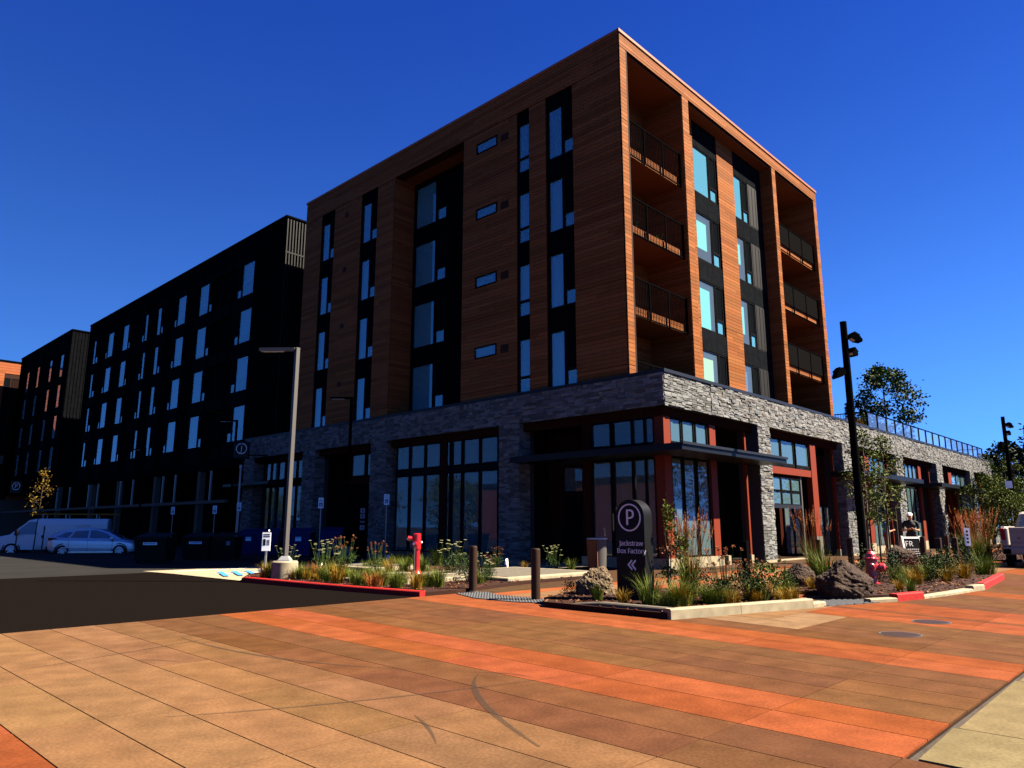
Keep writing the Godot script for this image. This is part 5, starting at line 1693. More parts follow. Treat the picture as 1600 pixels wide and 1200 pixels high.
	for j in 2:
		var x := -1.2
		while x < 1.2:
			s.mm(Vector3(x, 0.03 - j * 0.27, 0.061), Vector3(x + 0.05, 0.22 - j * 0.27, 0.066))
			if rng.randf() < 0.6: s.mm(Vector3(x + 0.05, 0.17 - j * 0.27, 0.061), Vector3(x + 0.16, 0.22 - j * 0.27, 0.066))
			if rng.randf() < 0.5: s.mm(Vector3(x + 0.05, 0.03 - j * 0.27, 0.061), Vector3(x + 0.16, 0.075 - j * 0.27, 0.066))
			x += 0.235
	stuff(put("lettering", s, M.sign_grey, ss))

func blade_sign(at: Vector3, letter: String, label: String, size: float) -> void:
	var o := thing("blade_sign", label, "sign", at, -0.78)
	var s := Sh.new()
	s.cbox(Vector3(0, 0.42, 0) * (size / 0.62), Vector3(0.8, 0.95, 0.16) * (size / 0.62), 0.02)
	put("board", s, M.sign_black, o)
	s = Sh.new()
	var k := size / 0.62
	s.t = Transform3D(Basis(), Vector3(0, 0.5, 0) * k)
	for g in 3: s.ring(0.255 * k, 0.30 * k, 0.081 * k, 0.095 * k, 16, TAU * g / 3 + PI / 2 + 0.07, TAU * (g + 1) / 3 + PI / 2 - 0.07)
	put("ring", s, M.sign_grey, o)
	lettering(letter, 0.30 * k, M.sign_grey, o, Transform3D(Basis(), Vector3(0, 0.5 * k, 0.086 * k)))
	s = Sh.new()
	s.mm(Vector3(0.4 * k, 0.1 * k, -0.03), Vector3(3.2 * k, 0.16 * k, 0.03))
	put("bracket", s, M.black_metal, o)

# ---------------------------------------------------------------- vehicles (local +x is forward)
func loft(s: Sh, rings: Array, closed := false) -> void:
	for i in rings.size() - 1:
		var a: Array = rings[i]; var b: Array = rings[i + 1]
		var ca := Vector3.ZERO
		for p in a: ca += p
		for p in b: ca += p
		ca /= a.size() + b.size()
		var k := a.size() if closed else a.size() - 1
		for j in k:
			var j2 := (j + 1) % a.size()
			var m: Vector3 = (a[j] + a[j2] + b[j] + b[j2]) * 0.25
			var nn: Vector3 = (a[j2] - a[j]).cross(b[j2] - a[j]) + (b[j2] - a[j]).cross(b[j] - a[j])
			if nn.dot(m - ca) > 0: s.quad(a[j], a[j2], b[j2], b[j])
			else: s.quad(b[j], b[j2], a[j2], a[j])

func cap_ring(s: Sh, ring: Array, dir: Vector3) -> void:
	for j in range(1, ring.size() - 1):
		var nn: Vector3 = (ring[j] - ring[0]).cross(ring[j + 1] - ring[0])
		if nn.dot(dir) > 0: s.tri(ring[0], ring[j], ring[j + 1], Color.WHITE)
		else: s.tri(ring[0], ring[j + 1], ring[j], Color.WHITE)

func shell(st: Array) -> Sh:
	# st: [x, y bottom, y top, half width, top half width]
	var s := Sh.new()
	var rings := []
	for q in st:
		var y0: float = q[1]; var y1: float = q[2]; var w: float = q[3]; var wt: float = q[4]
		var r := []
		for p in [[0.90, 0.0], [0.985, 0.12], [1.0, 0.35], [1.0, 0.62], [0.985, 0.82]]: r.append(Vector3(q[0], lerpf(y0, y1, p[1]), -w * p[0]))
		r.append(Vector3(q[0], y1, -wt)); r.append(Vector3(q[0], y1 + 0.02, -wt * 0.5)); r.append(Vector3(q[0], y1 + 0.025, 0)); r.append(Vector3(q[0], y1 + 0.02, wt * 0.5)); r.append(Vector3(q[0], y1, wt))
		for p in [[0.985, 0.82], [1.0, 0.62], [1.0, 0.35], [0.985, 0.12], [0.90, 0.0]]: r.append(Vector3(q[0], lerpf(y0, y1, p[1]), w * p[0]))
		rings.append(r)
	loft(s, rings, true)
	cap_ring(s, rings[0], Vector3(-1, 0, 0)); cap_ring(s, rings[-1], Vector3(1, 0, 0))
	return s

func wheel(o: Node3D, x: float, z: float, r: float, spokes := 7) -> void:
	var side := signf(z)
	var T := Transform3D(Basis(Vector3.RIGHT, PI * 0.5 * side), Vector3(x, r, z))
	var s := Sh.new()
	s.t = T
	s.lathe([Vector2(r * 0.66, -0.2), Vector2(r * 0.95, -0.2), Vector2(r, -0.17), Vector2(r, -0.03), Vector2(r * 0.95, 0.0), Vector2(r * 0.68, 0.0), Vector2(r * 0.66, -0.03)], 28)
	var w := put("wheel", s, M.rubber, o)
	s = Sh.new()
	s.t = T
	s.lathe([Vector2(r * 0.68, -0.02), Vector2(r * 0.62, -0.01), Vector2(r * 0.60, -0.06)], 28)
	s.lathe([Vector2(r * 0.20, -0.05), Vector2(r * 0.17, -0.015), Vector2(0, -0.012)], 14)
	for k in spokes:
		var a := TAU * k / spokes
		s.bar(Vector3(cos(a) * r * 0.15, -0.035, sin(a) * r * 0.15), Vector3(cos(a) * r * 0.64, -0.03, sin(a) * r * 0.64), 0.045, 0.03)
	put("rim", s, M.rim_metal, w)
	s = Sh.new()
	s.t = T
	s.lathe([Vector2(0, -0.09), Vector2(r * 0.62, -0.09)], 24)
	put("hub_shade", s, M.black_metal, w)
	# dark wheel arch in the body side
	s = Sh.new()
	s.t = Transform3D(Basis(Vector3.RIGHT, PI * 0.5 * side), Vector3(x, r + 0.02, z + side * -0.012))
	s.lathe([Vector2(0, -0.06), Vector2(r * 1.18, -0.06), Vector2(r * 1.18, 0.004), Vector2(r * 1.02, 0.004)], 28)
	put("wheel_arch", s, M.rubber, o)

func side_glass(o: Node3D, called: String, pts: Array, n_out: float) -> void:
	for side in [-1.0, 1.0]:
		var s := Sh.new()
		var v := []
		for p in pts: v.append(Vector3(p[0], p[1], side * (p[2] + n_out)))
		cap_ring(s, v, Vector3(0, 0.3, side))
		put(called, s, M.car_glass, o)

func make_vehicles() -> void:
	# silver hatchback, nose towards the building
	var c := thing("silver_hatchback", "silver five-door hatchback parked nose-in beside the white van", "car", Vector3(13.4, -0.26, -43.3), -0.53)
	put("body", shell([[-2.12, 0.52, 0.88, 0.62, 0.58], [-2.05, 0.36, 0.98, 0.76, 0.68], [-1.8, 0.26, 1.02, 0.86, 0.76], [-1.2, 0.22, 1.0, 0.905, 0.80], [0, 0.20, 0.96, 0.91, 0.82], [1.0, 0.20, 0.93, 0.905, 0.80], [1.4, 0.22, 0.90, 0.89, 0.76], [1.9, 0.24, 0.78, 0.83, 0.66], [2.15, 0.30, 0.66, 0.70, 0.52], [2.24, 0.36, 0.56, 0.55, 0.40]]), M.car_silver, c)
	var s := Sh.new()
	var rings := []
	for q in [[-2.0, 1.0, 0.62], [-1.72, 1.24, 0.60], [-1.25, 1.40, 0.60], [-0.4, 1.475, 0.61], [0.25, 1.45, 0.61], [0.75, 1.28, 0.62], [1.38, 0.93, 0.66]]:
		var wb := 0.80 if q[0] > -1.9 else 0.70
		rings.append([Vector3(q[0], 0.92, -wb), Vector3(q[0], q[1] - 0.03, -q[2]), Vector3(q[0], q[1], -q[2] + 0.06), Vector3(q[0], q[1], q[2] - 0.06), Vector3(q[0], q[1] - 0.03, q[2]), Vector3(q[0], 0.92, wb)])
	loft(s, rings)
	cap_ring(s, rings[0], Vector3(-1, 0, 0))
	put("cabin", s, M.car_silver, c)
	side_glass(c, "side_window", [[-1.05, 0.98, 0.775], [-0.22, 0.98, 0.782], [-0.22, 1.38, 0.628], [-0.85, 1.34, 0.635]], 0.012)
	side_glass(c, "side_window", [[-0.14, 0.98, 0.782], [1.02, 0.95, 0.775], [0.62, 1.22, 0.67], [0.15, 1.38, 0.628], [-0.14, 1.385, 0.627]], 0.012)
	side_glass(c, "quarter_window", [[-1.68, 1.05, 0.745], [-1.15, 0.99, 0.770], [-0.95, 1.31, 0.645], [-1.3, 1.27, 0.655]], 0.012)
	s = Sh.new()
	s.quad(Vector3(-1.99, 1.05, -0.58), Vector3(-1.99, 1.05, 0.58), Vector3(-1.68, 1.285, 0.50), Vector3(-1.68, 1.285, -0.50))
	put("rear_window", s, M.car_glass, c)
	s = Sh.new()
	s.quad(Vector3(1.36, 0.97, 0.60), Vector3(1.36, 0.97, -0.60), Vector3(0.72, 1.31, -0.52), Vector3(0.72, 1.31, 0.52))
	put("windscreen", s, M.car_glass, c)
	for sd in [-1.0, 1.0]:
		s = Sh.new()
		s.plate(PackedVector2Array([Vector2(-2.03, 0.86), Vector2(-1.55, 0.93), Vector2(-1.75, 1.0), Vector2(-2.03, 1.0)]), 0.0, 0.03)
		put("tail_light", s, M.tail_red, c, Transform3D(Basis(), Vector3(0, 0, sd * 0.80 - (0.0 if sd > 0 else 0.03))))
		s = Sh.new()
		s.cbox(Vector3(0.95, 0.98, sd * 0.93), Vector3(0.16, 0.12, 0.2), 0.02)
		put("mirror", s, M.car_silver, c)
		for x in [-0.7, 0.35]:
			s = Sh.new()
			s.box(Vector3(x, 0.86, sd * 0.907), Vector3(0.18, 0.03, 0.03))
			put("door_handle", s, M.car_silver, c)
		for x in [-1.05, -0.18, 0.98]:
			s = Sh.new()
			s.box(Vector3(x, 0.62, sd * 0.9105), Vector3(0.012, 0.6, 0.004))
			put("door_seam", s, M.black_metal, c)
		s = Sh.new()
		s.box(Vector3(0, 0.27, sd * 0.895), Vector3(2.1, 0.06, 0.03))
		put("sill_trim", s, M.chrome, c)
		wheel(c, -1.32, sd * 0.905, 0.32)
		wheel(c, 1.33, sd * 0.905, 0.32)
	s = Sh.new()
	s.cbox(Vector3(-2.06, 0.44, 0), Vector3(0.16, 0.22, 1.5), 0.03)
	put("rear_bumper", s, M.rubber, c)
	s = Sh.new()
	s.box(Vector3(-2.13, 0.74, 0), Vector3(0.02, 0.12, 0.32))
	put("licence_plate", s, M.sign_white, c)
	s = Sh.new()
	s.cbox(Vector3(-1.62, 1.33, 0), Vector3(0.3, 0.03, 1.0), 0.01)
	put("spoiler", s, M.car_silver, c)

	# white cargo van, nose towards the lane
	var v := thing("white_van", "white cargo van with a roof ladder behind the silver hatchback", "van", Vector3(12.6, -0.28, -47.2), PI - 0.42)
	put("body", shell([[-2.55, 0.45, 1.95, 0.90, 0.74], [-2.5, 0.40, 2.0, 0.96, 0.80], [0.9, 0.36, 2.0, 0.98, 0.82]]), M.van_white, v)
	s = Sh.new()
	rings = []
	for q in [[0.9, 2.02, 0.83, 0.36], [1.25, 1.94, 0.80, 0.36], [2.1, 1.16, 0.86, 0.36], [2.75, 1.02, 0.84, 0.38], [2.95, 0.85, 0.76, 0.42]]:
		rings.append([Vector3(q[0], q[3], -0.95), Vector3(q[0], 0.8, -0.97), Vector3(q[0], minf(1.12, q[1] - 0.06), -0.96), Vector3(q[0], q[1] - 0.04, -q[2]), Vector3(q[0], q[1], -q[2] + 0.08), Vector3(q[0], q[1], q[2] - 0.08), Vector3(q[0], q[1] - 0.04, q[2]), Vector3(q[0], minf(1.12, q[1] - 0.06), 0.96), Vector3(q[0], 0.8, 0.97), Vector3(q[0], q[3], 0.95)])
	loft(s, rings)
	cap_ring(s, rings[-1], Vector3(1, 0, 0))
	put("cab", s, M.van_white, v)
	side_glass(v, "side_window", [[0.75, 1.18, 0.955], [1.95, 1.18, 0.955], [1.25, 1.84, 0.835], [0.75, 1.86, 0.83]], 0.03)
	s = Sh.new()
	s.quad(Vector3(2.08, 1.215, 0.78), Vector3(2.08, 1.215, -0.78), Vector3(1.30, 1.93, -0.70), Vector3(1.30, 1.93, 0.70))
	put("windscreen", s, M.car_glass, v)
	for sd in [-1.0, 1.0]:
		wheel(v, 1.95, sd * 0.97, 0.36, 8)
		wheel(v, -1.55, sd * 0.97, 0.36, 8)
		s = Sh.new()
		s.cbox(Vector3(2.95, 0.80, sd * 0.66), Vector3(0.06, 0.22, 0.26), 0.02)
		put("headlight", s, M.black_metal, v)
		s = Sh.new()
		s.cbox(Vector3(2.93, 0.64, sd * 0.72), Vector3(0.06, 0.09, 0.22), 0.015)
		put("turn_signal", s, M.amber, v)
		s = Sh.new()
		s.cbox(Vector3(1.75, 1.25, sd * 1.10), Vector3(0.12, 0.28, 0.2), 0.02)
		put("mirror", s, M.rubber, v)
		s = Sh.new()
		s.box(Vector3(0.55, 1.05, sd * 0.985), Vector3(0.1, 0.16, 0.03))
		put("door_handle", s, M.black_metal, v)
	s = Sh.new()
	s.cbox(Vector3(2.95, 0.46, 0), Vector3(0.16, 0.2, 1.8), 0.03)
	put("bumper", s, M.rubber, v)
	s = Sh.new()
	s.t = Transform3D(Basis(Vector3.UP, PI), Vector3(-1.3, 1.62, -0.955))
	for k in 9:
		s.bar(Vector3(-0.36 + k * 0.085, -0.04, 0), Vector3(-0.30 + k * 0.085, rng.randf_range(0.0, 0.10), 0), 0.02, 0.012)
	s.bar(Vector3(-0.3, -0.07, 0), Vector3(0.4, -0.06, 0), 0.012, 0.012)
	stuff(put("script_lettering", s, M.black_metal, v))
	for x in [-1.9, -0.4, 0.7]:
		s = Sh.new()
		for z in [-0.6, 0.6]: s.box(Vector3(x, 2.12, z), Vector3(0.05, 0.24, 0.05))
		s.box(Vector3(x, 2.24, 0), Vector3(0.05, 0.04, 1.4))
		put("roof_rack_bar", s, M.galvanised, v)
	var ld := thing("ladder", "orange extension ladder lying on the roof rack of the white van", "ladder", Vector3(12.6, 2.00, -47.2), PI - 0.42)
	for z in [0.30, 0.68]:
		s = Sh.new()
		s.box(Vector3(-0.7, 0, z), Vector3(4.4, 0.08, 0.035))
		put("rail", s, M.ladder_orange, ld)
	for k in 14:
		s = Sh.new()
		s.tube([Vector3(-2.75 + k * 0.31, 0, 0.31), Vector3(-2.75 + k * 0.31, 0, 0.67)], 0.016, 0.016, 6)
		put("rung", s, M.galvanised, ld)

	# white pickup seen from behind
	var t := thing("white_pickup", "white pickup truck seen from behind at the street edge", "pickup truck", Vector3(31.9, -0.02, -4.42), 0.03)
	s = Sh.new()
	for sd in [-1.0, 1.0]:
		s.cbox(Vector3(-1.45, 0.98, sd * 0.93), Vector3(2.2, 0.72, 0.16), 0.03)
	s.cbox(Vector3(-1.45, 0.72, 0), Vector3(2.2, 0.08, 1.75), 0.01)
	put("bed", s, M.truck_white, t)
	s = Sh.new()
	s.cbox(Vector3(-2.58, 0.99, 0), Vector3(0.08, 0.66, 1.52), 0.02)
	var tg := put("tailgate", s, M.truck_white, t)
	s = Sh.new()
	s.cbox(Vector3(-2.625, 1.17, 0), Vector3(0.03, 0.03, 1.46), 0.008)
	s.cbox(Vector3(-2.625, 0.82, 0), Vector3(0.03, 0.03, 1.46), 0.008)
	put("crease", s, M.truck_white, tg)
	s = Sh.new()
	s.cbox(Vector3(-2.632, 1.23, 0), Vector3(0.04, 0.07, 0.30), 0.012)
	put("tailgate_handle", s, M.black_metal, tg)
	s = Sh.new()
	for k in 2: s.mm(Vector3(-2.628, 0.94 + k * 0.03, -0.56), Vector3(-2.621, 0.955 + k * 0.03, -0.46 + k * 0.02))
	stuff(put("emblem", s, M.grey_metal, tg))
	for sd in [-1.0, 1.0]:
		s = Sh.new()
		s.cbox(Vector3(-2.54, 1.0, sd * 0.90), Vector3(0.14, 0.60, 0.20), 0.03)
		put("tail_corner", s, M.truck_white, t)
		s = Sh.new()
		s.cbox(Vector3(-2.585, 1.09, sd * 0.94), Vector3(0.10, 0.38, 0.14), 0.02)
		put("tail_light", s, M.tail_red, t)
		s = Sh.new()
		s.cbox(Vector3(-2.67, 0.53, sd * 0.86), Vector3(0.06, 0.16, 0.22), 0.02)
		put("bumper_vent", s, M.black_metal, t)
		wheel(t, -1.75, sd * 1.0, 0.40)
		wheel(t, 1.75, sd * 1.0, 0.40)
	s = Sh.new()
	s.cbox(Vector3(-2.60, 0.55, 0), Vector3(0.16, 0.24, 2.0), 0.04)
	put("rear_bumper", s, M.truck_white, t)
	s = Sh.new()
	s.cbox(Vector3(-2.685, 0.56, 0), Vector3(0.02, 0.16, 0.6), 0.008)
	put("step_pad", s, M.black_metal, t)
	s = Sh.new()
	s.box(Vector3(-2.70, 0.55, 0), Vector3(0.01, 0.14, 0.30))
	put("licence_plate", s, M.sign_white, t)
	put("cab_body", shell([[-0.38, 0.45, 1.22, 1.0, 0.92], [0.8, 0.40, 1.2, 1.01, 0.93], [1.5, 0.42, 1.18, 1.0, 0.9], [2.6, 0.46, 1.10, 0.96, 0.84], [2.75, 0.5, 0.95, 0.85, 0.72]]), M.truck_white, t)
	s = Sh.new()
	rings = []
	for q in [[-0.42, 1.20, 0.90], [-0.30, 1.78, 0.74], [-0.1, 1.86, 0.72], [0.7, 1.87, 0.72], [1.0, 1.78, 0.73], [1.7, 1.20, 0.86]]:
		rings.append([Vector3(q[0], 1.18, -0.92), Vector3(q[0], q[1] - 0.03, -q[2]), Vector3(q[0], q[1], -q[2] + 0.08), Vector3(q[0], q[1], q[2] - 0.08), Vector3(q[0], q[1] - 0.03, q[2]), Vector3(q[0], 1.18, 0.92)])
	loft(s, rings)
	cap_ring(s, rings[0], Vector3(-1, 0, 0))
	put("cab_roof", s, M.truck_white, t)
	s = Sh.new()
	s.quad(Vector3(-0.435, 1.26, -0.76), Vector3(-0.435, 1.26, 0.76), Vector3(-0.325, 1.74, 0.66), Vector3(-0.325, 1.74, -0.66))
	put("rear_window", s, M.car_glass, t)
	side_glass(t, "side_window", [[-0.25, 1.24, 0.905], [1.45, 1.24, 0.905], [0.95, 1.70, 0.765], [-0.22, 1.74, 0.755]], 0.02)

# ---------------------------------------------------------------- people: one continuous body each
func figure(bones: Array, cell: float, s: Sh) -> void:
	# bones: [from, to, radius, radius, colour]; tapered capsules joined smoothly, meshed as surface nets
	var lo := Vector3.ONE * 1e9; var hi := Vector3.ONE * -1e9
	for b in bones:
		var r := Vector3.ONE * (maxf(b[2], b[3]) + 0.05)
		lo = lo.min(b[0] - r).min(b[1] - r); hi = hi.max(b[0] + r).max(b[1] + r)
	var d := Vector3i(((hi - lo) / cell).ceil()) + Vector3i.ONE
	var val := PackedFloat32Array(); val.resize(d.x * d.y * d.z); val.fill(1.0)
	var near := PackedFloat32Array(); near.resize(val.size()); near.fill(9.0)
	var who := PackedByteArray(); who.resize(val.size())
	var k := 0.035
	for bi in bones.size():
		var b: Array = bones[bi]
		var rr := maxf(b[2], b[3]) + 0.06
		var a: Vector3 = b[0]; var e: Vector3 = b[1] - b[0]; var l2 := maxf(e.length_squared(), 1e-8)
		var p0 := Vector3i(((a.min(b[1]) - Vector3.ONE * rr - lo) / cell).floor()).clamp(Vector3i.ZERO, d - Vector3i.ONE)
		var p1 := Vector3i(((a.max(b[1]) + Vector3.ONE * rr - lo) / cell).ceil()).clamp(Vector3i.ZERO, d - Vector3i.ONE)
		for z in range(p0.z, p1.z + 1):
			for y in range(p0.y, p1.y + 1):
				for x in range(p0.x, p1.x + 1):
					var p := lo + Vector3(x, y, z) * cell
					var t := clampf((p - a).dot(e) / l2, 0, 1)
					var f := (p - a - e * t).length() - lerpf(b[2], b[3], t)
					var id := x + d.x * (y + d.y * z)
					if f < near[id]:
						near[id] = f; who[id] = bi
					var v := val[id]
					var h := maxf(k - absf(v - f), 0.0) / k
					val[id] = minf(v, f) - h * h * k * 0.25
	var at := {}
	var sx := 1; var sy := d.x; var sz := d.x * d.y
	for z in d.z - 1:
		for y in d.y - 1:
			for x in d.x - 1:
				var id := x + sy * y + sz * z
				var sum := Vector3.ZERO; var n := 0
				var inside := 0
				for c in 8:
					if val[id + (c & 1) * sx + ((c >> 1) & 1) * sy + (c >> 2) * sz] < 0: inside += 1
				if inside == 0 or inside == 8: continue
				for ed in [[0, 1], [2, 3], [4, 5], [6, 7], [0, 2], [1, 3], [4, 6], [5, 7], [0, 4], [1, 5], [2, 6], [3, 7]]:
					var c0: int = ed[0]; var c1: int = ed[1]
					var v0 := val[id + (c0 & 1) * sx + ((c0 >> 1) & 1) * sy + (c0 >> 2) * sz]
					var v1 := val[id + (c1 & 1) * sx + ((c1 >> 1) & 1) * sy + (c1 >> 2) * sz]
					if (v0 < 0) == (v1 < 0): continue
					var t := v0 / (v0 - v1)
					sum += Vector3(c0 & 1, (c0 >> 1) & 1, c0 >> 2).lerp(Vector3(c1 & 1, (c1 >> 1) & 1, c1 >> 2), t)
					n += 1
				var g := Vector3(val[id + sx] - val[id], val[id + sy] - val[id], val[id + sz] - val[id]).normalized()
				var wi := who[id]
				at[id] = [lo + (Vector3(x, y, z) + sum / n) * cell, g, bones[wi][4]]
	for id in at:
		for ax in 3:
			var step: int = [sx, sy, sz][ax]
			var u: int = [sy, sz, sx][ax]; var w: int = [sz, sx, sy][ax]
			if (val[id] < 0) == (val[id + step] < 0): continue
			if not (at.has(id - u) and at.has(id - w) and at.has(id - u - w)): continue
			var q := [at[id - u - w], at[id - w], at[id], at[id - u]]
			if val[id] >= 0: q = [q[3], q[2], q[1], q[0]]
			s.tri(q[0][0], q[1][0], q[2][0], q[2][2], q[0][1], q[1][1], q[2][1])
			s.tri(q[0][0], q[2][0], q[3][0], q[2][2], q[0][1], q[2][1], q[3][1])

func hand(s: Sh, wrist: Vector3, dir: Vector3, palm: Vector3, side: float, col: Color) -> void:
	# palm, four fingers of different lengths with a bend, and a thumb from the side of the palm
	var across := dir.cross(palm).normalized() * side
	var bones := [[wrist, wrist + dir * 0.05, 0.026, 0.030, col], [wrist + dir * 0.05 - across * 0.018, wrist + dir * 0.085 - across * 0.022, 0.018, 0.014, col], [wrist + dir * 0.05 + across * 0.018, wrist + dir * 0.085 + across * 0.022, 0.018, 0.014, col]]
	for k in 4:
		var root := wrist + dir * 0.085 + across * (0.030 - 0.020 * k)
		var l: float = [0.036, 0.042, 0.040, 0.030][k]
		var mid := root + (dir + palm * 0.35).normalized() * l
		var tip := mid + (dir * 0.35 + palm).normalized() * l * 0.85
		bones.append([root, mid, 0.0095, 0.0085, col])
		bones.append([mid, tip, 0.0085, 0.007, col])
	var tr := wrist + dir * 0.03 + across * 0.03
	var tm := tr + (across * 0.7 + dir * 0.6 + palm * 0.3).normalized() * 0.038
	bones.append([tr, tm, 0.013, 0.010, col])
	bones.append([tm, tm + (dir + palm * 0.6).normalized() * 0.03, 0.010, 0.008, col])
	figure(bones, 0.006, s)

func person(label: String, at: Vector3, turn: float, shirt: Color, legs: Color, shoe: Color, cap_col, size := 1.0) -> void:
	var o := thing("person", label, "person", at, turn)
	o.scale = Vector3.ONE * size
	var skin := Color(0.30, 0.13, 0.07)
	# facing +z; 1.75 m tall; forearms raised in front, looking down at the hands
	var V := func(x, y, z): return Vector3(x, y, z)
	var b := []
	var hipw := 0.095
	for sd in [-1.0, 1.0]:
		b.append([V.call(sd * hipw, 0.90, 0), V.call(sd * 0.105, 0.62, 0.015), 0.098, 0.082, legs])
		b.append([V.call(sd * 0.105, 0.62, 0.015), V.call(sd * 0.11, 0.50, 0.015), 0.075, 0.062, legs if sd > 5 else legs])
		b.append([V.call(sd * 0.11, 0.49, 0.015), V.call(sd * 0.115, 0.36, -0.01), 0.055, 0.058, skin])
		b.append([V.call(sd * 0.115, 0.36, -0.01), V.call(sd * 0.12, 0.10, -0.02), 0.056, 0.036, skin])
		b.append([V.call(sd * 0.12, 0.06, -0.03), V.call(sd * 0.135, 0.045, 0.15), 0.045, 0.036, shoe])
		b.append([V.call(sd * 0.14, 1.40, -0.01), V.call(sd * 0.235, 1.33, 0.0), 0.075, 0.062, shirt])
		b.append([V.call(sd * 0.225, 1.37, 0.0), V.call(sd * 0.265, 1.20, -0.02), 0.060, 0.052, shirt])
		b.append([V.call(sd * 0.265, 1.20, -0.02), V.call(sd * 0.275, 1.07, -0.03), 0.044, 0.040, skin])
		b.append([V.call(sd * 0.275, 1.07, -0.03), V.call(sd * 0.10, 1.12, 0.22), 0.040, 0.026, skin])
	b.append([V.call(0, 0.93, 0.0), V.call(0, 1.10, 0.01), 0.135, 0.130, shirt])
	b.append([V.call(-0.06, 0.95, 0.0), V.call(0.06, 0.95, 0.0), 0.12, 0.12, legs])
	b.append([V.call(-0.07, 1.28, 0.0), V.call(0.07, 1.28, 0.0), 0.125, 0.125, shirt])
	b.append([V.call(0, 1.10, 0.01), V.call(0, 1.38, 0.0), 0.135, 0.115, shirt])
	b.append([V.call(0, 1.42, -0.005), V.call(0, 1.52, 0.02), 0.058, 0.055, skin])
	b.append([V.call(0, 1.575, 0.045), V.call(0, 1.655, 0.02), 0.070, 0.088, skin])
	b.append([V.call(0, 1.545, 0.085), V.call(0, 1.60, 0.075), 0.038, 0.050, skin])
	var s := Sh.new()
	figure(b, 0.022, s)
	# face: nose, ears, brow line, mouth and eyes as part of the same surface
	s.ball(V.call(0, 1.605, 0.128), V.call(0.014, 0.024, 0.018), 6, 8, skin)
	for sd in [-1.0, 1.0]:
		s.ball(V.call(sd * 0.088, 1.615, 0.025), V.call(0.012, 0.030, 0.018), 6, 8, skin)
		s.ball(V.call(sd * 0.032, 1.632, 0.104), V.call(0.012, 0.007, 0.006), 5, 8, Color(0.03, 0.02, 0.02))
		hand(s, V.call(sd * 0.10, 1.12, 0.22), V.call(-sd * 0.75, 0.12, 0.65).normalized(), V.call(-sd * 0.2, 0.95, 0.2).normalized(), -sd, skin)
	s.ball(V.call(0, 1.562, 0.118), V.call(0.024, 0.006, 0.008), 5, 8, Color(0.22, 0.07, 0.05))
	put("body", s, M.person, o)
	s = Sh.new()
	if cap_col != null:
		s.lathe([Vector2(0.102, 1.660), Vector2(0.106, 1.68), Vector2(0.10, 1.72), Vector2(0.075, 1.755), Vector2(0.03, 1.772), Vector2(0, 1.774)], 20, Vector3(0, 0, 0.02), cap_col)
		s.ball(V.call(0, 1.668, 0.13), V.call(0.07, 0.008, 0.07), 6, 14, cap_col)
		put("cap", s, M.person, o)
	else:
		s.ball(V.call(0, 1.665, 0.002), V.call(0.104, 0.10, 0.108), 10, 14, Color(0.06, 0.03, 0.02))
		put("hair", s, M.person, o)

func make_people() -> void:
	var gy := 0.05
	person("standing person in a white cap and dark clothes looking down at their hands", Vector3(33.2, gy, -9.15), -1.15, Color(0.012, 0.012, 0.014), Color(0.014, 0.014, 0.018), Color(0.10, 0.08, 0.07), Color(0.75, 0.75, 0.78), 1.03)
	person("person in a blue top and red shorts half hidden behind the staked tree", Vector3(32.2, gy, -9.8), 0.5, Color(0.03, 0.14, 0.24), Color(0.16, 0.02, 0.02), Color(0.5, 0.5, 0.5), null, 0.98)
	var ph := thing("phone", "small phone held in both hands by the person in the white cap", "phone", Vector3(33.2, gy, -9.15) + Basis(Vector3.UP, -1.15) * Vector3(0, 1.22, 0.30), -1.15)
	var s := Sh.new()
	s.t = Transform3D(Basis(Vector3.RIGHT, -0.9), Vector3.ZERO)
	s.cbox(Vector3.ZERO, Vector3(0.075, 0.15, 0.01), 0.003)
	put("case", s, M.black_metal, ph)
	s = Sh.new()
	s.t = Transform3D(Basis(Vector3.RIGHT, -0.9), Vector3.ZERO)
	s.box(Vector3(0, 0, -0.0056), Vector3(0.066, 0.135, 0.001))
	put("screen", s, M.sign_black, ph)

# ---------------------------------------------------------------- planting
func blades(count: int, h: float, spread: float, w: float, lean: float) -> Sh:
	var s := Sh.new()
	for i in count:
		var a := rng.randf() * TAU
		var d := Vector3(cos(a), 0, sin(a))
		var side := Vector3(-d.z, 0, d.x)
		var l := h * rng.randf_range(0.55, 1.08)
		var r := spread * sqrt(rng.randf()) * 0.35
		var p := d * r
		var b := rng.randf_range(0.2, 1.0) * lean
		var k := rng.randf_range(0.6, 1.25)
		var col := Color(k * rng.randf_range(0.9, 1.25), k, k * 0.9)
		var q := p + d * l * b * 0.25 + Vector3(0, l * 0.55, 0)
		var e := p + d * l * b * 0.8 + Vector3(0, l * (1.0 - 0.35 * b * b), 0)
		s.tri(p - side * w, p + side * w, q + side * w * 0.7, col); s.tri(p - side * w, q + side * w * 0.7, q - side * w * 0.7, col)
		s.tri(q - side * w * 0.7, q + side * w * 0.7, e, col)
	return s

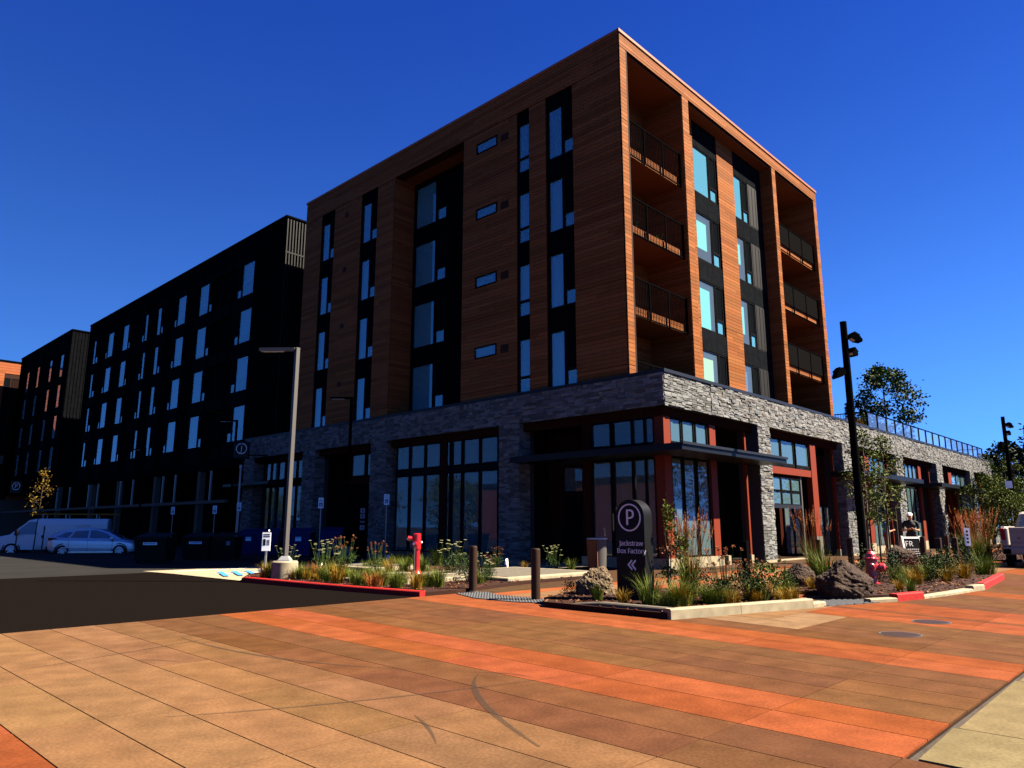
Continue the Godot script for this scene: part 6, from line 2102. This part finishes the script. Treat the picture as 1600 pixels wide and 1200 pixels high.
func leaf_cloud(count: int, r: Vector3, centre: Vector3, l: float, w: float) -> Sh:
	# leaves gathered in clumps through an uneven volume
	var s := Sh.new()
	var clumps := []
	for i in 14:
		var v := Vector3(rng.randf_range(-1, 1), rng.randf_range(-0.9, 1), rng.randf_range(-1, 1))
		v = v.normalized() * pow(rng.randf(), 0.4)
		clumps.append([centre + v * r * 0.8, rng.randf_range(0.22, 0.42), rng.randf_range(0.65, 1.3)])
	for i in count:
		var c: Array = clumps[rng.randi() % clumps.size()]
		var o := Vector3(rng.randfn(), rng.randfn(), rng.randfn()) * 0.5
		var p: Vector3 = c[0] + o * r * c[1]
		if p.y < 0.02: p.y = rng.randf_range(0.02, 0.12)
		var d := (o.normalized() + Vector3(rng.randf_range(-0.6, 0.6), rng.randf_range(-0.2, 0.8), rng.randf_range(-0.6, 0.6))).normalized()
		var side := d.cross(Vector3(rng.randf_range(-1, 1), 1, rng.randf_range(-1, 1))).normalized()
		var k: float = c[2] * rng.randf_range(0.75, 1.25)
		s.leaf(p, d, side, l * rng.randf_range(0.6, 1.2), w, Color(k * rng.randf_range(0.9, 1.2), k, k))
	return s

func stems(count: int, h: float, spread: float, r: float) -> Sh:
	var s := Sh.new()
	for i in count:
		var a := rng.randf() * TAU
		var d := Vector3(cos(a), 0, sin(a)) * spread * rng.randf()
		s.tube([Vector3(d.x * 0.15, 0, d.z * 0.15), Vector3(d.x * 0.5, h * 0.5, d.z * 0.5), Vector3(d.x, h * rng.randf_range(0.8, 1.0), d.z)], r, r * 0.5, 4, false)
	return s

func make_plants() -> void:
	rng.seed = 77
	var protos := {}
	var kinds := {
		"green_tuft": [blades(150, 0.42, 0.26, 0.0045, 0.8), "grass_green", "green ornamental grass tufts"],
		"yellow_tuft": [blades(120, 0.27, 0.20, 0.004, 1.0), "grass_yellow", "dry yellow grass tufts"],
		"low_mound": [blades(230, 0.34, 0.42, 0.0045, 1.1), "grass_green", "low green grass mounds"],
		"tan_mound": [blades(150, 0.24, 0.34, 0.004, 1.1), "grass_tan", "low tan grass mounds"],
	}
	for k in kinds:
		var o := thing("grass_clump", "x", "grass clump", Vector3.ZERO, 0.0, kinds[k][2])
		put("blades", kinds[k][0], M[kinds[k][1]], o)
		stuff(o.get_child(0))
		protos[k] = o
	# feather reed grass with tan plumes
	var o := thing("feather_grass", "x", "ornamental grass", Vector3.ZERO, 0.0, "tall feather grasses with tan plumes")
	stuff(put("blades", blades(190, 0.85, 0.34, 0.005, 0.55), M.grass_green, o))
	var s := Sh.new()
	var st := Sh.new()
	for i in 26:
		var a := rng.randf() * TAU
		var d := Vector3(cos(a), 0, sin(a)) * rng.randf_range(0.1, 0.42)
		var h := rng.randf_range(0.95, 1.28)
		var top := Vector3(d.x, h, d.z)
		st.tube([Vector3(d.x * 0.2, 0, d.z * 0.2), Vector3(d.x * 0.6, h * 0.6, d.z * 0.6), top], 0.003, 0.002, 3, false)
		for j in 26:
			var f := j / 26.0
			var p := top + Vector3(d.x * 0.5, 0.9, d.z * 0.5).normalized() * (f * 0.24 - 0.06)
			var e := Vector3(rng.randf_range(-1, 1), rng.randf_range(0.5, 1.4), rng.randf_range(-1, 1)).normalized()
			s.leaf(p, e, e.cross(Vector3.UP).normalized(), 0.05 * (1.15 - f), 0.012, Color.WHITE * rng.randf_range(0.7, 1.3))
	stuff(put("stalk", st, M.grass_tan, o)); stuff(put("plume", s, M.grass_tan, o))
	protos.feather = o
	# leafy shrubs
	for k in [["green_shrub", "leaf_mid", "leafy green shrubs", 420, Vector3(0.34, 0.28, 0.34), 0.055, 0.03], ["dark_shrub", "leaf_dark", "dark green shrubs", 520, Vector3(0.40, 0.26, 0.40), 0.05, 0.022], ["red_shrub", "leaf_red", "red leaved shrubs", 380, Vector3(0.40, 0.22, 0.40), 0.05, 0.03], ["pale_shrub", "leaf_light", "pale green shrubs", 420, Vector3(0.36, 0.28, 0.36), 0.06, 0.035]]:
		o = thing("shrub", "x", "shrub", Vector3.ZERO, 0.0, k[2])
		put("stem", stems(9, k[4].y * 1.3, k[4].x * 0.7, 0.006), M.bark, o)
		stuff(o.get_child(0))
		stuff(put("foliage", leaf_cloud(k[3], k[4], Vector3(0, k[4].y * 1.05, 0), k[5], k[6]), M[k[1]], o))
		protos[k[0]] = o
	# flowers: green base with pale or rusty heads
	for k in [["white_flower", "petal_white", "white flowering perennials"], ["rust_flower", "seed_rust", "perennials gone to rusty seed heads"]]:
		o = thing("perennial", "x", "flower", Vector3.ZERO, 0.0, k[2])
		stuff(put("foliage", leaf_cloud(240, Vector3(0.26, 0.16, 0.26), Vector3(0, 0.18, 0), 0.07, 0.018), M.leaf_mid, o))
		st = Sh.new(); s = Sh.new()
		for i in 26:
			var a := rng.randf() * TAU
			var d := Vector3(cos(a), 0, sin(a)) * rng.randf_range(0.05, 0.30)
			var h := rng.randf_range(0.36, 0.66)
			st.tube([Vector3(d.x * 0.3, 0, d.z * 0.3), Vector3(d.x, h, d.z)], 0.004, 0.003, 3, false)
			if k[0] == "white_flower":
				for j in 9:
					var e := Vector3(cos(j * 0.7), 0.12, sin(j * 0.7))
					s.leaf(Vector3(d.x, h, d.z), e, e.cross(Vector3.UP), 0.035, 0.024, Color.WHITE * rng.randf_range(0.8, 1.15))
			else:
				for j in 12:
					var e := Vector3(rng.randf_range(-1, 1), rng.randf_range(-0.4, 1), rng.randf_range(-1, 1)).normalized()
					s.leaf(Vector3(d.x, h, d.z), e, e.cross(Vector3.UP).normalized(), 0.032, 0.02, Color.WHITE * rng.randf_range(0.6, 1.3))
		stuff(put("stalk", st, M.leaf_mid, o)); stuff(put("flower_head", s, M[k[1]], o))
		protos[k[0]] = o
	for q in [
		["green_tuft", 10.42, -6.85, 1.15, "spiky green grass tuft at the street side foot of the parking monolith"],
		["yellow_tuft", 10.25, -7.25, 0.9, "dry yellow tuft just before the face of the parking monolith"],
		["green_tuft", 10.35, -7.85, 0.75, "small green tuft between the pale boulder and the parking monolith"],
		["green_shrub", 10.25, -8.35, 0.45, "tiny dark leafy plant at the bollard end of the corner planter"],
		["yellow_tuft", 10.55, -6.35, 1.35, "yellow green tuft by the corner of the pale kerb"],
		["low_mound", 10.9, -6.5, 0.9, "thin green grass under the tall slender shrub"],
		["feather", 11.9, -6.95, 0.85, "feather grass with tan plumes behind the slender shrub of the corner planter"],
		["feather", 12.5, -7.35, 0.8, "second feather grass leaning towards the square dark bollard"],
		["dark_shrub", 11.35, -6.25, 0.85, "upright dark shrub left in the row along the pale kerb"],
		["rust_flower", 11.75, -6.2, 1.1, "rusty seed head plant in the middle of the corner planter"],
		["yellow_tuft", 11.2, -5.85, 1.0, "yellow tuft at the kerb joint of the corner planter"],
		["dark_shrub", 12.15, -6.05, 1.0, "broad dark green shrub before the square dark bollard"],
		["pale_shrub", 12.45, -5.75, 0.95, "pale leaved shrub with brown tips near the ramp end of the planter"],
		["yellow_tuft", 12.15, -5.35, 1.0, "orange yellow tuft at the ramp end of the pale kerb"],
		["yellow_tuft", 12.75, -5.45, 0.85, "lone yellow tuft growing at the paving edge before the tactile ramp"],
		["rust_flower", 12.9, -6.3, 0.8, "low rusty perennial at the back of the corner planter"],
		["green_shrub", 14.9, -6.5, 0.55, "small round green shrub left of the small dark boulder"],
		["yellow_tuft", 15.4, -6.2, 0.9, "yellow tuft in front of the small dark boulder"],
		["tan_mound", 15.9, -6.6, 0.9, "tan grass mound around the small dark boulder"],
		["feather", 17.9, -7.1, 0.95, "dark feather grass rising behind the big brown boulder"],
		["green_tuft", 17.3, -6.6, 1.5, "coarse green grass against the back of the big brown boulder"],
		["yellow_tuft", 16.1, -4.75, 0.8, "small yellow tuft at the ramp side of the big brown boulder"],
		["green_tuft", 15.95, -4.5, 0.6, "small green tuft between the boulder and the red kerb"],
		["dark_shrub", 18.6, -5.9, 1.0, "dark green shrub right behind the red hydrant"],
		["dark_shrub", 19.6, -6.2, 1.15, "dark green shrub between the hydrant and the staked trees"],
		["yellow_tuft", 18.5, -5.1, 1.25, "yellow tuft on the mulch right of the hydrant"],
		["green_shrub", 19.1, -4.9, 0.9, "green shrub nearest the diagonal red kerb"],
		["red_shrub", 20.6, -5.7, 1.0, "red leaved shrub below the rocks of the far planter"],
		["yellow_tuft", 19.6, -4.75, 1.3, "bright yellow tuft in front of the red leaved shrub"],
		["dark_shrub", 20.6, -5.1, 1.0, "dark green shrub right of the red leaved one"],
		["green_shrub", 21.6, -5.2, 1.0, "green shrub in front of the square bronze bollards"],
		["yellow_tuft", 21.2, -4.75, 1.5, "wide yellow tuft near the tip of the far planter"],
		["dark_shrub", 22.6, -5.0, 1.0, "dark green shrub at the tip of the far planter"],
		["low_mound", 23.2, -4.7, 1.3, "green grass mound at the corner above the red kerb end"],
		["green_tuft", 24.4, -5.0, 1.3, "green grass around the foot of the white lettered sign"],
		["feather", 28.9, -6.0, 1.0, "orange feather grass left of the pickup by the sign post"],
		["feather", 29.5, -6.45, 1.05, "orange feather grass second from the pickup"],
		["feather", 30.1, -6.0, 1.05, "orange feather grass just beside the pickup tail light"],
		["feather", 30.9, -6.5, 1.0, "feather grass behind the pickup tail light"],
		["dark_shrub", 29.7, -5.75, 1.2, "dark shrub in the shade next to the pickup"],
		["green_shrub", 28.3, -6.3, 1.2, "green shrub behind the sign post near the pickup"],
		["yellow_tuft", 9.3, -17.35, 1.3, "yellow tuft at the lane end of the red kerb"],
		["white_flower", 10.6, -18.6, 0.9, "white flowers behind the concrete drum of the grey lamp"],
		["white_flower", 10.9, -17.2, 1.1, "tall white flowers right of the grey lamp"],
		["low_mound", 9.75, -16.3, 0.95, "green grass mound at the foot of the concrete drum"],
		["tan_mound", 10.2, -16.4, 1.4, "yellowish mound between the drum and the nearest vent pipe"],
		["low_mound", 10.3, -16.0, 1.1, "green mound before the nearest vent pipe"],
		["low_mound", 9.75, -15.2, 1.0, "green mound along the red kerb below the vent pipe"],
		["yellow_tuft", 9.6, -14.6, 1.6, "yellow grass along the red kerb before the vault lid"],
		["low_mound", 9.55, -13.7, 1.0, "green grass along the red kerb at the lid corner"],
		["tan_mound", 9.6, -13.2, 1.2, "tan mound along the red kerb below the standpipe"],
		["green_tuft", 9.7, -12.6, 0.9, "green tuft along the red kerb right of the lid corner"],
		["yellow_tuft", 9.75, -12.0, 1.3, "yellow tuft near the street end of the red kerb"],
		["low_mound", 10.6, -12.5, 0.85, "grass mound between the vault lid and the bronze bollard"],
		["rust_flower", 11.6, -17.4, 1.2, "rusty flower heads behind the nearest vent pipe"],
		["rust_flower", 12.4, -17.0, 1.0, "rusty flower heads left of the rear vault lid"],
		["yellow_tuft", 12.4, -16.4, 1.3, "orange tuft between the vault lids"],
		["low_mound", 13.3, -16.9, 0.9, "low grass between the two rear lids"],
		["low_mound", 13.6, -16.5, 1.2, "wide grass mound behind the standpipe"],
		["low_mound", 15.5, -19.6, 1.2, "tall grass before the second parking sign"],
		["green_tuft", 16.0, -18.6, 1.3, "green grass at the shade edge behind the standpipe"],
		["white_flower", 13.0, -14.6, 1.1, "white flower cluster right of the red standpipe"],
		["dark_shrub", 11.9, -12.75, 0.85, "dark flowering shrub right of the vault lid corner"],
		["white_flower", 12.1, -12.45, 0.8, "small white flowers beside the bronze bollard at the island end"],
		["green_shrub", 12.4, -13.6, 0.9, "green shrub between the standpipe lid and the large lid"],
		["rust_flower", 12.5, -12.7, 0.7, "rusty flowers just behind the bronze bollard at the island end"],
		["low_mound", 11.7, -12.2, 0.7, "low grass at the mulch edge before the large lid"],
		["rust_flower", 16.3, -16.2, 0.75, "rusty flowers at the vent pipe beside the large lid"],
		["yellow_tuft", 16.5, -15.2, 0.8, "orange tuft behind the large lid"],
		["white_flower", 16.9, -14.4, 0.85, "thin white flowers in the shade behind the large lid"],
		["green_tuft", 16.6, -13.5, 0.8, "green tuft between the large lid and the litter bin"],
	]:
		copy(protos[q[0]], q[4], Vector3(q[1], 0.075, q[2]), rng.randf() * TAU, q[3] * 1.3)
	# fill the beds with more of the same low clumps
	for q in [[Vector2(9.4, -17.0), Vector2(9.75, -12.2), 0.9, 34, "low green grass clump among the alike filling the island behind the red kerb"], [Vector2(12.6, -17.2), Vector2(15.2, -19.8), 0.8, 10, "low green grass clump among the alike behind the vault lids"], [Vector2(9.95, -6.2), Vector2(12.6, -5.6), 0.55, 16, "low green grass clump among the alike along the pale kerb of the corner planter"], [Vector2(17.5, -5.0), Vector2(25.0, -5.6), 0.7, 22, "low green grass clump among the alike in the far planter"]]:
		for i in q[3]:
			var f: float = (i + rng.randf()) / float(q[3])
			var pt: Vector2 = q[0].lerp(q[1], f) + Vector2(rng.randf_range(-0.1, 1.0) * q[2], rng.randf_range(-1.0, 0.15) * q[2])
			var kind: String = ["low_mound", "green_tuft", "yellow_tuft", "low_mound"][rng.randi() % 4]
			var c := copy(protos[kind], q[4], Vector3(pt.x, 0.07, pt.y), rng.randf() * TAU, rng.randf_range(0.8, 1.35))
			c.set_meta("group", "low grass clumps filling the beds")
			c.set_meta("label", String(q[4]).replace("low green", "low dry yellow" if kind == "yellow_tuft" else "spiky green" if kind == "green_tuft" else "low green"))
	for k in protos: protos[k].free()
	# terrace grasses behind the railing
	for q in [[41.2, -13.6, "golden grass on the roof terrace at the railing corner"], [42.3, -13.9, "golden grass on the roof terrace behind the first glass panels"], [43.8, -14.1, "golden grass on the roof terrace behind the third glass panel"]]:
		o = thing("terrace_grass", q[2], "ornamental grass", Vector3(q[0], 6.25, q[1]), 0.0, "grasses on the roof terrace")
		stuff(put("blades", blades(260, 0.95, 0.9, 0.012, 0.6), M.grass_yellow, o))
	# slender shrub in the corner planter
	o = thing("slender_shrub", "tall slender leafy shrub with a reddish middle beside the parking monolith", "shrub", Vector3(11.35, 0.07, -7.05))
	stuff(put("stem", stems(8, 1.5, 0.30, 0.010), M.bark, o))
	s = leaf_cloud(210, Vector3(0.13, 0.42, 0.13), Vector3(0.06, 1.42, 0.0), 0.075, 0.042)
	stuff(put("foliage", s, M.leaf_light, o))
	stuff(put("foliage", leaf_cloud(170, Vector3(0.26, 0.28, 0.26), Vector3(0.2, 0.95, 0.12), 0.075, 0.042), M.leaf_light, o))
	stuff(put("foliage", leaf_cloud(110, Vector3(0.2, 0.24, 0.2), Vector3(0.05, 0.85, 0.0), 0.07, 0.04), M.seed_rust, o))
	stuff(put("foliage", leaf_cloud(90, Vector3(0.26, 0.16, 0.26), Vector3(0.1, 0.42, 0.0), 0.09, 0.05), M.leaf_mid, o))
	# boulders
	boulder(Vector3(11.35, 0.0, -8.62), Vector3(0.46, 0.40, 0.36), "pale craggy boulder at the left end of the corner planter", M.rock_pale, 3)
	boulder(Vector3(14.85, -0.02, -5.42), Vector3(0.78, 0.46, 0.55), "big brown boulder with a flat dark side beside the hydrant", M.rock_dark, 8)
	boulder(Vector3(16.1, 0.0, -6.75), Vector3(0.45, 0.34, 0.32), "small dark boulder behind the big brown one", M.rock_dark, 12)
	boulder(Vector3(25.2, 0.0, -7.2), Vector3(0.80, 0.50, 0.50), "grey brown rock below the staked trees", M.rock_dark, 17)
	boulder(Vector3(25.0, 0.0, -6.55), Vector3(0.62, 0.36, 0.45), "mossy dark rock in front of the sandwich board", M.rock_dark, 21)
	boulder(Vector3(24.2, 0.0, -6.0), Vector3(0.40, 0.36, 0.34), "pale rock beside the post of the white lettered sign", M.rock_pale, 25)

func boulder(at: Vector3, r: Vector3, label: String, m: Material, sd: int) -> void:
	var o := thing("boulder", label, "boulder", at)
	var f := FastNoiseLite.new()
	f.seed = sd
	f.frequency = 0.9
	f.fractal_octaves = 5
	var cuts := []
	rng.seed = sd
	for k in 7: cuts.append([Vector3(rng.randf_range(-1, 1), rng.randf_range(-0.2, 1), rng.randf_range(-1, 1)).normalized(), rng.randf_range(0.62, 0.92)])
	var rings := 44; var seg := 64
	var P := []
	for i in rings + 1:
		var row := []
		for j in seg:
			var th := PI * i / rings; var ph := TAU * j / seg
			var d := Vector3(sin(th) * cos(ph), cos(th), -sin(th) * sin(ph))
			var l := 1.0
			for c in cuts:
				var q: float = d.dot(c[0])
				if q > 0.05: l = minf(l, c[1] / q)
			l *= 1.0 + 0.16 * f.get_noise_3dv(d * 1.6) + 0.07 * f.get_noise_3dv(d * 6.0 + Vector3.ONE * 9) + 0.035 * absf(f.get_noise_3dv(d * 17.0))
			row.append(d * l * r + Vector3(0, r.y * 0.55, 0))
		P.append(row)
	var s := Sh.new()
	for i in rings:
		for j in seg:
			var j2 := (j + 1) % seg
			var k := 0.85 + 0.5 * f.get_noise_3dv(P[i][j] * 7.0 / r.x)
			var col := Color(k, k, k)
			if i < rings - 1: s.tri(P[i][j], P[i + 1][j], P[i + 1][j2], col)
			if i > 0: s.tri(P[i][j], P[i + 1][j2], P[i][j2], col)
	put("rock", s, m, o)

# ---------------------------------------------------------------- trees
func tree(called: String, label: String, cat: String, group: String, at: Vector3, h: float, base: float, rad: float, leaves: int, ll: float, lw: float, m: Material, bark: Material, tr: float, shape := 1.0, multi := 1) -> void:
	var o := thing(called, label, cat, at, 0.0, group)
	var wood := Sh.new()
	var s := Sh.new()
	var tips := []
	for t in multi:
		var lean := Vector3(rng.randf_range(-0.06, 0.06), 0, rng.randf_range(-0.06, 0.06)) * (1.0 if multi == 1 else 3.0)
		var pts := []
		for i in 7:
			var f := i / 6.0
			pts.append(Vector3(lean.x * h * f + rng.randf_range(-1, 1) * tr * 0.5 * f, h * 0.97 * f, lean.z * h * f + rng.randf_range(-1, 1) * tr * 0.5 * f))
		wood.tube(pts, tr, tr * 0.12, 8, true)
		var n := int(20.0 / multi) + 4
		for i in n:
			var f := (i + rng.randf()) / n
			var y := lerpf(base, h * 0.93, f)
			var k := y / (h * 0.97) * 6.0
			var p: Vector3 = pts[mini(int(k), 5)].lerp(pts[mini(int(k) + 1, 6)], k - int(k))
			var a := i * 2.4 + rng.randf()
			var wide := rad * pow(sin(PI * clampf(0.16 + 0.84 * pow(f, shape), 0, 1)), 0.75) * rng.randf_range(0.7, 1.1)
			var e := p + Vector3(cos(a) * wide, wide * rng.randf_range(0.35, 0.9), sin(a) * wide)
			var mid := p.lerp(e, 0.5) + Vector3(0, -0.08 * wide, 0)
			wood.tube([p, mid, e], maxf(tr * 0.30 * (1.0 - f * 0.7), 0.006), 0.004, 5, false)
			tips.append([mid.lerp(e, 0.35), wide * 0.26, rng.randf_range(0.75, 1.25)])
			tips.append([e, wide * 0.24, rng.randf_range(0.75, 1.25)])
			for j in 2:
				var b := a + rng.randf_range(-1.0, 1.0)
				var e2 := mid + Vector3(cos(b), rng.randf_range(0.2, 0.9), sin(b)) * wide * 0.5
				wood.tube([mid, e2], maxf(tr * 0.12, 0.004), 0.003, 4, false)
				tips.append([e2, wide * 0.22, rng.randf_range(0.7, 1.3)])
	put("trunk", wood, bark, o)
	for i in leaves:
		var c: Array = tips[rng.randi() % tips.size()]
		var off := Vector3(rng.randfn(), rng.randfn() * 0.8, rng.randfn()) * maxf(c[1], ll * 1.2) * 0.62
		var d := (off.normalized() + Vector3(rng.randf_range(-0.8, 0.8), rng.randf_range(-0.7, 0.4), rng.randf_range(-0.8, 0.8))).normalized()
		var side := d.cross(Vector3(rng.randf_range(-1, 1), rng.randf_range(0.2, 1), rng.randf_range(-1, 1))).normalized()
		var k: float = c[2] * rng.randf_range(0.75, 1.25)
		s.leaf(c[0] + off, d, side, ll * rng.randf_range(0.6, 1.2), lw, Color(k * rng.randf_range(0.9, 1.25), k, k))
	stuff(put("crown", s, m, o))

func conifer(label: String, at: Vector3, h: float, rad: float) -> void:
	var o := thing("conifer", label, "conifer", at, 0.0, "conifers behind the terrace")
	var s := Sh.new()
	s.tube([Vector3.ZERO, Vector3(0, h, 0)], 0.22, 0.03, 7)
	put("trunk", s, M.bark, o)
	s = Sh.new()
	var n := int(h * 26)
	for i in n:
		var f := (i + rng.randf()) / n
		var y := lerpf(h * 0.12, h, f)
		var l := rad * (1.0 - f) * rng.randf_range(0.6, 1.1) + 0.12
		var a := i * 2.4
		var d := Vector3(cos(a), -0.25 + 0.5 * f, sin(a))
		var k := rng.randf_range(0.6, 1.3)
		for j in 7:
			var p := Vector3(0, y, 0) + d * l * (0.25 + j * 0.11)
			var e := (d + Vector3(rng.randf_range(-0.9, 0.9), rng.randf_range(-0.6, 0.4), rng.randf_range(-0.9, 0.9))).normalized()
			s.leaf(p, e, e.cross(Vector3.UP).normalized(), 0.42, 0.16, Color(k, k, k))
	stuff(put("crown", s, M.leaf_conifer, o))

func stake(label: String, at: Vector3, h: float) -> void:
	var o := thing("tree_stake", label, "tree stake", at, 0.0, "stakes of the young trees")
	var s := Sh.new()
	s.tube([Vector3.ZERO, Vector3(0.02, h * 0.5, 0), Vector3(0.03, h, 0)], 0.032, 0.028, 8)
	put("post", s, M.bark, o)
	s = Sh.new()
	s.lathe([Vector2(0.036, h - 0.16), Vector2(0.036, h - 0.12)], 8, Vector3(0.03, 0, 0))
	put("tie", s, M.rubber, o)

func make_trees() -> void:
	rng.seed = 4242
	# young staked trees on the plaza
	tree("young_tree", "thin young tree tied to stakes beside the floodlight pole", "tree", "young staked trees", Vector3(26.0, 0.06, -8.5), 4.7, 1.2, 0.62, 900, 0.115, 0.07, M.leaf_light, M.bark_pale, 0.045, 0.8)
	tree("young_tree", "thin young tree tied to stakes just left of the person in the white cap", "tree", "young staked trees", Vector3(28.9, 0.06, -8.8), 4.75, 1.3, 0.68, 950, 0.115, 0.07, M.leaf_light, M.bark_pale, 0.045, 0.8)
	tree("young_tree", "sparse young tree with dry leaves in the shade before the white van", "tree", "young staked trees", Vector3(10.11, -0.26, -41.56), 4.6, 1.9, 0.5, 230, 0.10, 0.06, M.grass_yellow, M.bark, 0.035, 0.8)
	for q in [[24.9, -8.2, 2.3, "dark stake left of the first young plaza tree"], [26.5, -8.3, 2.2, "dark stake right of the first young plaza tree"], [28.2, -8.5, 2.1, "dark stake left of the second young plaza tree"], [29.5, -8.6, 2.0, "dark stake right of the second young plaza tree"], [9.5, -42.2, 1.5, "pale stake in the shade at the front wheel of the van"], [10.4, -41.3, 1.6, "dark stake in the shade behind the silver hatchback"]]:
		stake(q[3], Vector3(q[0], 0.05 if q[0] > 12 else -0.26, q[1]), q[2])
	# airy tall tree seen over the roof terrace
	tree("tall_tree", "airy tall tree with a rounded crown rising behind the roof terrace railing", "tree", "", Vector3(70.3, 0, -20.6), 16.4, 7.2, 2.5, 4200, 0.30, 0.22, M.leaf_mid, M.bark, 0.2, 1.0)
	for q in [[87.9, -31.0, 12.2, 1.5, "conifer nearest the wood clad wall behind the terrace"], [88.9, -29.9, 15.6, 1.5, "pointed conifer left of the floodlight pole behind the terrace"], [89.4, -29.4, 13.8, 1.5, "conifer just behind the floodlight pole over the terrace"], [90.1, -28.7, 14.8, 1.7, "conifer at the left edge of the airy tall tree"], [91.5, -27.2, 13.0, 1.9, "low conifer below the airy tall tree"]]:
		conifer(q[4], Vector3(q[0], 0, q[1]), q[2], q[3])
	# leafy street trees at the far end of the shops
	var far := "leafy trees at the street end"
	for q in [[52.6, -10.3, 4.6, 0.5, 1.35, 2600, "light", "light green multi-stem tree at the far end of the stone shops"], [55.5, -9.6, 4.4, 0.4, 1.4, 2600, "light", "light green multi-stem tree behind the pickup cab"], [50.6, -8.6, 3.6, 0.4, 1.2, 2200, "light", "low light green tree above the pickup tailgate"], [60.8, -10.6, 6.3, 0.8, 1.0, 1500, "light", "slim tree reaching over the end of the stone band"], [58.5, -8.4, 4.6, 0.4, 1.6, 2400, "light", "light green tree at the right edge behind the pickup roof"],
			[74.0, -12.6, 8.6, 1.0, 2.3, 3600, "dark", "dark rounded tree left of the distant floodlight pole"], [76.0, -9.6, 11.0, 1.0, 2.9, 4600, "dark", "tall dark tree right of the distant floodlight pole"], [82.0, -15.5, 8.5, 1.0, 2.6, 3000, "dark", "dark tree low behind the slim one at the street end"]]:
		tree("street_tree", q[7], "tree", far, Vector3(q[0], 0, q[1]), q[2], q[3], q[4], q[5], 0.17 if q[6] == "light" else 0.30, 0.10 if q[6] == "light" else 0.2, M["leaf_light"] if q[6] == "light" else M["leaf_dark"], M.bark, 0.07, 0.8, 3 if q[6] == "light" else 1)
	var ps := thing("street_sign", "small white street sign in front of the dark trees at the street end", "sign", Vector3(51.8, 0, -8.75), -0.9)
	var s := Sh.new()
	s.tube([Vector3.ZERO, Vector3(0, 3.9, 0)], 0.03, 0.03, 8)
	put("post", s, M.galvanised, ps)
	s = Sh.new()
	s.box(Vector3(0, 3.75, 0.04), Vector3(0.4, 0.42, 0.02))
	put("plate", s, M.sign_white, ps)
	# trees across the lane that the shop glass reflects
	for k in 15:
		var z := -60.0 - k * 6.0
		var x := -15.0 - (k % 3) * 3.0 - k * 0.6
		tree("lane_tree", "leafy tree in the row across the lane that the dark shop glass mirrors", "tree", "trees across the lane", Vector3(x, 0, z), 5.6 + (k * 7 % 5) * 0.55, 0.3, 2.6, 900, 0.5, 0.34, M.leaf_mid, M.bark, 0.12)
	tree("lane_tree", "small tree in front of the brick warehouse wall", "tree", "trees across the lane", Vector3(-11, 0, -46), 4.2, 0.4, 1.4, 900, 0.3, 0.2, M.leaf_mid, M.bark, 0.08)
	for k in 16:
		tree("opposite_tree", "street tree in the row opposite the shops that the sunny glass mirrors", "tree", "trees opposite the shops", Vector3(52.0 + k * 7.0, 0, 13.0 + (k % 3) * 2.0), 6.8 + (k * 5 % 4) * 0.8, 0.3, 3.0, 900, 0.5, 0.34, M.leaf_mid, M.bark, 0.12)
